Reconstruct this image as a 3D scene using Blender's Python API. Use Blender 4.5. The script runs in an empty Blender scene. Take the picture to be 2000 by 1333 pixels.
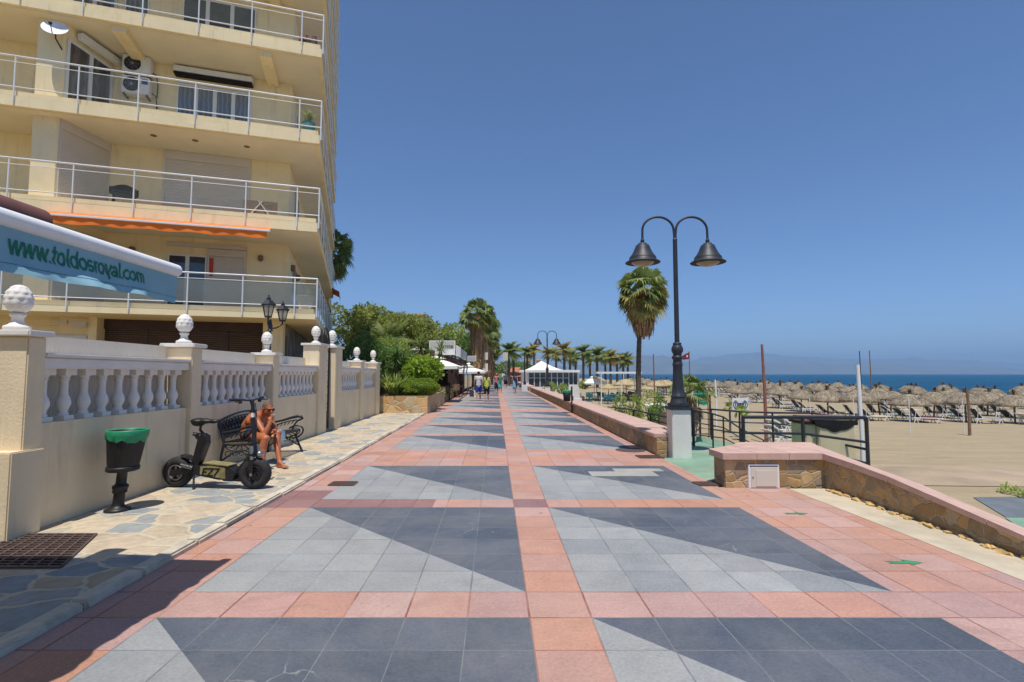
import bpy, bmesh, math, random
from mathutils import Vector, Matrix, noise as mnoise
S = bpy.context.scene
COL = S.collection
RND = random.Random(7)
PI = math.pi
# ---------------------------------------------------------------- camera
EYE = 1.584
PITCH = math.atan(64.5/1000)
cam_d = bpy.data.cameras.new("camera"); cam = bpy.data.objects.new("camera", cam_d); COL.objects.link(cam)
cam.location = (0, 0, EYE); cam.rotation_euler = (PI/2 + PITCH, 0, 0)
cam_d.sensor_width = 36; cam_d.lens = 18.0; cam_d.clip_start = 0.05; cam_d.clip_end = 60000
S.camera = cam
# ---------------------------------------------------------------- sky, sun, exposure
HAZE = 1.15e-4
SUNV = Vector((-0.015, -0.32, 1.0)).normalized()          # towards the sun
SUN_EL = math.asin(SUNV.z); SUN_AZ = math.atan2(SUNV.x, SUNV.y)
world = bpy.data.worlds.new("World"); S.world = world; world.use_nodes = True
wn = world.node_tree.nodes; wl = world.node_tree.links
bg = wn["Background"]
sky = wn.new("ShaderNodeTexSky"); sky.sky_type = 'NISHITA'; sky.sun_disc = False
sky.sun_elevation = SUN_EL; sky.sun_rotation = SUN_AZ
sky.altitude = 1500; sky.air_density = 1.0; sky.dust_density = 0.0; sky.ozone_density = 10.0
wl.new(sky.outputs[0], bg.inputs[0]); bg.inputs[1].default_value = 0.096
sun_d = bpy.data.lights.new("sun", 'SUN'); sun_d.energy = 3.6; sun_d.angle = math.radians(0.53); sun_d.color = (1.0, 0.955, 0.89)
sun = bpy.data.objects.new("sun", sun_d); COL.objects.link(sun); sun.location = (0, -20, 60)
sun.rotation_euler = (-SUNV).to_track_quat('-Z', 'Y').to_euler()
S.view_settings.view_transform = 'Standard'; S.view_settings.look = 'None'
S.view_settings.exposure = 0.42; S.view_settings.gamma = 1.0; S.view_settings.use_curve_mapping = False
S.cycles.use_denoising = True
S.cycles.max_bounces = 8; S.cycles.volume_bounces = 1; S.cycles.transparent_max_bounces = 16
S.cycles.caustics_reflective = False; S.cycles.caustics_refractive = False

# ---------------------------------------------------------------- helpers
def P(u, v, Y):                       # point at distance Y in the direction of the photo's (u, v)
    x = (u-1000)/1000; z = (666.5-v)/1000
    dy = math.cos(PITCH) - z*math.sin(PITCH); dz = math.sin(PITCH) + z*math.cos(PITCH)
    return Vector((x*Y/dy, Y, EYE + dz*Y/dy))
def W(x, y, z): return (x - 0.032*y, y, z)      # promenade frame: drifts left with distance
def lin(c):
    c = c/255
    return c/12.92 if c <= 0.04045 else ((c+0.055)/1.055)**2.4
def C3(r, g, b, k=1.0): return (min(lin(r)*k, .95), min(lin(g)*k, .95), min(lin(b)*k, .95), 1)

BASE = {}
class MB:
    """collects shapes, links them as one mesh object"""
    def __init__(self, tf=None): self.v = []; self.f = []; self.m = []; self.s = []; self.tf = tf; self.uv = None
    def add(self, vs, fs, mi=0, smooth=False):
        n = len(self.v)
        if self.tf: vs = [self.tf(*p) for p in vs]
        self.v += [tuple(p) for p in vs]
        for f in fs: self.f.append(tuple(i+n for i in f)); self.m.append(mi); self.s.append(smooth)
        return self
    def box(self, x0, x1, y0, y1, z0, z1, mi=0):
        vs = [(x0,y0,z0),(x1,y0,z0),(x1,y1,z0),(x0,y1,z0),(x0,y0,z1),(x1,y0,z1),(x1,y1,z1),(x0,y1,z1)]
        return self.add(vs, [(3,2,1,0),(4,5,6,7),(0,1,5,4),(1,2,6,5),(2,3,7,6),(3,0,4,7)], mi)
    def bbox(self, x0, x1, y0, y1, z0, z1, b=.01, mi=0):   # chamfered box
        xs=(x0,x0+b,x1-b,x1); ys=(y0,y0+b,y1-b,y1); zs=(z0,z0+b,z1-b,z1)
        bm=bmesh.new(); bmesh.ops.create_cube(bm,size=1)
        for v in bm.verts: v.co=Vector(((x0+x1)/2+v.co.x*(x1-x0),(y0+y1)/2+v.co.y*(y1-y0),(z0+z1)/2+v.co.z*(z1-z0)))
        bmesh.ops.bevel(bm,geom=bm.edges[:]+bm.verts[:],offset=b,segments=2,affect='EDGES')
        return self.bm(bm,mi)
    def bm(self, bm, mi=0, smooth=False):
        bm.verts.index_update()
        self.add([v.co[:] for v in bm.verts], [[v.index for v in f.verts] for f in bm.faces], mi, smooth); bm.free(); return self
    def poly(self, pts, mi=0): return self.add(pts, [tuple(range(len(pts)))], mi)
    def prism(self, pts, z0, z1, mi=0):     # plan polygon (ccw) extruded up
        n=len(pts)
        vs=[(x,y,z0) for x,y in pts]+[(x,y,z1) for x,y in pts]
        return self.add(vs,[tuple(range(n-1,-1,-1)),tuple(range(n,2*n))]+[(i,(i+1)%n,n+(i+1)%n,n+i) for i in range(n)],mi)
    def extr(self, pts, d, mi=0):           # any planar polygon extruded by vector d
        n=len(pts); d=Vector(d)
        vs=[tuple(p) for p in pts]+[tuple(Vector(p)+d) for p in pts]
        return self.add(vs,[tuple(range(n-1,-1,-1)),tuple(range(n,2*n))]+[(i,(i+1)%n,n+(i+1)%n,n+i) for i in range(n)],mi)
    def cyl(self, p0, p1, r0, r1=None, n=10, mi=0, caps=True, smooth=True):
        r1 = r0 if r1 is None else r1
        p0=Vector(p0); p1=Vector(p1); d=(p1-p0)
        if d.length<1e-6: return self
        q=d.to_track_quat('Z','Y').to_matrix(); a=q@Vector((1,0,0)); b=q@Vector((0,1,0))
        ring=lambda p,r:[p+(a*math.cos(2*PI*i/n)+b*math.sin(2*PI*i/n))*r for i in range(n)]
        vs=ring(p0,r0)+ring(p1,r1)
        self.add(vs,[(i,(i+1)%n,n+(i+1)%n,n+i) for i in range(n)],mi,smooth)
        if caps: self.add(vs,[tuple(range(n-1,-1,-1)),tuple(range(n,2*n))],mi,False)
        return self
    def tube(self, pts, r, n=8, mi=0, closed=False):
        pts=[Vector(p) for p in pts]; m=len(pts)
        rs=r if isinstance(r,(list,tuple)) else [r]*m
        vs=[]; prev=None
        for i,p in enumerate(pts):
            if closed: t=pts[(i+1)%m]-pts[i-1]
            else: t=pts[min(i+1,m-1)]-pts[max(i-1,0)]
            t.normalize()
            if prev is None:
                up=Vector((0,0,1)) if abs(t.z)<.9 else Vector((1,0,0)); a=t.cross(up).normalized()
            else:
                a=(prev-t*prev.dot(t)).normalized()
            prev=a; b=t.cross(a)
            vs+=[p+(a*math.cos(2*PI*k/n)+b*math.sin(2*PI*k/n))*rs[i] for k in range(n)]
        fs=[]
        for i in range(m if closed else m-1):
            j=(i+1)%m
            for k in range(n): fs.append((i*n+k,i*n+(k+1)%n,j*n+(k+1)%n,j*n+k))
        self.add(vs,fs,mi,True)
        if not closed: self.add(vs,[tuple(range(n-1,-1,-1)),tuple(range((m-1)*n,m*n))],mi,False)
        return self
    def lathe(self, prof, c=(0,0,0), n=24, mi=0, mod=None, smooth=True):   # prof: (r,z) from bottom up
        vs=[]; fs=[]
        for (r,z) in prof:
            for k in range(n):
                a=2*PI*k/n; rr=r*(mod(a,z) if mod else 1)
                vs.append((c[0]+rr*math.cos(a),c[1]+rr*math.sin(a),c[2]+z))
        for i in range(len(prof)-1):
            for k in range(n): fs.append((i*n+k,i*n+(k+1)%n,(i+1)*n+(k+1)%n,(i+1)*n+k))
        m=len(prof)
        self.add(vs,fs,mi,smooth)
        if prof[0][0]>1e-4: self.add(vs[:n],[tuple(range(n-1,-1,-1))],mi)
        if prof[-1][0]>1e-4: self.add(vs[(m-1)*n:],[tuple(range(n))],mi)
        return self
    def ell(self, c, rx, ry, rz, mi=0, n=16, rot=None):
        bm=bmesh.new(); bmesh.ops.create_uvsphere(bm,u_segments=n,v_segments=max(6,n//2),radius=1)
        c=Vector(c)
        for v in bm.verts:
            p=Vector((v.co.x*rx,v.co.y*ry,v.co.z*rz))
            if rot: p=rot@p
            v.co=c+p
        return self.bm(bm,mi,True)
    def cap(self, p0, p1, r0, r1, n=12, mi=0):      # tapered capsule, closed
        p0=Vector(p0); p1=Vector(p1)
        self.ell(p0,r0,r0,r0,mi,n); self.ell(p1,r1,r1,r1,mi,n)
        return self.cyl(p0,p1,r0,r1,n,mi)
    def mesh(self, name, mats, off=None):
        me=bpy.data.meshes.new(name)
        vs=self.v if off is None else [(x-off[0],y-off[1],z-off[2]) for x,y,z in self.v]
        me.from_pydata(vs,[],self.f)
        for m in mats: me.materials.append(m)
        me.polygons.foreach_set('material_index',self.m); me.polygons.foreach_set('use_smooth',self.s)
        me.update(); return me
    def build(self, name, mats, parent=None, world=True, at=None):
        """world=True: shapes are in world coordinates; the origin moves to the parent's base (or to `at`)"""
        if not isinstance(mats,(list,tuple)): mats=[mats]
        off=None
        if parent is not None: off=BASE.get(parent.name) if world else None
        elif at is not None: off=at
        me=self.mesh(name,mats,off); o=bpy.data.objects.new(name,me); COL.objects.link(o)
        if parent is not None:
            o.parent=parent
            if world and parent.name in BASE: BASE[o.name]=BASE[parent.name]
        elif at is not None:
            o.location=at; BASE[o.name]=Vector(at)
        return o
def tag(o, label=None, cat=None, group=None, kind=None):
    if label: o["label"]=label
    if cat: o["category"]=cat
    if group: o["group"]=group
    if kind: o["kind"]=kind
    return o
def thing(name, label, cat, loc=(0,0,0), rz=0, group=None):
    o=bpy.data.objects.new(name,None); COL.objects.link(o); o.empty_display_size=.2
    o.location=loc; o.rotation_euler=(0,0,rz); BASE[o.name]=Vector(loc)
    return tag(o,label,cat,group)
def link_mesh(name, me, parent=None):
    o=bpy.data.objects.new(name,me); COL.objects.link(o)
    if parent is not None: o.parent=parent
    return o
def dup(root, loc, rz=None, label=None, group=None, scale=None):
    def cp(o,par):
        c=o.copy(); COL.objects.link(c)
        if par is not None: c.parent=par
        for k in kids.get(o.name,[]): cp(k,c)
        return c
    kids={}
    def walk(o):
        kids[o.name]=list(o.children)
        for k in o.children: walk(k)
    walk(root)
    r=cp(root,None); r.location=loc
    if rz is not None: r.rotation_euler=(0,0,rz)
    if scale is not None: r.scale=(scale,)*3 if not isinstance(scale,tuple) else scale
    if label: r["label"]=label
    if group: r["group"]=group
    return r
def remesh(mb, voxel, smooth=4):
    me=mb.mesh("tmp",[]); o=bpy.data.objects.new("tmp",me); COL.objects.link(o)
    m=o.modifiers.new("r",'REMESH'); m.mode='VOXEL'; m.voxel_size=voxel
    s=o.modifiers.new("s",'SMOOTH'); s.factor=.5; s.iterations=smooth
    dg=bpy.context.evaluated_depsgraph_get(); dg.update()
    out=bpy.data.meshes.new_from_object(o.evaluated_get(dg))
    bpy.data.objects.remove(o); bpy.data.meshes.remove(me)
    for p in out.polygons: p.use_smooth=True
    return out
def text_geo(s, size, depth=0.0, bold=0.0, align='LEFT', res=3):
    cu=bpy.data.curves.new("t",'FONT'); cu.body=s; cu.size=size; cu.extrude=depth; cu.offset=bold; cu.align_x=align; cu.resolution_u=res
    o=bpy.data.objects.new("t",cu); COL.objects.link(o)
    dg=bpy.context.evaluated_depsgraph_get(); dg.update()
    me=bpy.data.meshes.new_from_object(o.evaluated_get(dg))
    vs=[v.co.copy() for v in me.vertices]; fs=[tuple(p.vertices) for p in me.polygons]
    bpy.data.objects.remove(o); bpy.data.curves.remove(cu); bpy.data.meshes.remove(me)
    return vs,fs

# ---------------------------------------------------------------- materials
def nt(name):
    m=bpy.data.materials.new(name); m.use_nodes=True
    n=m.node_tree.nodes; l=m.node_tree.links
    return m,n,l,n["Principled BSDF"]
def mul(c,k): return (min(c[0]*k,.97),min(c[1]*k,.97),min(c[2]*k,.97),1)
def rgbmix(n,l,fac,a,b):
    mx=n.new("ShaderNodeMix"); mx.data_type='RGBA'
    if hasattr(fac,'links') or hasattr(fac,'is_linked'): l.new(fac,mx.inputs[0])
    else: mx.inputs[0].default_value=fac
    for s,i in ((a,6),(b,7)):
        if isinstance(s,tuple): mx.inputs[i].default_value=s
        else: l.new(s,mx.inputs[i])
    return mx.outputs[2]
def math_(n,l,op,a,b=None,clamp=False):
    m=n.new("ShaderNodeMath"); m.operation=op; m.use_clamp=clamp
    for s,i in ((a,0),(b,1)):
        if s is None: continue
        if isinstance(s,(int,float)): m.inputs[i].default_value=s
        else: l.new(s,m.inputs[i])
    return m.outputs[0]
def ramp(n,l,fac,stops,interp='LINEAR'):
    r=n.new("ShaderNodeValToRGB"); r.color_ramp.interpolation=interp; e=r.color_ramp.elements
    while len(e)<len(stops): e.new(.5)
    for el,(p,c) in zip(e,stops): el.position=p; el.color=c if isinstance(c,tuple) else (c,c,c,1)
    l.new(fac,r.inputs[0]); return r.outputs[0]
def noise_(n,l,vec,sc,det=4,rough=.55,dist=0):
    t=n.new("ShaderNodeTexNoise"); t.inputs['Scale'].default_value=sc; t.inputs['Detail'].default_value=det
    t.inputs['Roughness'].default_value=rough; t.inputs['Distortion'].default_value=dist
    l.new(vec,t.inputs['Vector']); return t.outputs[0]
def coord(n,kind='Object'):
    return n.new("ShaderNodeTexCoord").outputs[kind]
def wpos(n): return n.new("ShaderNodeNewGeometry").outputs['Position']
def bump_(n,l,h,b,strength=.3,dist=.01):
    bp=n.new("ShaderNodeBump"); bp.inputs['Strength'].default_value=strength; bp.inputs['Distance'].default_value=dist
    l.new(h,bp.inputs['Height']); l.new(bp.outputs[0],b.inputs['Normal'])
def mat(name, col, rough=.6, var=.15, sc=3.0, bump=0.0, bsc=60, metal=0.0, spec=.4, island=0.0, dirt=None, world_=False, coat=0, streak=None):
    m,n,l,b=nt(name)
    v=wpos(n) if world_ else coord(n)
    f=noise_(n,l,v,sc,6,.6)
    c=rgbmix(n,l,ramp(n,l,f,[(.3,0.),(.7,1.)]),mul(col,1-var),mul(col,1+var))
    if dirt:
        f2=noise_(n,l,v,sc*.35,8,.7,.6)
        c=rgbmix(n,l,ramp(n,l,f2,[(.52,0.),(.75,dirt[1])]),c,dirt[0])
    if streak:
        mp=n.new("ShaderNodeMapping"); mp.inputs['Scale'].default_value=(2.6,2.6,.22); l.new(wpos(n),mp.inputs[0])
        f3=math_(n,l,'MULTIPLY',ramp(n,l,noise_(n,l,mp.outputs[0],1.6,7,.68,.3),[(.52,0.),(.72,streak[1])]),ramp(n,l,noise_(n,l,wpos(n),.7,3),[(.4,.15),(.6,1.)]))
        c=rgbmix(n,l,f3,c,streak[0])
    if island:
        g=n.new("ShaderNodeNewGeometry").outputs['Random Per Island']
        hs=n.new("ShaderNodeHueSaturation"); l.new(c,hs.inputs['Color'])
        mr=n.new("ShaderNodeMapRange"); l.new(g,mr.inputs[0]); mr.inputs[3].default_value=1-island; mr.inputs[4].default_value=1+island
        l.new(mr.outputs[0],hs.inputs['Value']); c=hs.outputs[0]
    l.new(c,b.inputs['Base Color'])
    b.inputs['Roughness'].default_value=rough; b.inputs['Metallic'].default_value=metal; b.inputs['Specular IOR Level'].default_value=spec
    if coat: b.inputs['Coat Weight'].default_value=coat
    if bump: bump_(n,l,noise_(n,l,v,bsc,5,.6),b,bump,.01)
    return m
def leafmat(name, c1, c2, trans=.35, sc=1.2):
    m,n,l,b=nt(name)
    g=n.new("ShaderNodeNewGeometry").outputs['Random Per Island']
    f=noise_(n,l,wpos(n),sc,3)
    fac=math_(n,l,'ADD',math_(n,l,'MULTIPLY',g,.65),math_(n,l,'MULTIPLY',f,.5),True)
    c=rgbmix(n,l,fac,c1,c2)
    l.new(c,b.inputs['Base Color']); b.inputs['Roughness'].default_value=.5; b.inputs['Specular IOR Level'].default_value=.35
    tr=n.new("ShaderNodeBsdfTranslucent"); l.new(c,tr.inputs[0])
    mx=n.new("ShaderNodeMixShader"); mx.inputs[0].default_value=trans
    l.new(b.outputs[0],mx.inputs[1]); l.new(tr.outputs[0],mx.inputs[2]); l.new(mx.outputs[0],n["Material Output"].inputs[0])
    return m
def tilemat(name, cols, joint, jw=.018, speck=.15, crack=None):
    """paving tile laid on UV = whole tiles"""
    m,n,l,b=nt(name)
    uv=coord(n,'UV'); sep=n.new("ShaderNodeSeparateXYZ"); l.new(uv,sep.inputs[0])
    fl=n.new("ShaderNodeVectorMath"); fl.operation='FLOOR'; l.new(uv,fl.inputs[0])
    wnz=n.new("ShaderNodeTexWhiteNoise"); wnz.noise_dimensions='2D'; l.new(fl.outputs[0],wnz.inputs['Vector'])
    stops=[(i/len(cols),c) for i,c in enumerate(cols)]
    c=ramp(n,l,wnz.outputs[0],stops,'CONSTANT')
    jit=math_(n,l,'ADD',math_(n,l,'MULTIPLY',wnz.outputs[1] if False else wnz.outputs[0],0.0),1.0)
    pos=wpos(n)
    big=noise_(n,l,pos,.8,6,.65); fine=ramp(n,l,noise_(n,l,pos,42,5,.85),[(.34,0.),(.66,1.)]); mid=noise_(n,l,pos,5,6,.7)
    val=math_(n,l,'ADD',math_(n,l,'MULTIPLY',big,.55),math_(n,l,'ADD',math_(n,l,'MULTIPLY',fine,speck*2.4),math_(n,l,'MULTIPLY',mid,.32)))
    wn2=n.new("ShaderNodeTexWhiteNoise"); wn2.noise_dimensions='3D'; l.new(fl.outputs[0],wn2.inputs['Vector'])
    val=math_(n,l,'ADD',val,math_(n,l,'MULTIPLY',wn2.outputs[0],.10))
    val=math_(n,l,'ADD',val,.46-speck*1.2)
    hs=n.new("ShaderNodeHueSaturation"); l.new(c,hs.inputs['Color']); l.new(val,hs.inputs['Value']); c=hs.outputs[0]
    dust=ramp(n,l,noise_(n,l,pos,.45,7,.7,.5),[(.42,0.),(.72,.30)])
    c=rgbmix(n,l,dust,c,(.42,.375,.33,1))
    stain=ramp(n,l,noise_(n,l,pos,1.7,9,.72,.8),[(.55,0.),(.76,.34)])
    c=rgbmix(n,l,stain,c,(.10,.085,.075,1))
    gv=n.new("ShaderNodeTexVoronoi"); gv.inputs['Scale'].default_value=2.6; l.new(pos,gv.inputs['Vector'])
    gs=n.new("ShaderNodeSeparateColor"); l.new(gv.outputs['Color'],gs.inputs[0])
    gum=math_(n,l,'MULTIPLY',ramp(n,l,gv.outputs['Distance'],[(.045,.6),(.075,0.)]),ramp(n,l,gs.outputs[0],[(.70,0.),(.72,1.)]))
    c=rgbmix(n,l,gum,c,(.09,.085,.08,1))
    def edge(o):
        fr=math_(n,l,'FRACT',math_(n,l,'ADD',o,math_(n,l,'MULTIPLY',math_(n,l,'SUBTRACT',noise_(n,l,pos,22,5,.7),.5),.026)))
        d=math_(n,l,'MINIMUM',fr,math_(n,l,'SUBTRACT',1.0,fr)); return d
    d=math_(n,l,'MINIMUM',edge(sep.outputs[0]),edge(sep.outputs[1]))
    jf=ramp(n,l,d,[(jw*.55,1.),(jw,0.)])
    jf=math_(n,l,'MULTIPLY',jf,ramp(n,l,noise_(n,l,pos,2.3,3),[(.35,.25),(.6,1.)]))
    if crack:
        vo=n.new("ShaderNodeTexVoronoi"); vo.feature='DISTANCE_TO_EDGE'; vo.inputs['Scale'].default_value=.55
        ad=n.new("ShaderNodeVectorMath"); ad.operation='ADD'
        tn=n.new("ShaderNodeTexNoise"); tn.inputs['Scale'].default_value=3.5; tn.inputs['Detail'].default_value=5; l.new(pos,tn.inputs['Vector'])
        sc=n.new("ShaderNodeVectorMath"); sc.operation='SCALE'; sc.inputs[3].default_value=.35; l.new(tn.outputs[1],sc.inputs[0])
        l.new(pos,ad.inputs[0]); l.new(sc.outputs[0],ad.inputs[1]); l.new(ad.outputs[0],vo.inputs['Vector'])
        cf=math_(n,l,'MULTIPLY',ramp(n,l,vo.outputs[0],[(.001,1.),(.003,0.)]),ramp(n,l,noise_(n,l,pos,1.3,4),[(.58,0.),(.64,.45)]))
        c=rgbmix(n,l,cf,c,crack)
    c=rgbmix(n,l,jf,c,joint)
    l.new(c,b.inputs['Base Color']); b.inputs['Specular IOR Level'].default_value=.35
    l.new(ramp(n,l,mid,[(.3,.55),(.7,.8)]),b.inputs['Roughness'])
    bump_(n,l,math_(n,l,'SUBTRACT',math_(n,l,'MULTIPLY',fine,.25),jf),b,.35,.006)
    return m
def stonemat(name, cols, mortar, scale=3.2, mw=.05, stretch=(1,1,1), bump=.8, kind='pos', dist=.18):
    m,n,l,b=nt(name)
    pos=wpos(n) if kind=='pos' else coord(n)
    mp=n.new("ShaderNodeMapping"); mp.inputs['Scale'].default_value=stretch; l.new(pos,mp.inputs[0])
    tn=n.new("ShaderNodeTexNoise"); tn.inputs['Scale'].default_value=2.5; tn.inputs['Detail'].default_value=4; l.new(mp.outputs[0],tn.inputs['Vector'])
    sc=n.new("ShaderNodeVectorMath"); sc.operation='SCALE'; sc.inputs[3].default_value=dist; l.new(tn.outputs[1],sc.inputs[0])
    ad=n.new("ShaderNodeVectorMath"); ad.operation='ADD'; l.new(mp.outputs[0],ad.inputs[0]); l.new(sc.outputs[0],ad.inputs[1])
    v1=n.new("ShaderNodeTexVoronoi"); v1.inputs['Scale'].default_value=scale; l.new(ad.outputs[0],v1.inputs['Vector'])
    v2=n.new("ShaderNodeTexVoronoi"); v2.feature='DISTANCE_TO_EDGE'; v2.inputs['Scale'].default_value=scale; l.new(ad.outputs[0],v2.inputs['Vector'])
    sp=n.new("ShaderNodeSeparateColor"); l.new(v1.outputs['Color'],sp.inputs[0])
    c=ramp(n,l,sp.outputs[0],[(i/len(cols),q) for i,q in enumerate(cols)],'CONSTANT')
    f=noise_(n,l,pos,9,8,.7); f2=noise_(n,l,pos,2.2,6,.65)
    hs=n.new("ShaderNodeHueSaturation"); l.new(c,hs.inputs['Color'])
    l.new(math_(n,l,'ADD',math_(n,l,'MULTIPLY',f,.9),math_(n,l,'ADD',math_(n,l,'MULTIPLY',f2,.5),.28)),hs.inputs['Value']); c=hs.outputs[0]
    mf=ramp(n,l,math_(n,l,'ADD',v2.outputs[0],math_(n,l,'MULTIPLY',math_(n,l,'SUBTRACT',f,.5),mw*.9)),[(mw*.6,1.),(mw,0.)])
    c=rgbmix(n,l,mf,c,mortar)
    l.new(c,b.inputs['Base Color']); b.inputs['Roughness'].default_value=.8; b.inputs['Specular IOR Level'].default_value=.25
    h=math_(n,l,'ADD',ramp(n,l,v2.outputs[0],[(0.,0.),(mw*2.2,1.)]),math_(n,l,'MULTIPLY',f,.7))
    bump_(n,l,h,b,bump,.02)
    return m
def glassmat(name, tint, alpha=.25, rough=.05):
    m,n,l,b=nt(name)
    b.inputs['Base Color'].default_value=tint; b.inputs['Roughness'].default_value=rough; b.inputs['Specular IOR Level'].default_value=.6
    tr=n.new("ShaderNodeBsdfTransparent"); mx=n.new("ShaderNodeMixShader")
    f=noise_(n,l,coord(n),1.5,4); l.new(ramp(n,l,f,[(.3,max(alpha-.06,0)),(.7,alpha+.06)]),mx.inputs[0])
    l.new(tr.outputs[0],mx.inputs[1]); l.new(b.outputs[0],mx.inputs[2]); l.new(mx.outputs[0],n["Material Output"].inputs[0])
    return m

M={}
PINKS=[C3(214,172,160,.72),C3(210,165,154,.72),C3(214,166,148,.72),C3(218,178,166,.72),C3(214,162,142,.72),C3(208,168,160,.7)]
M['pink']=tilemat('pink_tile',PINKS,C3(150,100,88,.8),.022)
M['orange']=tilemat('orange_tile',[C3(217,163,140,.73),C3(215,165,147,.72),C3(216,159,132,.73),C3(216,172,158,.72)],C3(165,110,90,.8),.02)
M['maroon']=tilemat('maroon_tile',[C3(158,112,110,.8),C3(150,108,108,.8),C3(164,120,116,.8)],C3(120,80,75,.8),.02)
M['lgrey']=tilemat('light_grey_tile',[C3(164,166,165,.80),C3(158,161,162,.80),C3(170,171,169,.80)],C3(120,124,124,.8),.016)
M['dgrey']=tilemat('dark_grey_tile',[C3(96,104,117,.75),C3(92,101,113,.75),C3(102,109,121,.75)],C3(150,152,150,.7),.010,.2,crack=C3(200,198,190,.8))
M['path']=stonemat('crazy_paving',[C3(198,188,170,.76),C3(210,190,162,.78),C3(172,174,170,.76),C3(212,198,172,.78),C3(200,180,150,.76),C3(164,168,166,.76),C3(204,186,158,.78),C3(214,196,168,.78),C3(186,182,172,.76)],C3(218,202,172,.80),2.9,.05,(.8,1.05,1),.6,dist=.34)
M['kerb']=mat('kerb_stone',C3(214,202,180,.85),.8,.22,4,.4,40,dirt=(C3(90,84,74),.7),world_=True)
M['stone']=stonemat('rubble_stone',[C3(186,156,116,.86),C3(178,152,118,.86),C3(204,174,130,.86),C3(158,138,110,.86),C3(194,158,108,.86),C3(170,140,98,.86),C3(168,152,126,.85)],C3(184,170,146,.85),5.6,.035,(1,1,1.25),.5,dist=.22)
M['stone2']=stonemat('planter_stone',[C3(222,184,128,.85),C3(214,172,118,.85),C3(206,186,150,.85),C3(226,190,140,.85),C3(196,160,112,.85)],C3(214,196,160,.85),2.6,.03,(1,1,1.2),.8)
M['cladding']=stonemat('stone_cladding',[C3(150,140,124,.8),C3(130,122,110,.8),C3(165,150,128,.8),C3(120,112,100,.8)],C3(120,112,100,.8),4.5,.03,(1,1,.6),.8)
M['coping']=mat('pink_coping',C3(212,176,160,.84),.75,.12,5,.25,120,dirt=(C3(120,96,90),.4),world_=True)
M['cream']=mat('cream_render',C3(248,228,182,.97),.85,.05,1.2,.25,45,dirt=(C3(190,168,124),.35),streak=(C3(168,146,110),.4))
M['soffit']=mat('pale_soffit',C3(240,228,200,.93),.9,.05,1.2,.15,45)
M['wallpaint']=mat('garden_wall_render',C3(236,216,180,.94),.85,.06,1.4,.5,38,dirt=(C3(190,168,132),.45),world_=True,streak=(C3(150,134,108),.5))
M['white']=mat('white_paint',C3(238,238,236,.92),.55,.05,3,.1,50,dirt=(C3(190,188,180),.25))
M['balu']=mat('white_cement',C3(238,232,222,.92),.7,.06,4,.2,60,dirt=(C3(180,176,172),.3))
M['whiteplain']=mat('white_metal',C3(236,238,238,.9),.35,.03,3)
M['pvc']=mat('white_shutter',C3(222,212,198,.88),.5,.04,2)
M['black']=mat('black_iron',C3(38,40,46),.4,.25,6,.08,80,spec=.5)
M['lampmetal']=mat('dark_lamp_iron',C3(44,47,54),.5,.2,5,.06,60,spec=.45)
M['rubber']=mat('tyre_rubber',C3(46,43,44),.8,.3,14,.2,80)
M['steel']=mat('worn_steel',C3(160,160,160),.35,.2,9,metal=.85)
M['brown']=mat('brown_shutter',C3(86,66,56),.6,.18,2.5)
M['dwood']=mat('dark_wood',C3(70,48,42),.6,.3,3,.2,30)
M['wood']=mat('weathered_wood',C3(128,104,82),.75,.3,5,.3,30)
M['redwood']=mat('red_brown_pole',C3(140,92,78),.7,.25,5,.2,30)
M['awn']=mat('teal_awning_canvas',C3(136,178,190,.92),.8,.07,2.5,.15,220)
M['awntext']=mat('green_lettering',C3(10,112,84),.7,.1,8)
M['awnorange']=mat('orange_canvas',C3(250,128,40,.92),.75,.08,3)
M['awnred']=mat('red_canvas',C3(200,70,60,.9),.75,.1,3)
M['brownfab']=mat('brown_canvas',C3(112,72,66),.8,.15,4)
M['glassd']=mat('dark_window_glass',C3(60,72,84),.06,.3,1.5,spec=.8)
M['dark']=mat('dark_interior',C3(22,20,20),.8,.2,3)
M['curt']=mat('blue_grey_curtain',C3(120,134,150,.8),.8,.1,2)
M['curt2']=mat('grey_curtain',C3(150,150,156,.8),.8,.1,2)
M['railglass']=glassmat('rail_glass',C3(176,184,172,.7),.13,.04)
M['frost']=glassmat('frosted_glass',C3(150,156,146,.7),.62,.3)
M['skin']=mat('tanned_skin',C3(190,112,72,.8),.45,.22,9,.12,70,spec=.45)
M['skin2']=mat('fair_skin',C3(214,158,132,.8),.5,.1,7)
M['green']=mat('green_bag_plastic',C3(48,158,112,.8),.35,.18,14,.3,40)
M['binblack']=mat('black_bin_plastic',C3(34,32,34),.45,.25,8,.1,60)
M['greenpaint']=mat('green_ramp_paint',C3(138,172,146,.8),.75,.2,1.3,.1,60,dirt=(C3(200,160,140),.6),world_=True)
M['arrow']=mat('green_arrow_paint',C3(70,150,108,.8),.75,.25,9,dirt=(C3(220,160,140),.8),world_=True)
M['beigebox']=mat('beige_box',C3(214,198,162,.9),.8,.12,2.5,.2,40,dirt=(C3(120,108,88),.6))
M['thatch']=mat('straw_thatch',C3(162,148,126,.78),.9,.35,3,.6,60,island=.45,world_=True)
M['tuft']=leafmat('dry_palm_tuft',C3(74,66,46),C3(126,104,72),.2)
M['leaf_mid']=leafmat('mid_green_leaves',C3(96,124,54,.92),C3(196,208,114,.97),.48)
M['leaf_dark']=leafmat('dark_green_leaves',C3(64,96,48,.9),C3(140,172,92,.95),.45)
M['leaf_olive']=leafmat('olive_leaves',C3(100,114,50,.9),C3(188,194,104,.96),.45)
M['leaf_bright']=leafmat('bright_leaves',C3(84,124,34,.9),C3(190,212,84,.97),.45)
M['hedge']=leafmat('clipped_hedge_leaves',C3(80,112,30,.9),C3(172,192,72,.95),.4,3)
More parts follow.
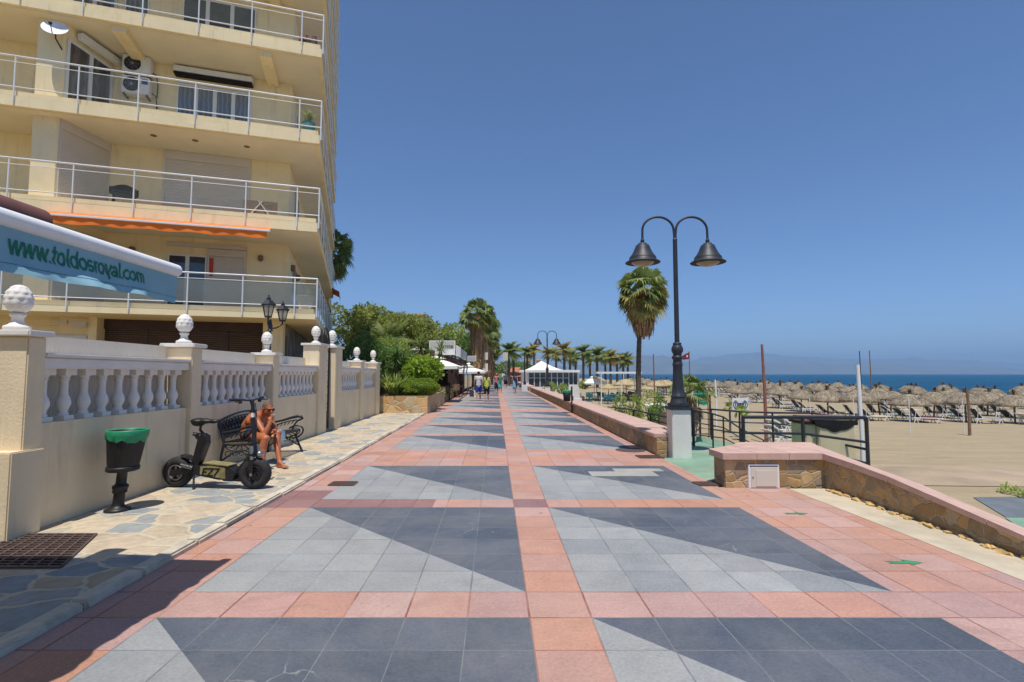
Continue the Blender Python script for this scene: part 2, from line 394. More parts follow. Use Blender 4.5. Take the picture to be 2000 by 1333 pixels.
M['palm']=leafmat('palm_fronds',C3(78,100,50,.88),C3(158,172,98,.95),.38)
M['palmy']=leafmat('yellowish_palm_fronds',C3(120,122,56,.88),C3(202,188,108,.95),.38)  # yellower and lighter green than the other palm fronds
M['dead']=leafmat('dead_fronds',C3(122,92,64,.88),C3(206,170,124,.95),.25)
M['trunk']=mat('palm_trunk',C3(96,86,74),.9,.3,7,.6,30)
M['bark']=mat('bark',C3(92,78,64),.9,.3,7,.5,30)
M['terracotta']=mat('terracotta_roof',C3(196,120,84,.85),.8,.2,4,.3,40)
M['housewhite']=mat('house_white',C3(232,226,214,.88),.8,.05,1)
M['housepink']=mat('house_salmon',C3(214,150,124,.86),.8,.07,1)
M['rock']=mat('ochre_rock',C3(206,172,110,.84),.85,.25,6,.8,18,world_=True)
M['canvas']=mat('white_canvas',C3(240,236,226,.94),.8,.04,3)
M['khaki']=mat('khaki_panel',C3(156,144,98,.8),.55,.25,12,dirt=(C3(60,54,40),.7))
M['plastic_teal']=mat('teal_glaze',C3(80,140,140,.8),.35,.15,4)
M['pinkflower']=mat('pink_flowers',C3(200,80,110,.85),.7,.3,20)
M['soil']=mat('soil',C3(96,78,60),.9,.3,6,.5,40)
M['cable']=M['black']
# ================================================================ THE SETTING
TX, TY, X0, Y0 = .405, .395, .225, 3.84
XL, XR = -2.21, 2.90
pv=MB()
def pq(x0,x1,y0,y1,mi):   # quad in promenade frame, cut so no face gets huge
    pv.add([W(x0,y0,0),W(x1,y0,0),W(x1,y1,0),W(x0,y1,0)],[(0,1,2,3)],mi)
def pt(pts,mi): pv.add([W(x,y,0) for x,y in pts],[tuple(range(len(pts)))],mi)
PI_,OR_,MA_,LG_,DG_=0,1,2,3,4
def yi(i): return Y0+i*TY
XS0,XS1=.225,.63
YEND=170
XE=3.14; XK=-2.76
k0=-14; first=True; y=0
starts=[]
i=-14
while yi(i)<YEND:
    for j in range(4): starts.append(i+7*j)
    i+=32
prev_end=yi(-16)
for st in starts:
    ya,yb=yi(st),yi(st+6)
    if prev_end<ya-1e-6:        # pink band before the panel
        wide=(ya-prev_end)>1
        for (xa,xb) in ((XL,XS0),(XS0,XS1),(XS1,XR)):
            mi=PI_ if not wide else OR_
            if st==7 and xb==XS0: # brownish replaced stretch of the band
                pq(XL,-.75,prev_end,ya,MA_); pq(-.75,XS0,prev_end,ya,OR_); continue
            if st==7 and xb==XS1: mi=MA_
            elif st==7: mi=OR_
            pq(xa,xb,prev_end,ya,mi)
    pt([(XL,ya),(XS0,ya),(XL,yb)],LG_); pt([(XS0,ya),(XS0,yb),(XL,yb)],DG_)
    pt([(XS1,ya),(XR,ya),(XS1,yb)],LG_)
    pt([(XR,ya),(XR,yb),(XS1,yb)],DG_)
    # central strip
    pq(XS0,XS1,ya,yb,OR_)
    prev_end=yb
YE=prev_end
# side strips
def strip(x0,x1,ya,yb,mis):
    y=ya;k=0
    while y<yb-1e-6:
        y2=min(yb,y+TY*mis[k%len(mis)][1]); pq(x0,x1,y,y2,mis[k%len(mis)][0]); y=y2;k+=1
strip(XK,XL,yi(-16),6.2,[(OR_,4),(PI_,3),(OR_,3)]); pq(XK,XL,6.2,7.1,MA_); strip(XK,XL,7.1,YE,[(PI_,7),(OR_,12)])
strip(XR,XE,7.55,YE,[(OR_,5),(PI_,9)])
pq(XR,4.05,yi(-16),3.6,PI_); pq(XR,4.05,3.6,4.2,PI_); pq(XR,3.4,4.2,5.1,PI_); pq(3.4,4.05,4.2,5.1,OR_); pq(XR,4.05,5.1,7.3,OR_); pq(XR,XE,7.3,7.55,OR_)
me=pv.mesh('promenade',[M['pink'],M['orange'],M['maroon'],M['lgrey'],M['dgrey']])
uvl=me.uv_layers.new(name='tiles')
for lp in me.loops:
    p=me.vertices[lp.vertex_index].co; xp=p.x+.032*p.y
    uvl.data[lp.index].uv=((xp-X0)/TX+1e-4+50,(p.y-Y0)/TY+1e-4+50)
o=link_mesh('promenade',me); tag(o,'tiled promenade with grey triangles and pink bands','promenade',kind='structure')
# pale replacement slabs in the right-hand dark triangle, dark disc, gratings, arrows
mb=MB(W)
mb.add([(1.5,8.05,.004),(2.55,8.05,.004),(2.55,8.45,.004),(1.5,8.45,.004)],[(0,1,2,3)]); mb.add([(1.95,8.453,.004),(2.75,8.453,.004),(2.75,8.7,.004),(1.95,8.7,.004)],[(0,1,2,3)])
o=mb.build('pavement_patch',M['lgrey2'] if 'lgrey2' in M else mat('pale_slab',C3(176,174,164,.8),.8,.15,3,.1,60,world_=True)); tag(o,'pale grey replacement slabs in the promenade','paving',kind='structure')
mb=MB(W); mb.add([(4.05,1,.003),(4.75,1,.003),(4.7,7.2,.003),(4.05,7.2,.003)],[(0,1,2,3)])
tag(mb.build('concrete_strip',mat('pale_concrete',C3(218,204,178,.74),.85,.16,2.5,.25,50,dirt=(C3(150,138,118),.5),world_=True)),'pale concrete strip along the sloping wall','path',kind='structure')
# footpath of irregular flagstones + kerb
mb=MB(W)
n=40
for i in range(n):
    a=.2+i*20.3/n; b=.2+(i+1)*20.3/n
    mb.add([(-4.75,a,.03),(-2.9,a,.03),(-2.9,b,.03),(-4.75,b,.03)],[(0,1,2,3)])
mb.add([(-4.75,.2,-.1),(-2.9,.2,-.1),(-2.9,.2,.03),(-4.75,.2,.03)],[(0,1,2,3)])
mb.add([(-6.6,-1,.03),(-4.75,-1,.03),(-4.75,4.9,.03),(-6.6,4.9,.03)],[(0,1,2,3)])
tag(mb.build('footpath',M['path']),'crazy-paved footpath of cream and grey stones','footpath',kind='structure')
mb=MB(W); r=random.Random(3); y=.2
while y<20.4:
    L=r.uniform(.5,.95); y2=min(y+L,20.4); dx=r.uniform(-.018,.018); h=r.uniform(.035,.06)
    mb.bbox(-2.905+dx,-2.765+dx,y+.006,y2-.006,-.1,h,.018); y=y2
tag(mb.build('kerb',M['kerb']),'pale weathered stone kerb along the footpath','kerb',kind='structure')
# land, beach, sea
mb=MB()
mb.add([(-900,-60,-.05),(-2.4,-60,-.05),(-9.5,240,-.05),(-9.5,700,-.05),(-900,700,-.05)],[(0,1,2,3,4)])
tag(mb.build('ground',mat('dry_ground',C3(150,134,104,.8),.95,.3,.3,.2,20,world_=True)),'dry earth behind the promenade','ground',kind='structure')
def sandmat():
    m,n,l,b=nt('beach_sand'); pos=wpos(n)
    mp=n.new("ShaderNodeMapping"); mp.inputs['Scale'].default_value=(.5,2.2,1); mp.inputs['Rotation'].default_value=(0,0,-.35); l.new(pos,mp.inputs[0])
    f=noise_(n,l,mp.outputs[0],.7,8,.65,.5); f2=noise_(n,l,pos,4.5,8,.75)
    c=rgbmix(n,l,ramp(n,l,f,[(.3,0.),(.7,1.)]),C3(176,158,128,.72),C3(196,178,146,.74))
    c=rgbmix(n,l,ramp(n,l,f2,[(.45,0.),(.75,.45)]),c,C3(158,144,118,.72))
    l.new(c,b.inputs['Base Color']); b.inputs['Roughness'].default_value=.95; b.inputs['Specular IOR Level'].default_value=.1
    wv=n.new("ShaderNodeTexWave"); wv.inputs['Scale'].default_value=.9; wv.inputs['Distortion'].default_value=6; wv.inputs['Detail'].default_value=3; l.new(mp.outputs[0],wv.inputs['Vector'])
    bump_(n,l,math_(n,l,'ADD',math_(n,l,'MULTIPLY',wv.outputs[1],.3),f2),b,.55,.05); return m
def sandz(xp,y):
    z=-1.5-.012*max(0,xp-18)
    if y>45: z+=min(1.0,(y-45)/60)*max(0,1-max(0,xp-5)/40)*.9
    return z
mb=MB(); xs=[2.6,4,6,9,12,16,20,26,32,40,50,58,64,70,80,110]; ys=[-20,0,6,12,18,25,32,40,50,60,75,90,110,140,180,240,340,500]
vs=[W(x,y,sandz(x,y)+(.012*mnoise.noise((x*.3,y*.3,0)) if y<60 else 0)) for y in ys for x in xs]
N=len(xs); mb.add(vs,[(j*N+i,j*N+i+1,(j+1)*N+i+1,(j+1)*N+i) for j in range(len(ys)-1) for i in range(N-1)],0,True)
tag(mb.build('beach',sandmat()),'raked beige sand beach','beach',kind='structure')
def seamat():
    m,n,l,b=nt('sea_water'); pos=wpos(n)
    mp=n.new("ShaderNodeMapping"); mp.inputs['Scale'].default_value=(.02,.12,1); l.new(pos,mp.inputs[0])
    f=noise_(n,l,mp.outputs[0],1,6,.6)
    c=rgbmix(n,l,ramp(n,l,f,[(.35,0.),(.65,1.)]),C3(14,66,100,.8),C3(34,100,134,.8))
    l.new(c,b.inputs['Base Color']); b.inputs['Roughness'].default_value=.5; b.inputs['Specular IOR Level'].default_value=.08
    mp2=n.new("ShaderNodeMapping"); mp2.inputs['Scale'].default_value=(.25,.9,1); l.new(pos,mp2.inputs[0])
    bump_(n,l,noise_(n,l,mp2.outputs[0],1,6,.7),b,.7,.5); return m
mb=MB(); mb.add([(-200,-3000,-2.2),(20000,-3000,-2.2),(20000,20500,-2.2),(-2600,20500,-2.2),(-200,400,-2.2)],[(0,1,2,3,4)])
tag(mb.build('sea',seamat()),'deep blue sea out to the horizon','sea',kind='structure')
# hills across the bay: ridges with real depth
def ridge(pts,Y,depth,seed,name,label):
    us=[p[0] for p in pts]; mb=MB(); r=random.Random(seed); n=150; rows=[]
    def prof(u):
        for (a,va),(b,vb) in zip(pts,pts[1:]):
            if a<=u<=b: t=(u-a)/(b-a); t=t*t*(3-2*t)*.5+t*.5; return va+(vb-va)*t
        return pts[-1][1]
    K=7
    for j in range(K):
        f=j/(K-1)            # 0 front foot .. 1 back foot
        y=Y-depth*.5+depth*f; hf=math.sin(PI*f)**.8
        for i in range(n+1):
            u=us[0]+(us[-1]-us[0])*i/n; top=P(u,prof(u),Y); x=top.x; h=max(top.z+2.2,1)
            nz=mnoise.noise((x*.0016,y*.0016,seed))*.5+mnoise.noise((x*.006,y*.006,seed))*.25
            z=-2.6+h*hf*(1+(0 if abs(f-.5)<.01 else nz*.55)) if 0<j<K-1 else -2.6
            rows.append((x,y,z))
    mb.add(rows,[(j*(n+1)+i,j*(n+1)+i+1,(j+1)*(n+1)+i+1,(j+1)*(n+1)+i) for j in range(K-1) for i in range(n)],0,True)
    tag(mb.build(name,M['hill']),label,'hills',kind='structure')
M['hill']=mat('hill_scrub',C3(112,112,92,.8),.95,.35,.003,world_=True)
ridge([(900,722),(960,716),(1010,712),(1100,716),(1200,706),(1235,697),(1258,694),(1290,700),(1330,706),(1400,712),(1480,708),(1600,713),(1720,711),(1850,716),(1960,721),(2060,729)],11500,3600,3,'hills','hazy blue hills across the bay')
ridge([(1150,716),(1330,708),(1380,700),(1430,692),(1470,690),(1520,695),(1600,699),(1680,702),(1760,701),(1860,704),(1950,709),(2050,716),(2150,722)],17000,3600,8,'mountains','far pale mountains behind the hills')

# ================================================================ RIGHT-HAND SEA WALL, OPENING AND RAMP
def long_wall(y0,y1,x0,x1,label,jw=.9):
    root=thing('sea_wall',label,'wall',W(x0,y0,0))
    mb=MB(W); n=max(2,int((y1-y0)/2))
    for i in range(n):
        a=y0+(y1-y0)*i/n; b=y0+(y1-y0)*(i+1)/n
        mb.box(x0,x1,a,b,-2.4,.335)
    mb.build('stone_face',M['stone'],root)
    mb=MB(W); y=y0
    while y<y1-.05:
        b=min(y+jw,y1); mb.bbox(x0-.05,x1+.05,y+.004,b-.004,.335,.415,.012); y=b
    mb.build('coping',M['coping'],root)
    return root
long_wall(10.12,46.5,3.16,3.78,'long low stone wall with pink coping running from the white lamp pedestal')
long_wall(49,150,3.16,3.78,'distant low stone wall beyond the white restaurant lamp post',1.2)
# near L-shaped wall beside the opening
root=thing('ramp_wall','low ochre stone wall with pink coping that bends and slopes towards the camera','wall',(3.6,7.3,0))
mb=MB()
ov=.05
F=[(3.02,7.22),(4.30,7.22)]; 
plan=[(2.98,7.25),(4.32,7.25),(4.78,8.3),(3.72,8.3),(2.96,7.62)]
mb.prism([(2.98,7.25),(4.36,7.25),(4.78,8.3),(3.7,8.3),(2.96,7.6)],-1.8,.395)
# sloping leg towards the camera
legY=[7.25,6.5,5.8,5.0,4.3,3.6,2.6,1.6]
topz=lambda y:(.395-.035*(7.25-y)) if y>6.2 else .358-(6.2-y)*.115
xin=lambda y:4.36+.02*(7.25-y)
for a,b in zip(legY,legY[1:]):
    xa,xb=xin(a),xin(b); w=.29
    vs=[(xa,a,-1.8),(xa+w,a,-1.8),(xb+w,b,-1.8),(xb,b,-1.8),(xa,a,topz(a)),(xa+w,a,topz(a)-.10),(xb+w,b,topz(b)-.10),(xb,b,topz(b))]
    mb.add(vs,[(0,1,2,3),(4,7,6,5),(0,4,5,1),(1,5,6,2),(2,6,7,3),(3,7,4,0)])
mb.build('stone_face',M['stone'],root)
mb=MB()
cz0,cz1=.398,.485
mb.prism([(2.93,7.20),(3.4,7.20),(3.4,8.04),(2.90,7.63)],cz0,cz1)
mb.prism([(3.406,7.20),(3.85,7.20),(3.85,8.36),(3.68,8.36),(3.406,8.045)],cz0,cz1)
mb.prism([(3.856,7.20),(4.31,7.20),(4.83,8.36),(3.856,8.36)],cz0,cz1)
thk=lambda y:.085-(7.2-y)*.0145
st=[(4.31,7.197,.398,4.80,8.352,.40)]
for y in (6.6,6.0,5.4,4.8,4.2,3.6,2.6,1.6): st.append((xin(y)-.05,y,topz(y)+.004,xin(y)+.34,y+.05,topz(y)-.085))
for k,((xa,ya,za,xo,yo,zo),(xb,yb,zb,xp_,yp_,zp_)) in enumerate(zip(st,st[1:])):
    g=.004; ta,tb=max(.035,thk(ya)),max(.035,thk(yb)); fa=.0 if k==0 else g
    vs=[(xa,ya-fa,za),(xo,yo-fa,zo),(xp_,yp_+g,zp_),(xb,yb+g,zb),(xa,ya-fa,za+ta),(xo,yo-fa,zo+ta),(xp_,yp_+g,zp_+tb),(xb,yb+g,zb+tb)]
    mb.add(vs,[(0,1,2,3),(4,7,6,5),(0,4,5,1),(1,5,6,2),(2,6,7,3),(3,7,4,0)])
mb.build('coping',M['coping'],root)
mb=MB(); mb.bbox(3.29,3.72,7.225,7.26,.0,.33,.006); cab=mb.build('meter_box',M['white'],root)
mb=MB(); mb.bbox(3.32,3.69,7.214,7.24,.012,.295,.005); mb.bbox(3.385,3.66,7.206,7.23,.03,.25,.004); d=mb.build('door',M['pvc'],cab)
mb=MB(); mb.box(3.31,3.70,7.2225,7.25,.296,.312); mb.cyl((3.345,7.217,.15),(3.345,7.207,.15),.008); mb.build('gap_and_lock',M['dark'],cab)
# loose stones at the foot
rr=random.Random(5)
root=thing('rubble','line of small ochre stones mortared along the foot of the sloping wall','stones',(4.3,5.5,0)); root['kind']='stuff'
bm=bmesh.new()
for i in range(120):
    y=rr.uniform(2.6,7.1); x=xin(y)-rr.uniform(.0,.09); s=rr.uniform(.018,.05)
    t=bmesh.ops.create_icosphere(bm,subdivisions=1,radius=1)
    for v in t['verts']:
        n=.95+.8*mnoise.noise(v.co*1.3+Vector((i*3,0,0)))+.3*mnoise.noise(v.co*3+Vector((i*5,0,0)))
        v.co=Vector((x+v.co.x*s*1.0*n,y+v.co.y*s*1.5*n,.01+v.co.z*s*.7*n))
mb=MB(); mb.bm(bm,0,False); o=mb.build('stones',M['rock'],root); o['kind']='stuff'
# green painted landing and ramp
mb=MB()
mb.add([(2.88,7.7,-.012),(3.72,8.35,-.012),(4.6,8.35,-.012),(4.6,10.2,-.012),(4.25,11.2,-.012),(4.1,13.6,-.05),(3.46,13.6,-.05),(3.4,9.9,-.012),(2.82,9.9,-.012)],[tuple(range(9))])
mb.add([(4.6,8.35,-.012),(7.2,9.2,-.35),(7.2,10.6,-.35),(4.6,10.2,-.012)],[(0,1,2,3)])
mb.add([(4.25,11.2,-.012),(4.6,10.2,-.012),(7.2,10.6,-.35),(7.2,13.4,-.55),(5.0,13.6,-.05),(4.1,13.6,-.05)],[(0,1,2,3,4,5)])
mb.prism([(4.5,8.36),(7.2,9.2),(7.2,10.6),(4.6,10.2)],-1.7,-.36); mb.prism([(4.3,11.2),(4.6,10.2),(7.2,10.6),(7.2,13.4),(5.0,13.6)],-1.7,-.56); mb.add([(9.7,9.6,-1.48),(13.5,9.6,-1.48),(14.5,11.18,-1.48),(10.55,11.18,-1.48)],[(0,1,2,3)])
tag(mb.build('ramp',M['greenpaint']),'green painted ramp through the wall opening','ramp',kind='structure')
mb=MB()
mb.add([(10.6,11.2,-1.48),(17,11.2,-1.48),(18,13.2,-1.48),(11.5,13.0,-1.48)],[(0,1,2,3)])
tag(mb.build('painted_slab',mat('blue_grey_slab',C3(122,130,136,.75),.85,.25,1.2,.2,40,world_=True)),'blue grey painted slab on the sand','paving',kind='structure')
mb=MB(); mb.add([(9.0,14.5,-1.482),(17.5,14.0,-1.482),(17.5,17.2,-1.482),(9.4,17.4,-1.482)],[(0,1,2,3)])
tag(mb.build('sandy_path',mat('sandy_pink_paving',C3(190,168,140,.72),.9,.2,.8,.3,40,world_=True)),'sand-covered pink paving across the beach','path',kind='structure')
# dark disc, gratings, arrows
mb=MB(); mb.lathe([(0.0,.006),(.30,.006),(.31,.004)],(2.47,10.8,0),40); tag(mb.build('dark_disc',mat('dark_grey_brown',C3(92,82,82,.8),.6,.3,20,.4,60),None,True,(2.47,10.8,0)),'dark round disc on the paving by the long wall','manhole cover')  # flat round disc, darker than the tiles around it
def grating(pts,z,label,nx,ny,name='drain_grating'):
    c=sum((Vector((*p,0)) for p in pts),Vector())/4; root=thing(name,label,'drain cover',(c.x,c.y,z))
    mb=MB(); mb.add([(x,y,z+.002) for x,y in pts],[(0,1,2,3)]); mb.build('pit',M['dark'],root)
    mb=MB(); a,b,c2,d=[Vector((*p,z)) for p in pts]
    def bar(p,q,w):
        dd=(q-p).normalized(); nrm=Vector((-dd.y,dd.x,0))*w
        mb.extr([p-nrm,q-nrm,q+nrm,p+nrm],(0,0,.012))
    for i in range(nx+1):
        t=i/nx; bar(a.lerp(b,t),d.lerp(c2,t),.009 if 0<i<nx else .018)
    mb.build('bars',M['steelrust'],root)
    mb=MB()
    for i in range(ny+1):
        t=i/ny; p,q=a.lerp(d,t),b.lerp(c2,t); dd=(q-p).normalized(); nrm=Vector((-dd.y,dd.x,0))*.009
        mb.extr([p-nrm+Vector((0,0,.001)),q-nrm+Vector((0,0,.001)),q+nrm+Vector((0,0,.001)),p+nrm+Vector((0,0,.001))],(0,0,.0135))
    mb.build('cross_bars',M['steelrust'],root)
M['steelrust']=mat('rusty_iron',C3(112,92,84,.8),.65,.3,14,.2,60,metal=.3)
grating([(-3.62,4.22),(-4.02,5.06),(-4.85,5.06),(-4.62,4.22)],.033,'rusty grid drain cover in the footpath by the big pillar',14,9)
grating([(2.42,9.75),(2.86,9.75),(2.84,10.05),(2.4,10.05)],.003,'small metal drain grating near the lamp pedestal',8,5)
grating([(-2.6,7.38),(-2.26,7.38),(-2.27,7.62),(-2.61,7.62)],.003,'small metal drain grating beside the kerb and scooter',8,5)
grating([(2.68,7.36),(2.98,7.36),(2.92,7.6),(2.64,7.6)],.003,'small metal drain grating at the corner of the sloping wall',8,5)
def arrow(x,y,s,label,cut):
    pts=[(-.9,-.16),(.15,-.18),(.1,-.42),(.95,.0),(.12,.44),(.15,.18),(-.9,.2),(-.55,.02)]
    mb=MB(); mb.add([(x+a*s,y+b*s*(.9),.004) for a,b in pts],[tuple(range(8))])
    tag(mb.build('arrow_marking',M['arrow'],None,True,(x,y,0)),label,'arrow')
arrow(3.30,4.42,.17,'clear green arrow painted on the pink paving, nearest the camera',0)
arrow(3.22,5.93,.15,'faded green arrow painted on the pink paving near the meter box',1)
# little clump of weeds and grass
# ================================================================ GARDEN WALL ON THE LEFT
root=thing('garden_wall','cream garden wall with white balustrade, pillars and pineapple finials','wall',W(-4.7,5,0))
FIN=[(.115,0),(.13,.02),(.125,.045),(.085,.06),(.06,.085),(.055,.13),(.075,.15),(.08,.17),(.06,.18)]
def finial_mod(a,z):
    if z<.19: return 1
    k=(z-.19)/.062; f=k-int(k); return 1+.12*abs(math.cos(4.5*a+(PI/2 if int(k)%2 else 0)))*(1-f)-.05
def finial(mb,c,s=1):
    mb.lathe([(r*s*.86,z*s) for r,z in FIN],c,20)
    pr=[]
    for i in range(33):
        th=math.radians(-72+162*i/32); pr.append((max(0,.117*math.cos(th))*s if i<32 else 0,(.302+(.128 if th<0 else .168)*math.sin(th))*s))
    mb.lathe(pr,c,54,0,lambda a,z:finial_mod(a,z/s))
PIL=[(4.97,5.18,1.95,.98),(7.67,7.94,1.98,.97),(10.5,10.78,1.96,.93),(13.2,13.86,2.32,1.0),(14.55,15.2,2.32,1.0),(17.34,17.76,1.98,.98),(19.6,20.2,1.98,.98)]
for y0,y1,zt,s in PIL:
    mb=MB(W); xl,xr=-4.97,-4.545
    if y0<6: xl=-5.15
    mb.bbox(xl,xr,y0,y1,-.1,zt,.012); 
    if y0<6: mb.bbox(-5.4,-4.515,4.83,y1+.015,-.1,.85,.012)
    p=mb.build('pillar',M['wallpaint'],root)
    mb=MB(W); mb.bbox(xl-.05,xr+.05,y0-.05,y1+.05,zt+.002,zt+.065,.012); mb.build('cap',M['balu'],p)
    mb=MB(); finial(mb,W(-4.76,(y0+y1)/2,zt+.064),s); mb.build('finial',M['balu'],p)
SEG=[(5.18,7.67,9),(7.94,10.5,10),(10.78,13.2,10),(15.2,17.34,8),(17.76,19.6,8)]
BAL=[(.085,0),(.085,.06),(.07,.045),(.07,.07),(.055,.085),(.06,.11),(.088,.165),(.09,.195),(.078,.235),(.056,.27),(.05,.31),(.05,.42),(.056,.435),(.07,.445),(.056,.455),(.06,.465),(.074,.485)]
bal=MB(); bal.box(-.074,.074,-.066,.066,0,.05); bal.lathe([(r*.80,z) for r,z in BAL[2:]],(0,0,0),14); bal.box(-.075,.075,-.075,.075,.485,.56)
balme=bal.mesh('baluster',[M['balu']])
for y0,y1,nb in SEG:
    mb=MB(W); k=max(2,int((y1-y0)/.6))
    for i in range(k):
        a=y0+(y1-y0)*i/k; b=y0+(y1-y0)*(i+1)/k; mb.box(-4.86,-4.6,a,b,-.1,1.085)
    mb.build('parapet',M['wallpaint'],root)
    mb=MB(W); mb.bbox(-4.86,-4.58,y0+.003,y1-.003,1.64,1.755,.012); mb.bbox(-4.9,-4.545,y0+.004,y1-.004,1.757,1.80,.012); mb.build('handrail',M['balu'],root)
    for i in range(nb):
        y=y0+(y1-y0)*(i+.62)/(nb+.2); o=link_mesh('baluster',balme,root); o.location=Vector(W(-4.72,y,1.085))-BASE[root.name]; o.rotation_euler=(0,0,.03)
    # white corrugated screen fixed behind the balusters
    mb=MB(W); n=int((y1-y0)/.018); pts=[]
    for i in range(n+1):
        y=y0+(y1-y0)*i/n; pts.append((-4.93+(.006 if i%2 else 0),y))
    vs=[(x,y,1.0) for x,y in pts]+[(x,y,1.985) for x,y in pts]; m=len(pts)
    mb.add(vs,[(i,i+1,m+i+1,m+i) for i in range(m-1)]); mb.box(-4.945,-4.92,y0,y1,1.985,2.0)
    mb.build('screen',M['pvc'],root)
# iron gate
root=thing('garden_gate','dark iron garden gate with arched top between two tall pillars','gate',W(-4.75,14.2,0))
ga,gb=13.88,14.53; gx=-4.72
mb=MB(W)
for y in (ga,gb): mb.cyl((gx,y,.05),(gx,y,2.25),.022)
arc=[(gx,(ga+gb)/2+(gb-ga)/2*math.cos(PI*i/16),2.25+.62*math.sin(PI*i/16)) for i in range(17)]
mb.tube(arc,.022,6); mb.tube([(gx,ga,.12),(gx,gb,.12)],.018,6); mb.tube([(gx,ga,1.0),(gx,gb,1.0)],.016,6); mb.tube([(gx,ga,2.25),(gx,gb,2.25)],.016,6)
mb.build('frame',M['black'],root)
mb=MB(W)
for i in range(1,7):
    y=ga+(gb-ga)*i/7; mb.cyl((gx,y,.12),(gx,y,2.25),.009,n=6)
for i in range(1,8):
    a=PI*i/8; mb.cyl((gx,(ga+gb)/2,2.25),(gx,(ga+gb)/2+(gb-ga)/2*math.cos(a),2.25+.62*math.sin(a)),.008,n=6)
for z in (.4,.7,1.3,1.6,1.9):
    for i in range(7):
        y=ga+(gb-ga)*(i+.5)/7
        mb.tube([(gx,y+.035*math.cos(t*PI/4),z+.07*math.sin(t*PI/4)) for t in range(8)],.006,5,closed=True)
mb.build('bars',M['black'],root)
mb=MB(W); mb.bbox(gx-.015,gx+.015,ga+.03,gb-.03,.14,.55,.004); mb.build('kick_panel',M['black'],root)
# garden lantern behind the wall
root=thing('garden_lantern','black twin-headed lantern on a post behind the balustrade','lamp',P(526,700,11.4)-Vector((0,0,P(526,700,11.4).z)))
b=BASE[root.name]
mb=MB(); mb.cyl((b.x,b.y,0),(b.x,b.y,2.62),.035,.03); mb.lathe([(.07,2.55),(.04,2.6),(.05,2.66),(.03,2.75),(.02,2.8)],(b.x,b.y,0),10)
heads=[(b.x-.03,b.y-.05,2.86,1.0),(b.x+.17,b.y+.22,2.80,.92)]
for hx,hy,hz,s in heads: mb.tube([(b.x,b.y,2.6),((b.x+hx)/2,(b.y+hy)/2,2.62),(hx,hy,2.72),(hx,hy,hz)],.018,6)
mb.build('post',M['black'],root)
for hx,hy,hz,s in heads:
    mb=MB()
    for k in range(6):
        a=PI/3*k; r0,r1=.075*s,.13*s
        mb.cyl((hx+r0*math.cos(a),hy+r0*math.sin(a),hz),(hx+r1*math.cos(a),hy+r1*math.sin(a),hz+.25*s),.008,n=5)
    mb.lathe([(.08*s,-.02),(.085*s,.01)],(hx,hy,hz),6,smooth=False)
    mb.lathe([(.165*s,.25*s),(.17*s,.27*s),(.09*s,.36*s),(.05*s,.38*s),(.05*s,.42*s),(.015*s,.45*s),(.02*s,.48*s),(0,.5*s)],(hx,hy,hz),6,smooth=False)
    l=mb.build('lantern_head',M['black'],root)
    mb=MB(); mb.lathe([(.07*s,.01),(.122*s,.248*s)],(hx,hy,hz),6,smooth=False); mb.build('glass',glassmat('lantern_glass',C3(190,190,180,.8),.5,.1),l)

# ================================================================ APARTMENT BUILDING
e1=Vector((.9545,.2983)); e2=Vector((-.2983,.9545)); BC=Vector((-6.3,16.3))
def B(s,t,z): return (BC.x+s*e1.x+t*e2.x, BC.y+s*e1.y+t*e2.y, z)
BR=math.atan2(e1.y,e1.x)
FL=[3.66,6.62,9.55,12.49,15.43,18.37,21.31,24.25]       # floor tops
bld=thing('apartment_building','cream apartment block with wrap-around white-railed balconies','building',B(0,0,0))
mb=MB(B)
mb.box(-17,-1.1,2.0,19,-.2,25.5); mb.build('wall',M['cream'],bld)
mb=MB(B); mb.box(-17.2,-1.05,1.9,19.1,25.5,25.8); mb.build('roof',M['soffit'],bld)
mb=MB(B); mb.box(-1.098,-1.04,2.02,15,-.2,3.33); mb.build('stone_cladding',M['cladding'],bld)
for sa,sb in ((-1.72,-1.1),(-6.6,-6.38)): mb=MB(B); mb.box(sa,sb,1.4,2.0,-.2,3.33); mb.build('pier',M['cream'],bld)
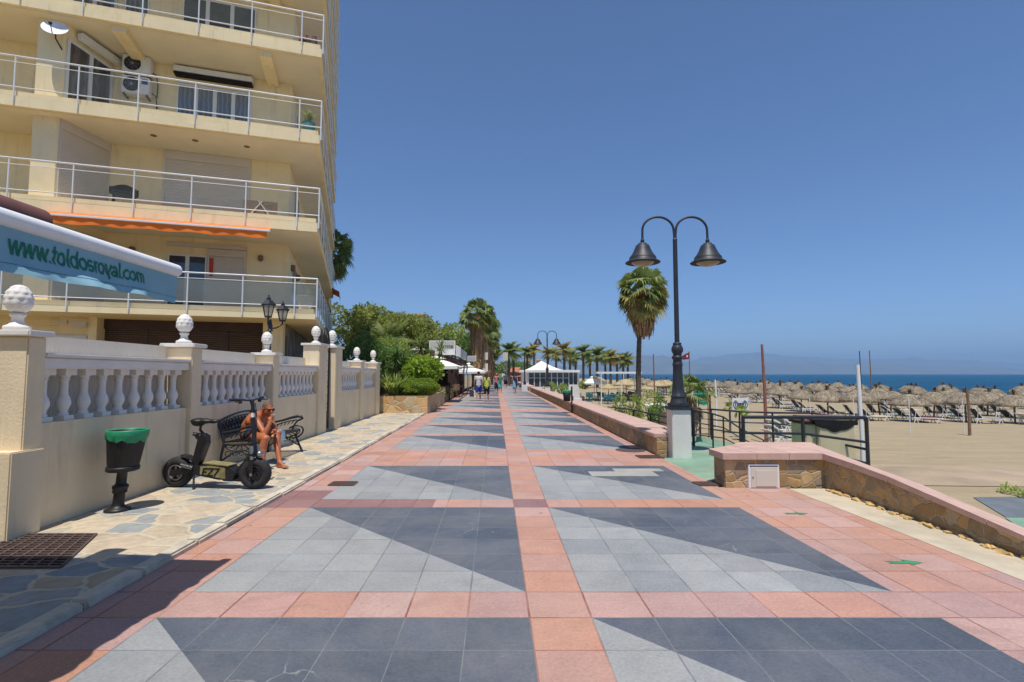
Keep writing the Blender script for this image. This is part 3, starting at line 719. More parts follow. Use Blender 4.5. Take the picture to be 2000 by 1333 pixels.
# rear block that carries the far end
mb=MB(B); mb.box(-6,-.25,15.25,19,5.9,25.5); mb.build('rear_block',M['cream'],bld)
for i,z in enumerate(FL):
    th=.33 if i==0 else .45
    mb=MB(B); mb.box(-17,0,0,15.2 if i else 14.2,z-th,z-.16); mb.box(-17,-.05,.05,15.15 if i else 14.15,z-.16,z)
    mb.build('balcony_slab',M['cream'],bld)
    if 0<i<7:   # pale soffit sheet and beams
        mb=MB(B); mb.box(-16.9,-.12,.12,1.99,z-th-.012,z-th-.004); mb.box(-1.09,-.12,2.0,15,z-th-.012,z-th-.004); mb.build('soffit',M['soffit'],bld)
    if i in (3,4):
        mb=MB(B)
        for s0 in (-5.9,-1.9): mb=MB(B); mb.box(s0,s0+.36,.15,1.99,z-th-.20,z-th-.013); mb.build('beam',M['cream'],bld)
    if i==7: continue
    # prow between the flats
    mb=MB(B); top=FL[i+1]-.45
    mb.tf=None; mb.prism([B(-7.8,.42,0)[:2],B(-7.2,.42,0)[:2],B(-6.5,2.06,0)[:2],B(-8.4,2.06,0)[:2]],z+.003,top-.003)
    mb.build('prow',M['cream'],bld)
    # railings
    rt=z+.97; rb=z+.04
    mb=MB(B)
    def rail(p0,p1):
        (sa,ta),(sb,tb)=p0,p1
        mb.tube([(sa,ta,rt),(sb,tb,rt)],.026,8); mb.tube([(sa,ta,rt-.17),(sb,tb,rt-.17)],.011,6); mb.tube([(sa,ta,rb+.04),(sb,tb,rb+.04)],.017,6)
    rail((-15,-.03),(.04,-.03)); rail((.04,-.03),(.04,14.0 if i==0 else 15.0))
    for k in range(1,10 if i<6 else 3): mb.cyl((.04,1.48*k,z-.3),(.04,1.48*k,rt),.02,n=8); 
    rl=mb.build('railing',M['whiteplain'],bld)
    for k in range(8 if i<4 else 3):
        s=-.62-1.485*k
        mb=MB(B); mb.cyl((s,-.03,z-.34 if i else z-.26),(s,-.03,rt),.021,n=8); mb.cyl((s,-.03,z-.30),(s,.02,z-.30),.014,n=6); mb.cyl((s,-.03,z-.08),(s,.02,z-.08),.014,n=6)
        mb.build('post',M['whiteplain'],rl)
    mb=MB(B); mb.cyl((.04,-.03,z-.34 if i else z-.26),(.04,-.03,rt),.024,n=8); mb.build('post',M['whiteplain'],rl)
    mb=MB(B); g0=rb+.07; g1=rt-.19
    mb.add([(-15,-.03,g0),(.02,-.03,g0),(.02,-.03,g1),(-15,-.03,g1)],[(0,1,2,3)]); mb.add([(.04,0,g0),(.04,13.9,g0),(.04,13.9,g1),(.04,0,g1)],[(0,1,2,3)])
    mb.build('glass_panel',M['frost'] if i==0 else M['railglass'],rl)
# openings on the front wall: frames set proud of the wall
def window(sl,sr,z0,z1,leaves,glass,name='window',t=2.0,curt=None,f=.06,rec=0):
    mb=MB(B); mb.box(sl,sr,t-.05,t-.003,z0,z0+f); mb.box(sl,sr,t-.05,t-.003,z1-f,z1)
    for k in range(leaves+1):
        s=sl+(sr-sl)*k/leaves; w=f if 0<k<leaves else f*.7
        a,b2=max(sl,s-w),min(sr,s+w); mb.box(a,b2,t-.052,t-.003,z0+f,z1-f)
    w=mb.build(name,M['whiteplain'],bld)
    mb=MB(B); mb.add([(sl+.02,t-.018,z0+.02),(sr-.02,t-.018,z0+.02),(sr-.02,t-.018,z1-.02),(sl+.02,t-.018,z1-.02)],[(0,1,2,3)])
    mb.build('pane',glass,w)
    return w
def curtainmat(name,c,dirn=(1,0,0)):
    m,n,l,b=nt(name); pos=wpos(n)
    dp=n.new("ShaderNodeVectorMath"); dp.operation='DOT_PRODUCT'; dp.inputs[1].default_value=(e1.x,e1.y,0); l.new(pos,dp.inputs[0])
    w=math_(n,l,'SINE',math_(n,l,'ADD',math_(n,l,'MULTIPLY',dp.outputs['Value'],44),math_(n,l,'MULTIPLY',noise_(n,l,pos,2.5,2),6)))
    l.new(rgbmix(n,l,ramp(n,l,w,[(.1,0.),(.9,1.)]),mul(c,.55),c),b.inputs['Base Color'])
    b.inputs['Roughness'].default_value=.25; b.inputs['Specular IOR Level'].default_value=.7; b.inputs['Coat Weight'].default_value=.6; b.inputs['Coat Roughness'].default_value=.03
    return m
CB=curtainmat('curtain_behind_glass',C3(128,140,154,.75)); CG=curtainmat('grey_curtain_behind_glass',C3(112,108,110,.8))
def shutter(sl,sr,z0,z1,box=.3,name='roller_shutter',m='pvc',t=2.0):
    mb=MB(B); z=z0
    while z<z1-.01:
        zz=min(z+.055,z1); mb.add([(sl,t-.035,z),(sr,t-.035,z),(sr,t-.042,(z+zz)/2),(sl,t-.042,(z+zz)/2),(sr,t-.035,zz-.004),(sl,t-.035,zz-.004)],[(0,1,2,3),(3,2,4,5)]); z=zz
    sh=mb.build(name,M[m],bld)
    mb=MB(B); mb.box(sl-.06,sl,t-.06,t-.003,z0,z1+box); mb.box(sr,sr+.06,t-.06,t-.003,z0,z1+box); mb.box(sl,sr,t-.065,t-.003,z1,z1+box)
    mb.build('shutter_frame',M['pvc'],sh); return sh
# floor 3 (tops at 9.55): four-leaf window, roll box
window(-4.68,-2.40,9.57,11.45,4,CB)
mb=MB(B); mb.bbox(-4.76,-2.34,1.72,1.99,11.72,11.96,.03); bx=mb.build('awning_cassette',M['white'],bld); mb=MB(B); mb.box(-4.74,-2.36,1.70,1.98,11.66,11.719); mb.build('slot',M['dark'],bx)
# floor 2: closed shutters
shutter(-4.92,-2.42,6.64,8.78)
# floor 1: half-open window and shutter
window(-4.74,-3.60,3.68,5.58,2,M['glassd']); shutter(-3.52,-2.46,3.68,5.58,.24)
mb=MB(B); mb.box(-3.50,-3.40,1.93,1.99,4.9,5.5); mb.build('red_curtain',M['awnred'],bld)
mb=MB(B); mb.box(-4.8,-2.4,1.94,1.997,5.84,5.98); mb.build('shutter_box',M['pvc'],bld)
# floor 4
window(-4.62,-2.34,12.51,14.6,3,M['glassd']); window(-6.3,-5.6,12.51,14.6,1,CB)
for z in FL[4:7]: window(-4.62,-2.34,z+.02,z+2.1,3,M['glassd'])
# angled wall beside the prow: doors / shutters on it
pa=Vector(B(-7.2,.42,0)[:2]); pb=Vector(B(-6.5,2.06,0)[:2]); dd=(pb-pa).normalized(); nn=Vector((dd.y,-dd.x))
def A(d,o,z): q=pa+dd*d+nn*o; return (q.x,q.y,z)
def adoor(z0,z1,kind):
    mb=MB(A); L=(pb-pa).length; a,b2=.12,L-.12
    if kind=='shutter':
        z=z0
        while z<z1-.01:
            zz=min(z+.055,z1); mb.add([(a,.025,z),(b2,.025,z),(b2,.032,(z+zz)/2),(a,.032,(z+zz)/2),(b2,.025,zz-.004),(a,.025,zz-.004)],[(0,1,2,3),(3,2,4,5)]); z=zz
        sh=mb.build('roller_shutter',M['pvc'],bld)
        mb=MB(A); mb.box(a-.06,a,.003,.05,z0,z1+.3); mb.box(b2,b2+.06,.003,.05,z0,z1+.3); mb.box(a,b2,.003,.055,z1,z1+.3); mb.build('shutter_frame',M['pvc'],sh)
    else:
        m_=(a+b2)/2
        mb.box(a,b2,.003,.05,z0,z0+.07); mb.box(a,b2,.003,.05,z1-.07,z1)
        for c,w in ((a+.04,.04),(m_,.06),(b2-.04,.04)): mb.box(c-w,c+w,.003,.052,z0+.07,z1-.07)
        w=mb.build('sliding_door',M['whiteplain'],bld)
        mb=MB(A); mb.add([(a+.02,.018,z0+.02),(b2-.02,.018,z0+.02),(b2-.02,.018,z1-.02),(a+.02,.018,z1-.02)],[(0,1,2,3)]); mb.build('pane',CG if z0<11 else CB,w)
        mb=MB(A); mb.bbox(a+.25,b2+.12,.05,.26,z1+.12,z1+.33,.03); mb.build('awning_cassette',M['white'],bld)
adoor(9.57,11.6,'door'); adoor(6.64,8.8,'shutter'); adoor(12.51,14.5,'door'); adoor(3.68,5.6,'shutter')
# air-conditioning units
for k,(z,fan) in enumerate(((11.42,0),(10.72,1))):
    mb=MB(B); s0=-6.16
    mb.bbox(s0,s0+.78,1.62,1.93,z,z+.58,.02); ac=mb.build('air_conditioner',M['white'],bld)
    mb=MB(B)
    c=(s0+.29,1.612,z+.29)
    mb.cyl((c[0],c[1]+.006,c[2]),c,.235,n=28); mb.build('fan_opening',M['dark'],ac)
    mb=MB(B)
    for r in (.08,.13,.18,.235): mb.tube([(c[0]+r*math.cos(2*PI*i/24),1.605,c[2]+r*math.sin(2*PI*i/24)) for i in range(24)],.005,4,closed=True)
    for i in range(8): mb.cyl((c[0]+.03*math.cos(PI/4*i),1.604,c[2]+.03*math.sin(PI/4*i)),(c[0]+.23*math.cos(PI/4*i),1.604,c[2]+.23*math.sin(PI/4*i)),.004,n=4)
    mb.cyl((c[0],1.606,c[2]),(c[0],1.598,c[2]),.045); mb.build('fan_grille',M['steel'],ac)
    mb=MB(B); mb.box(s0+.05,s0+.09,1.63,1.995,z-.06,z-.004); mb.box(s0+.69,s0+.73,1.63,1.995,z-.06,z-.004); mb.tube([(s0+.8,1.8,z+.15),(s0+.9,1.85,z+.1),(s0+.92,1.95,z-.2),(s0+.9,1.97,z-.6)],.018,6); mb.build('bracket',M['black'],ac)
    if k==1: mb=MB(B); mb.box(s0+.57,s0+.74,1.608,1.619,z+.33,z+.5); mb.build('label_plate',mat('blue_plate',C3(40,70,150,.9),.5,.05),ac)
# satellite dish on the prow corner
dc=Vector(P(108,58,14.25)); aim=Vector((.36,-.78,.46)).normalized(); q=aim.to_track_quat('Z','Y').to_matrix()
mb=MB(lambda x,y,z:tuple(dc+q@Vector((x,y,z))))
mb.lathe([(0,.0),(.12,.008),(.24,.03),(.31,.055),(.315,.06),(.31,.062),(.24,.038),(.12,.015),(0,.006)][::1],(0,0,0),32)
ds=mb.build('satellite_dish',M['white'],bld)
mb=MB(); mb.tube([dc+q@Vector((0,-.3,.05)),dc+q@Vector((0,-.22,.28))],.012,6); pq_=dc+q@Vector((0,-.2,.3)); mb.ell(pq_,.045,.045,.06)
mb.tube([dc-aim*.02,dc-aim*.12+Vector((-.02,0,-.15)),Vector(B(-7.2,.42,dc.z-.42)) ],.02,6); mb.build('dish_arm',M['black'],ds)
# lamps, sprinklers, boxes
def wlamp(s,z,t=1.94):
    mb=MB(B); mb.lathe([(.05,-.1),(.085,-.05),(.09,.06),(.06,.1)],(s,t,z),10); mb.build('wall_lamp',M['wood'],bld)
for s,z in ((-5.75,5.62),(-1.95,5.6)): wlamp(s,z)
for tt in (3.2,5.2): 
    mb=MB(B); mb.lathe([(.05,-.12),(.085,-.06),(.09,.08),(.06,.12)],(-1.03,tt,5.55),10); mb.build('wall_lamp',M['wood'],bld)
for s in (-4.95,-3.8,-2.3):
    mb=MB(B); mb.lathe([(.09,-.012),(.09,0)],(s,.9,FL[2]-.464),14); mb.build('ceiling_lamp',M['wood'],bld)
mb=MB(B); mb.lathe([(.05,-.1),(.08,-.04),(.03,.08)],(-7.95,1.2,11.2),8); mb.build('wall_lamp',M['white'],bld)
mb=MB(B); mb.box(-7.0,-6.6,1.25,1.38,3.02,3.2); mb.box(-7.35,-7.1,1.28,1.38,3.1,3.22); mb.build('meter_box',M['pvc'],bld)
mb=MB(B)
for z in (3.17,3.11): mb.cyl((-12,1.34,z),(-7.2,1.34,z),.015,n=6)
mb.build('conduit',M['cream'],bld)
# ground floor: brown shutters and white garage door
mb=MB(B); mb.box(-6.38,-1.72,1.86,1.99,3.02,3.33); mb.build('lintel',M['dwood'],bld)
for sl,sr in ((-6.38,-5.25),(-5.2,-4.05),(-4.0,-2.9),(-2.85,-1.72)):
    mb=MB(B); z=0
    while z<3.0:
        zz=min(z+.07,3.02); mb.add([(sl,1.95,z),(sr,1.95,z),(sr,1.935,(z+zz)/2),(sl,1.935,(z+zz)/2),(sr,1.95,zz-.004),(sl,1.95,zz-.004)],[(0,1,2,3),(3,2,4,5)]); z=zz
    mb.box(sr,sr+.05,1.90,1.98,0,3.02); mb.build('roller_shutter',M['brown'],bld)
mb=MB(B); mb.box(-12,-6.6,1.75,1.99,-.2,3.33); mb.build('garage_wall',M['cream'],bld)
for sl,sr in ((-7.7,-6.75),(-8.95,-7.85)):
    mb=MB(B)
    for k in range(6): mb.bbox(sl,sr,1.70,1.745,.05+k*.46,.49+k*.46,.015)
    mb.build('garage_door',M['white'],bld)
# folding awnings
def wave_strip(mb,sl,sr,t,z0,z1,amp=.02,n=70,mi=0):
    vs=[]
    for i in range(n+1):
        s=sl+(sr-sl)*i/n
        vs.append((s,t,z1)); vs.append((s,t+amp*math.sin(i*1.1)+amp*.6*math.sin(i*.37),z0+.02*math.sin(i*.45)))
    mb.add(vs,[(2*i,2*i+1,2*i+3,2*i+2) for i in range(n)],mi,True)
mb=MB(B); mb.add([(-7.2,-.02,6.16),(-1.36,-.02,6.16),(-1.36,-.36,6.02),(-7.2,-.36,6.02)],[(0,1,2,3)]); wave_strip(mb,-7.2,-1.42,-.37,5.76,5.97,.012)
aw=mb.build('orange_awning',M['awnorange'],bld)
mb=MB(B); mb.bbox(-7.22,-1.33,-.41,-.345,5.955,6.018,.01); mb.build('front_bar',M['white'],aw)
mb=MB(B); mb.bbox(-9.3,-8.28,-.2,-.1,9.02,9.08,.01); wave_strip(mb,-9.3,-8.3,-.15,8.78,9.03,.015,14,1); mb.build('red_awning',[M['white'],M['awnred']],bld)
mb=MB(B); mb.add([(-.1,12.6,6.45),(-.1,15.2,6.45),(.4,15.2,6.2),(.4,12.6,6.2)],[(0,1,2,3)]); mb.add([(.4,12.6,6.2),(.4,15.2,6.2),(.4,15.2,5.95),(.4,12.6,5.95)],[(0,1,2,3)]); mb.build('far_orange_awning',M['awnorange'],bld)
# side-wall openings
for i,z in enumerate(FL[:6]):
    for ta in (3.2,7.5,11.2):
        mb=MB(B); mb.box(-1.098,-1.05,ta,ta+1.9,z+.02,z+2.1); w=mb.build('side_window',M['whiteplain'],bld)
        mb=MB(B); mb.add([(-1.045,ta+.08,z+.1),(-1.045,ta+1.82,z+.1),(-1.045,ta+1.82,z+2.02),(-1.045,ta+.08,z+2.02)],[(0,1,2,3)]); mb.build('pane',M['glassd'],w)
# loose things on the balconies
def pot_plant(name,label,cat,s,t,z,prof,pm,leaf,hl,nl,seed,grp=None):
    r=thing(name,label,cat,B(s,t,z),0,grp); r_=random.Random(seed)
    mb=MB(); mb.lathe(prof,(0,0,0),20); mb.build('pot',pm,r,False)
    mb=MB(); top=prof[-1][1]
    for k in range(nl):
        a=r_.uniform(0,2*PI); e=r_.uniform(.1,1.0); L=hl*r_.uniform(.6,1.1); d=Vector((math.cos(a)*e*.8,math.sin(a)*e*.8,1)).normalized()
        p0=Vector((0,0,top-.02)); p1=p0+d*L*.6; p2=p1+Vector((d.x*1.3,d.y*1.3,d.z*.3))*L*.4; w=Vector((-math.sin(a),math.cos(a),0))*.018
        mb.add([p0-w*.5,p0+w*.5,p1+w,p1-w,p2],[(0,1,2,3),(3,2,4)])
    mb.build('leaves',leaf,r,False); return r
pot_plant('potted_plant','bushy plant in a teal glazed pot in the corner of a high balcony','potted plant',-.38,.45,FL[2],[(.13,0),(.2,.06),(.22,.3),(.19,.36),(.22,.4)],M['plastic_teal'],M['leaf_olive'],.62,90,1)
pot_plant('potted_plant','spiky plant in a white pot in the corner of the lowest balcony','potted plant',-.34,.45,FL[0]+.003,[(.16,0),(.2,.1),(.24,.36),(.28,.4),(.28,.46)],M['white'],M['leaf_mid'],.36,40,2)
r=thing('flower_box','brown box of pink flowers on the highest visible balcony','flower box',B(-.45,.3,FL[3]))
mb=MB(); mb.bbox(-.28,.28,-.11,.11,0,.2,.015); mb.build('box',M['brown'],r,False)
mb=MB(); q_=random.Random(4)
for k in range(60): c=Vector((q_.uniform(-.27,.27),q_.uniform(-.12,.12),.2+q_.uniform(0,.16))); mb.ell(c,.035,.035,.028,k%3==0,6)
mb.build('flowers',[M['pinkflower'],M['leaf_dark']],r,False)
r=thing('armchair','dark wicker armchair behind the railing of the shuttered balcony','chair',B(-5.55,.6,FL[1]),BR+.3)
mb=MB(); mb.bbox(-.3,.3,-.28,.28,.36,.44,.03); mb.build('seat',M['black'],r,False)
mb=MB(); pts=[]; 
for k in range(17):
    a=PI*k/16; h=.8-.2*abs(math.cos(a))**2
    pts.append((.36*math.cos(a),.02+.33*math.sin(a),h))
vs=[(x,y,.40) for x,y,z in pts]+pts+[(x*.9,y*.9,.40) for x,y,z in pts]+[(x*.9,y*.9,z) for x,y,z in pts]; m_=17
mb.add(vs,[(i,i+1,m_+i+1,m_+i) for i in range(16)]+[(2*m_+i+1,2*m_+i,3*m_+i,3*m_+i+1) for i in range(16)]+[(m_+i,m_+i+1,3*m_+i+1,3*m_+i) for i in range(16)],0,True); mb.build('backrest',M['black'],r,False)
for x in (-.25,.25):
    for y in (-.24,.24): mb=MB(); mb.cyl((x,y,0),(x*.95,y*.95,.37),.022); mb.build('leg',M['black'],r,False)
r=thing('folding_table','folded brown slatted table leaning behind the balcony railing','table',B(-1.75,.35,FL[1]),BR)
mb=MB()
for k in range(9): y=-.3+k*.0; mb.bbox(-.5,.5,.02,.05,.12+k*.045,.155+k*.045,.004)
mb.build('top',M['wood'],r,False)
for sx in (-1,1): mb=MB(); mb.extr([(sx*.32-.02,-.01,0),(sx*.32+.02,-.01,0),(-sx*.05+.02,-.01,.5),(-sx*.05-.02,-.01,.5)],(0,.024,0)); mb.build('leg',M['pvc'],r,False)

# ================================================================ TEAL AWNING (front left)
root=thing('awning','teal canvas awning with white front bar and green web address on its valance','awning',(-3.7,3.2,0))
AX=-2.48; AY1=3.74; AY0=.6; AZ=2.345
mb=MB(); mb.box(-5.2,-3.72,-1.5,3.46,-.1,2.94); kw=thing('kiosk','cream kiosk that carries the teal awning at the left edge','kiosk',(-4.5,1,0)); mb.build('wall',M['cream'],kw)
mb=MB(); mb.bbox(-5.3,-3.66,-1.6,3.5,2.942,3.02,.02); mb.build('roof',M['brownfab'],kw)
mb=MB(); n=30; vs=[]; fs=[]
for i in range(n+1):
    y=AY0+(AY1-.02-AY0)*i/n
    for j in range(9):
        t=j/8; vs.append((AX-.03+(-3.52-AX)*t,y,AZ+.0+(.28)*t-.03*math.sin(PI*t)))
for i in range(n):
    for j in range(8): fs.append((i*9+j,i*9+j+1,(i+1)*9+j+1,(i+1)*9+j))
mb.add(vs,fs,0,True); mb.build('canvas',M['awn'],root)
mb=MB(); mb.cyl((AX,AY0-.05,AZ),(AX,AY1,AZ),.045,n=16); mb.ell((AX,AY1,AZ),.045,.02,.045); mb.build('front_bar',M['white'],root)
mb=MB(); mb.cyl((-3.56,AY0-.1,2.72),(-3.56,AY1+.05,2.72),.105,n=16); mb.build('roller',M['brownfab'],root)
mb=MB(); mb.tube([(-3.7,AY1-.45,2.7),(-3.1,AY1-.9,2.5),(AX-.05,AY1-.4,AZ)],.022,8); mb.build('folding_arm',M['white'],root)
mb=MB(); mb.tube([(-3.7,AY0+.35,2.7),(-3.1,AY0+.9,2.5),(AX-.05,AY0+.3,AZ)],.022,8); mb.build('folding_arm',M['white'],root)
VH=.225
def vx(y,d):       # fold offset of the valance at distance y, depth d (0 top .. 1 hem)
    e=max(0,min(1,(3.50-y)/.14)); e=e*e*(3-2*e)                      # the far end hangs straight
    q=max(0,d-.46)/.54; q=q*q*(2-q)
    w=.016*math.sin(y*9.0+.6)+.011*math.sin(y*17+1.7)+.007*math.sin(y*33)
    cr=.016*mnoise.noise((y*8,d*3,0))+.010*mnoise.noise((y*17,d*7,5))
    return AX+.012+e*(q*.055+q*w*1.1+min(1,d*2)*cr*.8)-.01*d*(1-e)
def vz(y,d): return AZ-.03-d*(VH+.016*math.sin(y*3.1)-.0*y)-.0
mb=MB(); ny,nd=150,10; vs=[]; fs=[]
for i in range(ny+1):
    y=AY0+(AY1-AY0)*i/ny
    for j in range(nd+1): vs.append((vx(y,j/nd),y,vz(y,j/nd)))
for i in range(ny):
    for j in range(nd): fs.append((i*(nd+1)+j,i*(nd+1)+j+1,(i+1)*(nd+1)+j+1,(i+1)*(nd+1)+j))
mb.add(vs,fs,0,True); val=mb.build('valance',M['awn'],root)
mb=MB()
for d,off in ((.80,.002),):
    vs=[];
    for i in range(ny+1):
        y=AY0+(AY1-AY0)*i/ny; vs+= [(vx(y,d)+off,y,vz(y,d)),(vx(y,d+.012)+off,y,vz(y,d+.012))]
    mb.add(vs,[(2*i,2*i+1,2*i+3,2*i+2) for i in range(ny)])
mb.build('hem_seam',mat('dark_seam',C3(70,120,140,.8),.9,.05),val)
def glyphs(txt):
    """bold grotesque lower-case letters built from thick strokes; x-height 1"""
    SW=.205
    def arc(cx,cy,rx,ry,a0,a1,n=14): return [(cx+rx*math.cos(math.radians(a0+(a1-a0)*i/n)),cy+ry*math.sin(math.radians(a0+(a1-a0)*i/n))) for i in range(n+1)]
    h=SW/2; R=.5-h
    G={'w':(1.42,[[(.08,1),(.40,0)],[(.40,0),(.71,1)],[(.71,1),(1.02,0)],[(1.02,0),(1.34,1)]]),
       '.':(.42,[[(.21,0),(.21,SW)]]),
       't':(.62,[[(.28,1.28),(.28,.3)]+arc(.28+.18,.29,.18,.29-h,180,275,8),[(.02,1-h*.9),(.58,1-h*.9)]]),
       'o':(1.08,[arc(.54,.5,.42,R,0,360,24)]),
       'l':(.46,[[(.23,0),(.23,1.38)]]),
       'd':(1.08,[arc(.50,.5,.38,R,0,360,24),[(.90,0),(.90,1.38)]]),
       's':(.94,[arc(.47,.72,.31,.28-h,25,180,10)+arc(.47,.5,.31,.06,180,200,2)+[(.47,.5)]+arc(.47,.30,.33,.30-h,75,-155,14)]),
       'r':(.66,[[(.2,0),(.2,1)],arc(.55,.48,.35,.5-h*.8,180,80,10)]),
       'y':(1.0,[[(.08,1),(.50,.05)],[(.92,1),(.50,-.12),(.40,-.30),(.12,-.30)]]),
       'a':(1.0,[arc(.47,.62,.31,.38-h,165,0,12)+[(.78,.5),(.78,.15),(.84,0)],arc(.43,.29,.28,.29-h,0,360,18)]),
       'c':(.98,[arc(.52,.5,.40,R,42,318,20)]),
       'm':(1.56,[[(.2,0),(.2,1)],arc(.50,.62,.30,.38-h,180,0,12)+[(.80,0)],arc(1.08,.62,.28,.38-h,180,0,12)+[(1.36,0)]])}
    vs=[];fs=[];x=0;lay=0
    for ch in txt:
        wd,strokes=G[ch]
        for st_ in strokes:
            lay+=1; P_=[Vector((x+px_,py_)) for px_,py_ in st_]
            Q=[P_[0]]
            for a,b in zip(P_,P_[1:]):
                k=max(1,int((b-a).length/.2)); Q+=[a.lerp(b,i/k) for i in range(1,k+1)]
            n0=len(vs)
            for i,p in enumerate(Q):
                t=(Q[min(i+1,len(Q)-1)]-Q[max(i-1,0)]).normalized(); nr=Vector((-t.y,t.x))*h
                if ch in 'wy' : nr=Vector((h*1.08,0))
                vs+=[(p.x-nr.x,p.y-nr.y,(lay%7)*.0002),(p.x+nr.x,p.y+nr.y,(lay%7)*.0002)]
            fs+=[(n0+2*i,n0+2*i+1,n0+2*i+3,n0+2*i+2) for i in range(len(Q)-1)]
        x+=wd
    return vs,fs,x
tv,tf_,wmax=glyphs('www.toldosroyal.com'); ya_,yb_=2.47,3.40; xh=.072
bm=bmesh.new(); bv=[bm.verts.new(v) for v in tv]
for f in tf_: bm.faces.new([bv[i] for i in f])
for v in bm.verts:
    y=ya_+(yb_-ya_)*v.co.x/wmax; lz=v.co.z; zz=AZ-.03-.135+v.co.y*xh
    d=max(0,min(1,(AZ-.03-zz)/VH)); v.co=Vector((vx(y,d)+.004+lz,y,vz(y,d)))
mb=MB(); mb.bm(bm); mb.build('lettering',M['awntext'],val)
# ================================================================ STREET FURNITURE
# litter bin, leaning a little
root=thing('litter_bin','black litter bin with green bag on a leaning pedestal by the cream wall','bin',(-4.5,5.95,.03))
LB=lambda x,y,z:(x*.83+.085*z,y*.83,z)
mb=MB(LB); mb.lathe([(.0,.0),(.155,.0),(.155,.02),(.12,.035),(.08,.05),(.07,.08),(.066,.2)],(0,0,0),24); mb.lathe([(.066,.2),(.085,.205),(.088,.25),(.095,.255),(.095,.285),(.075,.295),(.062,.31),(.062,.46),(.1,.475)],(0,0,0),24); mb.build('pedestal',M['binblack'],root,False)
mb=MB(LB); rib=lambda a,z:1+(.018 if int(a/(2*PI)*72)%2 else 0)
mb.lathe([(.0,.44),(.185,.45),(.195,.46),(.195,.50),(.18,.505)],(0,0,0),36)
mb.lathe([(.178,.505),(.232,.88)],(0,0,0),144,0,rib); mb.lathe([(.232,.88),(.243,.885),(.243,.905),(.225,.905),(.17,.52),(0,.52)],(0,0,0),36); mb.build('basket',M['binblack'],root,False)
mb=MB(LB); n=64; vs=[]
for k in range(n):
    a=2*PI*k/n; drop=.07+.055*(.5+.5*math.cos(a-.1*PI+PI*.15))+.012*math.sin(7*a)+.008*math.sin(13*a+1); w=.006*math.sin(9*a)+.004*math.sin(17*a)
    rz=lambda z:.178+(.054)*(z-.505)/.375
    for (r,z) in ((rz(.905-drop)+.012+w,.905-drop),(rz(.905-drop*.5)+.014-w,.905-drop*.5),(.25,.908),(.243,.918),(.232,.905),(.21,.78+w*3),(.15,.6)):
        vs.append((r*math.cos(a),r*math.sin(a),z))
mb.add(vs,[(k*7+j,((k+1)%n)*7+j,((k+1)%n)*7+j+1,k*7+j+1) for k in range(n) for j in range(6)],0,True); mb.build('bag',M['green'],root,False)

# ornate bench along the wall --------------------------------------------------------------
bl=1.78
root=thing('park_bench','black cast iron bench with scrolled arms against the cream wall','bench',W(-4.52,9.45,.03),.032)
def arc_pts(c,rx,rz,a0,a1,n=12,x=0,rot=0):
    r=[]
    for i in range(n+1):
        a=math.radians(a0+(a1-a0)*i/n); yx=rx*math.cos(a); zz=rz*math.sin(a); q=math.radians(rot)
        r.append((c[0]+yx*math.cos(q)-zz*math.sin(q),x,c[1]+yx*math.sin(q)+zz*math.cos(q)))
    return r
# local: +x towards the promenade, y along the bench
def bench_end(y):
    mb=MB(); t=.019
    mb.tube([(-.02,y,0),(-.01,y,.2),(.03,y,.40),(.0,y,.55),(-.06,y,.70),(-.11,y,.84)],[.022,.02,.026,.024,.022,.02],8)    # back leg and stile
    mb.tube([(.66,y,0),(.60,y,.13),(.55,y,.24),(.52,y,.33)],[.026,.022,.022,.024],8)                                      # front leg
    mb.tube([(.0,y,.12)]+[(.06+.46*i/10,y,.12+.155*math.sin(PI*(.1+.8*i/10))) for i in range(11)]+[(.58,y,.14)],.015,6)     # arch between legs
    mb.tube([(.02,y,.40),(.2,y,.385),(.42,y,.395),(.56,y,.42)],.022,8)                                                    # seat bearer
    # arm: big loop from the stile over to a scrolled front, and a second loop under it
    mb.tube([(-.01,y,.58),(.12,y,.60),(.26,y,.63),(.42,y,.68),(.56,y,.71),(.62,y,.70),(.645,y,.665),(.61,y,.645),(.55,y,.62),(.50,y,.56),(.46,y,.48),(.43,y,.41)],[.018,.02,.022,.026,.03,.03,.026,.02,.018,.017,.016,.015],8)
    mb.tube([(.0,y,.47),(.1,y,.52),(.24,y,.575),(.40,y,.615),(.53,y,.635)],.013,6)
    mb.tube(arc_pts((.5,.40),.17,.115,-150,120,14,y,20),.018,7); mb.tube(arc_pts((.50,.40),.105,.07,-160,130,10,y,20),.012,6)
    mb.tube(arc_pts((.3,.415),.26,.13,190,350,14,y,4),.015,6)
    for k in range(6):
        a=math.radians(200+26*k); c=(.3,.42); mb.tube([(c[0]+.09*math.cos(a),y,c[1]+.05*math.sin(a)),(c[0]+.25*math.cos(a),y,c[1]+.125*math.sin(a))],.009,5)
    for k in range(5):
        t0=k/5; mb.tube([(.14+.07*k,y,.49+.018*k),(.17+.075*k,y,.545+.016*k)],.009,5)
    for k in range(4): mb.tube(arc_pts((.1+.11*k,.235+.03*math.sin(k)),.045,.05,0,360,10,y),.008,5)
    return mb
for y in (-bl/2,bl/2): bench_end(y).build('end_frame',M['black'],root,False)
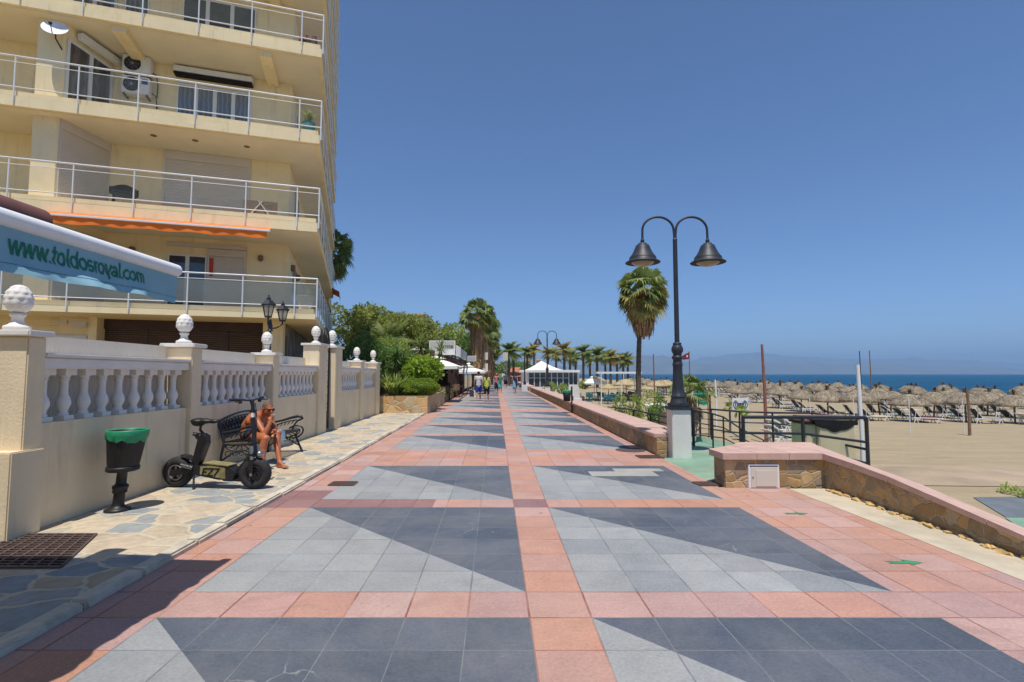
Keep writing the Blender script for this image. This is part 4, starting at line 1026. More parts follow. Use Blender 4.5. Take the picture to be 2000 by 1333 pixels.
# pierced cast back
def bk(u,v): # u along, v 0..1 up the back
    z=.50+.36*v; return (-.0-.09*v-.012*math.sin(PI*v),u,z)
topv=lambda u: .74+.30*math.cos(u/(bl/2)*PI/2)
mb=MB()
mb.tube([bk(-bl/2+bl*i/24,topv(-bl/2+bl*i/24)) for i in range(25)],.022,8); mb.tube([bk(-bl/2,.05),bk(bl/2,.05)],.016,6); mb.tube([bk(-bl/2+bl*i/24,topv(-bl/2+bl*i/24)-.17) for i in range(25)],.012,6)
nn_=16
for k in range(nn_):
    u=-bl/2+bl*(k+.5)/nn_; h=topv(u)-.17
    for (c,ru,rv) in ((.05+.25*(h-.05),.045,.2*(h-.05)),(.05+.68*(h-.05),.045,.2*(h-.05))):
        mb.tube([bk(u+ru*math.cos(2*PI*i/12),c+rv*math.sin(2*PI*i/12)) for i in range(12)],.010,5,closed=True)
    mb.tube([bk(u-.05,.05),bk(u,.05+.46*(h-.05)),bk(u+.05,.05)],.009,5); mb.tube([bk(u-.05,h),bk(u,.05+.46*(h-.05)),bk(u+.05,h)],.009,5)
    mb.tube([bk(u+.03*math.cos(2*PI*i/8),h+.085+.05*math.sin(2*PI*i/8)) for i in range(8)],.008,5,closed=True)
mb.build('backrest',M['black'],root,False)
mb=MB()
for k in range(9):
    x=.04+.058*k; mb.bbox(x,x+.036,-bl/2+.01,bl/2-.01,.418+.002*k,.436+.002*k,.004)
mb.bbox(.555,.60,-bl/2-.02,bl/2+.02,.415,.452,.012); mb.build('seat',M['black'],root,False)

# electric scooter ---------------------------------------------------------------------------
sc=thing('electric_scooter','black fat-tyred electric scooter with seat and khaki side panel parked by the bench','scooter',(-4.06,7.13,.03),-.10)
def wheel(x,ang,name,hub):
    q=Matrix.Rotation(ang,3,'Z'); c=Vector((x,0,.205))
    T=lambda a,b,z:tuple(c+q@Vector((a,b,z)))
    mb=MB(T); R,r=.145,.062; vs=[]; NA,NB=72,14
    for i in range(NA):
        a=2*PI*i/NA
        for j in range(NB):
            b=2*PI*j/NB; kn=1+(.09 if (i+ (j//2))%2==0 and abs(math.cos(b))>-.2 and math.cos(b)>.25 else 0); rr=R+r*kn*math.cos(b); vs.append((rr*math.cos(a),r*1.15*math.sin(b),rr*math.sin(a)))
    mb.add(vs,[(i*NB+j,((i+1)%NA)*NB+j,((i+1)%NA)*NB+(j+1)%NB,i*NB+(j+1)%NB) for i in range(NA) for j in range(NB)],0,True)
    w=mb.build(name,M['rubber'],sc,False)
    mb=MB(T)
    for s in (-1,1):
        mb.tube([(.098*math.cos(2*PI*i/28),s*.052,.098*math.sin(2*PI*i/28)) for i in range(28)],.012,6,closed=True)
        for k in range(5):
            a=2*PI*k/5+.3; mb.extr([(.02*math.cos(a-.6),s*.05,.02*math.sin(a-.6)),(.1*math.cos(a-.16),s*.05,.1*math.sin(a-.16)),(.1*math.cos(a+.16),s*.05,.1*math.sin(a+.16)),(.02*math.cos(a+.6),s*.05,.02*math.sin(a+.6))],(0,-s*.012,0))
    mb.cyl((0,-.07,0),(0,.07,0),.03); mb.build('rim',M[hub],w,False)
    mb=MB(T); mb.cyl((0,-.036,0),(0,.036,0),.094,n=28); mb.build('hub_disc',M['black'],w,False)
    return w
wheel(-.56,0,'rear_wheel','steel'); wheel(.57,.18,'front_wheel','binblack')
mb=MB()
mb.extr([(-.40,-.09,.29),(-.02,-.09,.33),(.23,-.09,.30),(.34,-.09,.22),(.30,-.09,.13),(.10,-.09,.125),(-.28,-.09,.19)],(0,.18,0))
mb.bbox(-.46,-.22,-.075,.075,.22,.32,.02); mb.bbox(.12,.42,-.06,.06,.10,.15,.015); mb.tube([(.30,0,.2),(.42,0,.33),(.50,0,.45)],[.05,.042,.036],8)
mb.build('chassis',M['binblack'],sc,False)
mb=MB()
for s in (-1,1): mb.extr([(-.62,s*.075,.17),(-.56,s*.075,.16),(-.28,s*.075,.22),(-.28,s*.075,.30),(-.45,s*.075,.275),(-.6,s*.075,.24)],(0,s*.022,0))
mb.build('swing_arm',M['binblack'],sc,False)
mb=MB()
for s in (-1,1):
    pts=[]
    for i in range(60):
        a=i*.9; pts.append((-.44+.0028*i,s*.10+.024*math.cos(a),.315+.002*math.sin(i)*0+.024*math.sin(a)-.0006*i))
    mb.tube(pts,.006,5)
mb.build('spring',M['steel'],sc,False)
mb=MB(); 
mb.extr([(-.17,-.094,.30),(-.02,-.094,.315),(.19,-.094,.285),(.20,-.094,.14),(.12,-.094,.15),(-.17,-.094,.195)],(0,.003,0)); mb.extr([(-.13,-.10,.34),(.22,-.10,.305),(.24,-.10,.31),(.24,.10,.31),(.22,.10,.305),(-.13,.10,.34)][:1]+[(.24,-.10,.308),(.24,.10,.308),(-.13,.10,.34)],(0,0,.012))
pn=mb.build('side_panel',M['khaki'],sc,False)
tv,tf_=text_geo('EZ7',.16,0,.004); mb=MB(); mb.add([(-.155+v.x*.95+v.y*.25,-.0985,.175+v.y*.95) for v in tv],tf_); mb.build('lettering',M['dark'],pn,False)
# seat post and saddle
mb=MB(); mb.extr([(-.34,-.05,.30),(-.24,-.05,.30),(-.13,-.05,.60),(-.14,-.05,.70),(-.20,-.05,.735),(-.25,-.05,.69)],(0,.10,0)); mb.extr([(-.315,-.053,.34),(-.27,-.053,.33),(-.185,-.053,.59),(-.225,-.053,.63)],(0,.106,0)); mb.build('seat_column',M['binblack'],sc,False)
mb=MB(); mb.tube([(-.2,0,.72),(-.26,0,.78),(-.25,0,.84),(-.21,0,.87)],.018,8)
rr=random.Random(9)
for k in range(9): mb.tube([(-.24,rr.uniform(-.05,.05),.73),(-.31+rr.uniform(-.04,.02),rr.uniform(-.07,.07),.72+rr.uniform(-.05,.05)),(-.27,rr.uniform(-.05,.05),.66)],.006,5)
mb.build('seat_post',M['black'],sc,False)
sm=MB(); sm.ell((-.29,0,.905),.10,.105,.042); sm.ell((-.20,0,.905),.12,.075,.04); sm.ell((-.08,0,.902),.09,.042,.032); sm.ell((-.3,0,.88),.08,.08,.05)
o=link_mesh('saddle',remesh(sm,.008,5),sc); o.data.materials.append(M['binblack'])
# rear mudguard, kickstand
mb=MB(); mb.tube([(-.47,0,.30),(-.42,0,.36),(-.40,0,.42),(-.47,0,.43),(-.52,0,.42)],[.01]*5,5); mb.extr([(-.50,-.06,.435),(-.42,-.06,.42),(-.30,-.06,.345),(-.30,.06,.345),(-.42,.06,.42),(-.50,.06,.435)],(0,0,.01)); mb.build('mudguard',M['binblack'],sc,False)
mb=MB(); mb.tube([(-.28,-.06,.2),(-.25,-.10,.1),(-.22,-.14,.0)],.013,6); mb.build('kickstand',M['black'],sc,False)
# front fork, stem and handlebar
mb=MB()
for s in (-1,1):
    mb.tube([(.57,s*.085,.205),(.545,s*.085,.34),(.545,s*.07,.46)],[.02,.018,.022],8)
    mb.extr([(.57-.02,s*.098,.20),(.57+.02,s*.098,.20),(.60,s*.098,.40),(.515,s*.098,.40)],(0,s*.008,0))
mb.bbox(.49,.60,-.10,.10,.43,.50,.02); mb.tube([(.545,0,.46),(.535,0,.62)],.035,10); mb.build('fork',M['binblack'],sc,False)
mb=MB()
for s in (-1,1): mb.cyl((.555,s*.07,.40),(.54,s*.07,.58),.028,n=12)
mb.ell((.63,0,.47),.045,.06,.045); mb.cyl((.57,-.108,.205),(.57,-.1,.205),.02); mb.build('shock_absorber',M['steel'],sc,False)
mb=MB(); mb.tube([(.535,0,.60),(.515,0,.9),(.50,0,1.12),(.485,0,1.19)],[.024,.024,.026,.03],10); mb.bbox(.47,.545,-.03,.03,1.02,1.06,.008); mb.build('stem',M['black'],sc,False)
mb=MB(); mb.bbox(.495,.535,-.031,.031,.96,1.03,.006); mb.build('clamp_plate',M['canvas'],sc,False)
mb=MB(); mb.tube([(.42,-.36,1.215),(.455,-.2,1.21),(.48,-.06,1.195),(.48,.06,1.195),(.455,.2,1.21),(.42,.36,1.215)],.013,8); mb.tube([(.53,-.04,1.17),(.56,-.02,1.0),(.55,0,.7),(.56,.03,.5)],.006,5); mb.tube([(.5,.06,1.15),(.54,.04,.95),(.53,.05,.6)],.006,5); hb=mb.build('handlebar',M['black'],sc,False)
for s in (-1,1):
    mb=MB(); mb.cyl((.417,s*.37,1.2155),(.443,s*.25,1.211),.02,n=12); mb.bbox(.44,.48,s*.22-.02,s*.22+.02,1.16,1.2,.006); mb.tube([(.47,s*.2,1.2),(.51,s*.26,1.19),(.49,s*.36,1.185)],.007,5); mb.build('grip',M['rubber'],hb,False)

# double street lamps ------------------------------------------------------------------------
def street_lamp(loc,label,group,ped=True):
    root=thing('street_lamp',label,'street lamp',loc,0,group)
    if ped:
        mb=MB(); mb.bbox(-.18,.18,-.18,.18,-.05,.905,.012); mb.build('pedestal',mat('lamp_pedestal',C3(232,228,218,.9),.85,.1,2,.35,50,dirt=(C3(176,164,146),.6)),root,False)
    mb=MB()
    mb.bbox(-.215,.215,-.215,.215,.907,.955,.012); mb.bbox(-.17,.17,-.17,.17,.955,1.02,.012)
    flute=lambda a,z:1-(.055*abs(math.sin(6*a)) if 1.17<z<1.74 else 0)
    mb.lathe([(.165,1.02),(.15,1.06),(.135,1.10),(.13,1.13),(.138,1.14),(.138,1.16),(.122,1.18),(.112,1.3),(.095,1.55),(.088,1.72),(.095,1.75),(.10,1.78),(.086,1.80),(.082,1.86),(.1,1.88),(.108,1.905),(.098,1.93),(.078,1.945),(.085,1.98),(.11,2.03),(.112,2.07),(.095,2.13),(.075,2.15),(.082,2.165),(.078,2.19),(.06,2.2)],(0,0,0),72,0,flute)
    mb.cyl((0,0,2.19),(0,0,4.24),.047,.042,20); mb.cyl((0,0,4.24),(0,0,4.27),.046,.03,20); mb.build('column',M['lampmetal'],root,False)
    for s in (-1,1):
        hx=s*.645
        pts=[(s*.012,0,4.22),(s*.012,0,4.32),(s*.02,0,4.42)]+[(s*(.3325-.31*math.cos(PI*i/16)),0,4.43+.27*math.sin(PI*i/16)) for i in range(1,17)]+[(hx,0,4.25)]
        mb=MB(); mb.tube(pts,.023,10); mb.lathe([(.03,-.07),(.038,-.06),(.038,-.01),(.03,0.0)],(hx,0,4.25),14); mb.build('arm',M['lampmetal'],root,False)
        mb=MB(); mb.lathe([(.335,-.475),(.34,-.465),(.30,-.44),(.265,-.42),(.262,-.375),(.255,-.36),(.215,-.31),(.175,-.24),(.145,-.165),(.125,-.12),(.085,-.115),(.085,-.085),(.03,-.08)],(hx,0,4.25),40)
        mb.lathe([(.335,-.475),(.25,-.43),(.2,-.38),(.1,-.3),(0,-.28)],(hx,0,4.25),40); sh=mb.build('lamp_shade',M['lampmetal'],root,False)
        mb=MB(); mb.lathe([(0,-.545),(.1,-.535),(.17,-.51),(.22,-.475),(.245,-.43)],(hx,0,4.25),32); mb.build('glass_bowl',mat('lamp_bowl',C3(160,142,116,.8),.2,.15,6,spec=.6),sh,False)
    return root
L1=street_lamp((3.23,10.0,0),'large black double-headed street lamp on a white pedestal by the ramp opening',"double street lamps along the sea wall")
L2=dup(L1,(2.42,35.2,-.15),None,'smaller-looking black double-headed street lamp in front of the white pavilion')
# small dark post further on
root=thing('lamp_post','plain dark post on a white block before the white pavilion','post',(1.15,46.6,0))
mb=MB(); mb.bbox(-.25,.25,-.25,.25,-.3,.62,.02); mb.build('block',M['white'],root,False)
mb=MB(); mb.lathe([(.16,.62),(.12,.8),(.07,1.0),(.06,1.3),(.05,3.4),(.08,3.42),(.02,3.6)],(0,0,0),14); mb.build('column',M['black'],root,False)
# litter bin by the long wall
root=thing('litter_bin','black litter bin with green bag rim on a thin post beside the long stone wall','bin',(2.36,21.0,0))
mb=MB(); mb.cyl((.08,0,0),(.08,0,1.08),.035); mb.box(-.02,.09,-.02,.02,.75,.8); mb.build('post',M['black'],root,False)
mb=MB(); mb.lathe([(0,.48),(.14,.48),(.165,.9),(.15,.9),(.13,.5)],(-.12,0,0),20); mb.build('basket',M['binblack'],root,False)
mb=MB(); mb.lathe([(.162,.83),(.172,.9),(.168,.92),(.15,.9),(.14,.7)],(-.12,0,0),20,0,lambda a,z:1+.02*math.sin(7*a)); mb.build('bag',M['green'],root,False)

# ramp railings -------------------------------------------------------------------------------
def railing(name,label,pts,base,tops,r=.022,posts=None,grp=None):
    """pts: plan points; tops: height of the top rail at each; base: heights of the foot"""
    root=thing(name,label,'railing',(pts[0][0],pts[0][1],base[0]),0,grp)
    mb=MB()
    for k,fr in enumerate((1,.66,.33) if 'thick' not in label else (1,.71,.46)):
        mb.tube([(x,y,b+(t-b)*fr) for (x,y),b,t in zip(pts,base,tops)],r if k==0 else r*.75,8)
    mb.build('rails',M['black'],root)
    for i in (posts or range(len(pts))):
        mb=MB(); (x,y)=pts[i]; mb.cyl((x,y,base[i]),(x,y,tops[i]+.005),r*1.05,n=8); mb.build('post',M['black'],root)
    return root
railing('ramp_railing','long black three-bar railing along the far side of the ramp landing',[(4.05,11.56),(4.92,13.5),(5.0,12.95),(5.38,12.2),(6.16,12.2),(7.1,12.2),(7.95,12.1)],[-.02,-.05,-.05,-.05,-.06,-.35,-.7],[.78,.66,.70,.70,.67,.66,.55])
railing('ramp_railing','black handrail sloping down the ramp behind the white lamp pedestal',[(4.05,11.5),(4.36,11.22),(4.75,11.6),(5.6,12.6),(6.8,14.0),(8.2,15.6)],[-.02,-.02,-.08,-.42,-.9,-1.45],[.79,.72,.62,.24,-.2,-.7],.018)
r=railing('ramp_railing','thick black railing in front of the beige bin house',[(4.50,10.05),(5.66,10.05),(6.9,10.05)],[-.3,-.35,-.9],[.745,.745,.735],.033)
mb=MB()
for z in (.12,-.3,-.72): mb.tube([(6.9,10.05,z),(6.75,10.6,z+.03),(6.62,11.2,z+.06)],.026,8)
mb.build('return_rails',M['black'],r)
railing('low_railing','short low black railing just left of the lamp pedestal',[(4.2,21.5),(3.1,14.6)],[-.5,-.4],[.35,.47],.02) if False else None
root=thing('low_railing','low black railing on the sand side of the long wall left of the lamp pedestal','railing',(3.95,16.8,-1.4))
mb=MB(); mb.tube([(3.95,16.8,.42),(4.2,13.8,.42)],.025,6); 
for z in (.25,.1): mb.tube([(4.08,15.2,z),(4.2,13.8,z)],.02,6)
mb.tube([(3.95,16.8,.42),(2.6+.8,18.3,.42)],.02,6); mb.build('rails',M['black'],root)
for x,y in ((3.95,16.8),(4.08,15.2),(4.2,13.8)): mb=MB(); mb.cyl((x,y,-1.5),(x,y,.43),.025,n=8); mb.build('post',M['black'],root)
# beige bin house with dark sheeting under maroon lids
root=thing('bin_house','beige rubbish container with sagging black sheet under maroon lids','container',(6.55,11,-1.5))
mb=MB(); mb.bbox(6.02,6.24,10.6,11.15,-1.5,.56,.015); mb.bbox(6.245,6.97,10.5,11.2,-1.5,.54,.015); mb.build('body',M['beigebox'],root)
mb=MB(); mb.bbox(5.98,6.45,10.57,11.25,.60,.65,.015); mb.bbox(6.1,7.02,10.48,11.24,.652,.70,.015); mb.build('lid',mat('maroon_lid',C3(150,104,104,.8),.6,.2,6,.1,60),root)
mb=MB(); n=36; vs=[]
vs=[];N=24
for i in range(N+1):
    t=i/N; x=6.15+.87*t; sag=.02+.13*math.sin(PI*t)**1.5+.03*abs(math.sin(3*PI*t+.6))
    vs+=[(x,10.485,.648),(x,10.475-.015*math.sin(7*t),.60-sag*.5),(x,10.488,.58-sag)]
mb.add(vs,[(3*i+j,3*i+3+j,3*i+4+j,3*i+1+j) for i in range(N) for j in range(2)],0,True); mb.bbox(6.0,6.98,10.52,11.22,.562,.598,.01); mb.build('black_sheet',mat('black_plastic_sheet',C3(26,26,30,.9),.3,.2,6,.3,20),root)
# ================================================================ PEOPLE
def frame(f,up=Vector((0,0,1))):
    f=Vector(f).normalized(); s=f.cross(up).normalized(); u=s.cross(f); return f,s,u     # forward, right, up
def hand(mb,wrist,d,pn,curl,thumb,s=1.0):
    """palm and five bent fingers; d = pointing direction, pn = palm normal, thumb = sideways sign"""
    d=Vector(d).normalized(); pn=(Vector(pn)-d*d.dot(Vector(pn))).normalized(); sd=d.cross(pn)*thumb
    w=Vector(wrist); k=w+d*.085*s
    for o in (-.026,-.009,.009,.026): mb.cap(w+sd*o*.7*s+d*.015*s,k+sd*o*s,.015*s,.012*s,8)
    for o,L in ((.027,.068),(.009,.078),(-.009,.074),(-.027,.058)):
        p=k+sd*o*s; dir_=d.copy()
        for i,fr in enumerate((.45,.32,.23)):
            dir_=(Matrix.Rotation(curl*(.7 if i==0 else 1),3,d.cross(pn))@dir_) if True else dir_
            q=p+dir_*L*fr*s; mb.cap(p,q,.0092*s,.0085*s,8); p=q
    p=w+sd*.022*s+d*.02*s; q=p+(sd*.8+d*.6+pn*.35).normalized()*.045*s; mb.cap(p,q,.014*s,.0105*s,8); mb.cap(q,q+(d*.9+pn*.45+sd*.1).normalized()*.035*s,.010*s,.0085*s,8)
def foot(mb,ankle,d,s=1.0,z=.0):
    d=Vector((d[0],d[1],0)).normalized(); a=Vector(ankle); sd=Vector((-d.y,d.x,0))
    heel=Vector((a.x,a.y,z+.032*s))-d*.035*s; ball=Vector((a.x,a.y,z+.026*s))+d*.135*s
    mb.cap(a,heel+d*.02,.04*s,.034*s,10); mb.cap(heel,ball,.034*s,.027*s,10); mb.cap(a+d*.01,ball+d*.0,.036*s,.022*s,10); mb.cap(ball-sd*.025*s,ball+sd*.028*s,.022*s,.022*s,10)
    for i,o in enumerate((-.036,-.018,0,.017,.034)):
        mb.cap(ball+sd*o*s,ball+sd*o*1.05*s+d*(.05+.012*(1-abs(o)/.04))*s,.013*s,.0105*s,8)
def head(mb,c,f,s=1.0,up=Vector((0,0,1))):
    f,r,u=frame(f,up); c=Vector(c); R=Matrix((r,f,u)).transposed()
    T=lambda x,y,z:c+(r*x+f*y+u*z)*s
    mb.ell(T(0,-.012,.03),.075*s,.094*s,.09*s,0,20,R); mb.ell(T(0,.02,-.03),.062*s,.072*s,.085*s,0,18,R); mb.ell(T(0,.045,-.088),.034*s,.034*s,.028*s,0,12,R)
    mb.cap(T(-.035,.078,.028),T(.035,.078,.028),.016*s,.016*s,10); mb.cap(T(0,.09,.018),T(0,.112,-.022),.010*s,.016*s,10); mb.cap(T(-.014,.096,-.026),T(.014,.096,-.026),.010*s,.010*s,8)
    mb.cap(T(-.022,.082,-.058),T(.022,.082,-.058),.010*s,.010*s,8); mb.cap(T(-.02,.080,-.070),T(.02,.080,-.070),.010*s,.010*s,8)
    for sx in (-1,1):
        mb.ell(T(sx*.078,-.012,.0),.012*s,.02*s,.032*s,0,10,R); mb.ell(T(sx*.042,.062,-.02),.024*s,.024*s,.022*s,0,10,R)
    return T,R
GZ=.03
man=thing('person','tanned shirtless man in sunglasses sitting on the iron bench with a hand at his mouth','person',(-4.5,8.95,GZ))
b=MB()
pel=Vector((-4.53,8.95,.57)); 
hipR=Vector((-4.50,8.84,.555)); hipL=Vector((-4.50,9.06,.555))
kR=Vector((-3.99,8.37,.535)); kL=Vector((-4.02,8.86,.565)); aR=Vector((-3.985,8.28,.12)); aL=Vector((-3.86,8.62,.12))
b.ell(pel,.15,.185,.13,0,20); b.cap(hipR,hipL,.125,.125,16); b.cap(pel+Vector((-.03,0,-.02)),pel+Vector((.02,0,.02)),.14,.14,16)
for h,k,a in ((hipR,kR,aR),(hipL,kL,aL)):
    m_=h.lerp(k,.5); b.cap(h,m_,.108,.088,14); b.cap(m_,k,.088,.064,14); b.ell(k+Vector((.012,0,.005)),.06,.058,.062,0,12)
    c_=k.lerp(a,.33)+Vector((-.025,0,0)); b.cap(k,c_,.058,.06,14); b.cap(c_,a,.058,.038,14)
foot(b,aR,(.75,-.62),1.0,GZ); foot(b,aL,(.85,-.5),1.0,GZ)
sp1=Vector((-4.53,8.94,.68)); sp2=Vector((-4.45,8.92,.775)); chest=Vector((-4.36,8.88,.83)); neck=Vector((-4.25,8.82,.91))
b.cap(pel,sp1,.15,.145,18); b.ell(sp1+Vector((.05,-.01,-.02)),.135,.155,.11,0,16); b.cap(sp1,sp2,.145,.15,18); b.ell(sp2,.14,.185,.125,0,18); b.ell((-4.34,8.87,.71),.13,.15,.13,0,16); b.ell(chest,.125,.185,.115,0,18)
shR=Vector((-4.315,8.67,.845)); shL=Vector((-4.295,9.05,.865))
b.cap(shR,chest+Vector((0,0,.02)),.07,.105,14); b.cap(shL,chest+Vector((0,0,.02)),.07,.105,14); b.cap(shR,shL,.062,.062,14); b.cap(chest,neck,.10,.062,14); b.cap(neck+Vector((-.06,0,-.04)),neck+Vector((.035,-.01,.05)),.064,.058,14)
elR=Vector((-4.06,8.49,.60)); elL=Vector((-4.09,8.93,.64)); wrR=Vector((-4.0,8.56,.80)); wrL=Vector((-4.02,8.70,.605))
for s_,e_,w_ in ((shR,elR,wrR),(shL,elL,wrL)):
    b.cap(s_,s_.lerp(e_,.45),.062,.052,12); b.cap(s_.lerp(e_,.45),e_,.052,.040,12); f_=e_.lerp(w_,.3); b.cap(e_,f_,.041,.044,12); b.cap(f_,w_,.043,.028,12)
hand(b,wrR,(.02,.05,.1),(-.8,.25,.05),.75,-1)
hand(b,wrL,(.25,-.85,-.2),(0,0,-1),.35,1)
hc=Vector((-4.145,8.755,.985)); hf=(.80,-.56,-.2)
T,R=head(b,hc,hf,1.06,Vector((.12,-.08,1)))
b.cap(neck,T(0,-.03,-.05),.062,.056,14)
o=link_mesh('body',None,man) if False else None
me=remesh(b,.0075,3)
body=bpy.data.objects.new('body',me); COL.objects.link(body); body.parent=man
for v in me.vertices: v.co-=BASE[man.name]
me.materials.append(M['skin'])
hm=MB(); hm.ell(T(0,-.02,.042),.0775*1.06,.092*1.06,.088*1.06,0,24,R); hm.ell(T(0,-.04,.0),.076*1.06,.074*1.06,.07*1.06,0,20,R)
hr=remesh(hm,.008,3)
bm=bmesh.new(); bm.from_mesh(hr); inv=R.transposed()
dl=[v for v in bm.verts if ((inv@(v.co-hc)).y>.035 and (inv@(v.co-hc)).z<.075) or (inv@(v.co-hc)).z<-.045]
bmesh.ops.delete(bm,geom=dl,context='VERTS')
for v in bm.verts: v.co-=BASE[man.name]
bm.to_mesh(hr); bm.free(); ho=link_mesh('hair',hr,man); hr.materials.append(mat('cropped_grey_hair',C3(120,92,78,.8),.7,.3,60,.4,200))
mb=MB(); 
for sx in (-1,1):
    mb.ell(T(sx*.036,.088,.012),.034,.014,.024,0,12,R); mb.tube([T(sx*.062,.082,.018),T(sx*.082,.04,.018),T(sx*.085,-.01,.012)],.0045,6)
mb.tube([T(-.03,.094,.02),T(0,.1,.024),T(.03,.094,.02)],.005,6); mb.build('sunglasses',mat('dark_lens',C3(20,16,16,.9),.08,.1,5,spec=.8),man)
sh_=MB(); sh_.ell(pel+Vector((0,0,-.02)),.163,.198,.125,0,20); 
for h,k in ((hipR,kR),(hipL,kL)): sh_.cap(h,h.lerp(k,.25),.12,.108,14)
sm_=remesh(sh_,.012,4); 
for v in sm_.vertices: v.co-=BASE[man.name]
sm_.materials.append(mat('navy_swim_briefs',C3(40,52,78,.85),.75,.2,20)); link_mesh('swim_briefs',sm_,man)
hp=wrR+Vector((.035,.0,.105)); mb=MB(); mb.cyl(hp,hp+Vector((.05,-.045,.01)),.0045,n=8); mb.cyl(hp+Vector((.05,-.045,.01)),hp+Vector((.056,-.05,.011)),.0046,n=8)
tag(mb.build('cigarette',M['white'],None,True,tuple(hp)),'white cigarette in the raised hand of the seated man','cigarette')
# folded towel beside him
tw=thing('towel','pale blue folded towel on the bench behind the seated man','towel',(-4.3,9.3,.47))
mb=MB(); 
for k in range(3): mb.bbox(-4.42+.01*k,-4.14,9.16,9.42-.02*k,.476+.035*k,.508+.035*k,.014)
mb.add([(-4.13,9.16,.56),(-4.13,9.40,.56),(-4.12,9.41,.40),(-4.11,9.17,.38)],[(0,1,2,3)]); mb.build('cloth',mat('pale_blue_cloth',C3(170,206,220,.85),.9,.15,9,.3,60),tw)

def walker(name_label,loc,h,rz,spec):
    """standing or walking figure, local +y is forward"""
    s=h/1.75; root=thing('person',name_label,'person',loc,rz,None); b=MB(); st=spec.get('stride',.16)
    hipz=.90; hipR=Vector((.09,0,hipz)); hipL=Vector((-.09,0,hipz))
    kR=Vector((.095,st*.6+.02,.49)); kL=Vector((-.095,-st*.25+.03,.49)); aR=Vector((.09,st,.09)); aL=Vector((-.09,-st,.10))
    b.ell((0,-.01,.93),.155,.11,.11,0,14)
    for hh,k,a in ((hipR,kR,aR),(hipL,kL,aL)):
        b.cap(hh,k,.085,.056,10); c_=k.lerp(a,.35)+Vector((0,-.02,0)); b.cap(k,c_,.055,.054,10); b.cap(c_,a,.054,.035,10)
        foot(b,a,(0,1),1.0,0)
    ch=Vector((0,0,1.30)); b.cap((0,0,.95),(0,0,1.12),.125,.125,12); b.ell((0,0,1.06),.14,.10,.16,0,12); b.ell(ch,.165,.105,.17,0,14)
    shw=spec.get('sh',.185); shR=Vector((shw,0,1.42)); shL=Vector((-shw,0,1.42)); b.cap(shR,shL,.06,.06,10); b.cap((0,0,1.4),(0,.01,1.53),.062,.054,10)
    arms=[]
    for sx,sh in ((1,shR),(-1,shL)):
        sw=spec.get('swing',.08)*(-sx); e_=Vector((sx*(shw+.05),-.03+sw*.4,1.13)); w_=Vector((sx*(shw+.055),.03+sw,.88))
        if sx==spec.get('bent',0): e_=Vector((sx*(shw+.05),-.05,1.14)); w_=Vector((sx*(shw-.03),.18,1.12))
        b.cap(sh,e_,.05,.038,10); b.cap(e_,w_,.039,.027,10); d=(w_-e_).normalized(); hand(b,w_,d,(-sx,0,0),.35,-sx); arms.append((sh,e_,w_))
    T,R=head(b,(0,.015,1.635),(0,1,0))
    me=remesh(b,.014,2); o=link_mesh('body',me,root); me.materials.append(spec['skin']); root.scale=(s,s,s)
    def shell(nm,shapes,m,vox=.016):
        q=MB(); shapes(q); mm=remesh(q,vox,3); mm.materials.append(m); return link_mesh(nm,mm,root)
    def hair(q):
        q.ell((0,-.01,1.67),.088,.105,.095,0,14)
        if spec.get('long'): q.cap((0,-.07,1.64),(0,-.105,1.40),.085,.055,12); q.ell((0,-.05,1.60),.09,.08,.09)
    hm_=remesh((lambda q:(hair(q),q)[1])(MB()),.014,2); bm=bmesh.new(); bm.from_mesh(hm_)
    bmesh.ops.delete(bm,geom=[v for v in bm.verts if v.co.y>.055 and v.co.z<1.70],context='VERTS'); bm.to_mesh(hm_); bm.free(); hm_.materials.append(spec['hair']); link_mesh('hair',hm_,root)
    if spec.get('top'):
        def topf(q):
            q.ell(ch,.18,.125,.185); q.cap((0,0,1.2),(0,0,spec.get('hem',.92)),.135,.15,14); q.ell((0,0,1.1),.155,.12,.2); q.ell((0,-.01,.95),.168,.128,.1)
            if spec.get('sleeve',1):
                for sh,e_,w_ in arms: q.cap(sh,sh.lerp(e_,.5*spec.get('sleeve',1)),.068,.06,10)
                q.cap(shR,shL,.068,.068,10)
        shell('shirt',topf,spec['top'])
    if spec.get('dress'):
        def df(q):
            q.ell(ch,.18,.125,.185); q.cap((0,0,1.2),(0,0,.95),.135,.17,14); q.cap((0,0,.95),(0,0,.55),.175,.20,16)
        shell('dress',df,spec['dress'])
    if spec.get('bottom'):
        L=spec.get('leg',.55)
        def bf(q):
            q.ell((0,-.01,.93),.172,.128,.12)
            for hh,k,a in ((hipR,kR,aR),(hipL,kL,aL)):
                q.cap(hh,hh.lerp(k,min(1,L)),.105,.105-.035*min(1,L)*(spec.get('tight',0)),12)
                if L>1: q.cap(k,k.lerp(a,L-1),.066,.05,12)
        shell('trousers' if L>1 else 'shorts',bf,spec['bottom'])
    if spec.get('wrap'):
        def wf(q): q.cap((-.08,-.08,1.42),(.12,-.10,.62),.09,.10,10); q.cap((.1,-.05,1.4),(.16,-.05,.75),.08,.09,10)
        shell('towel_wrap',wf,spec['wrap'])
    return root
hairD=mat('dark_hair',C3(46,36,30,.8),.6,.3,30); hairB=mat('brown_hair',C3(96,66,46,.8),.6,.3,30); hairG=mat('grey_hair',C3(128,122,116,.8),.6,.3,30)
whiteT=mat('white_grey_tshirt',C3(214,214,216,.88),.85,.1,6,.3,30); blueS=mat('royal_blue_shorts',C3(40,70,168,.85),.8,.15,8); limeT=mat('lime_top',C3(186,214,96,.9),.8,.12,6,.3,30); blackL=mat('black_leggings',C3(34,32,38,.8),.7,.2,8)
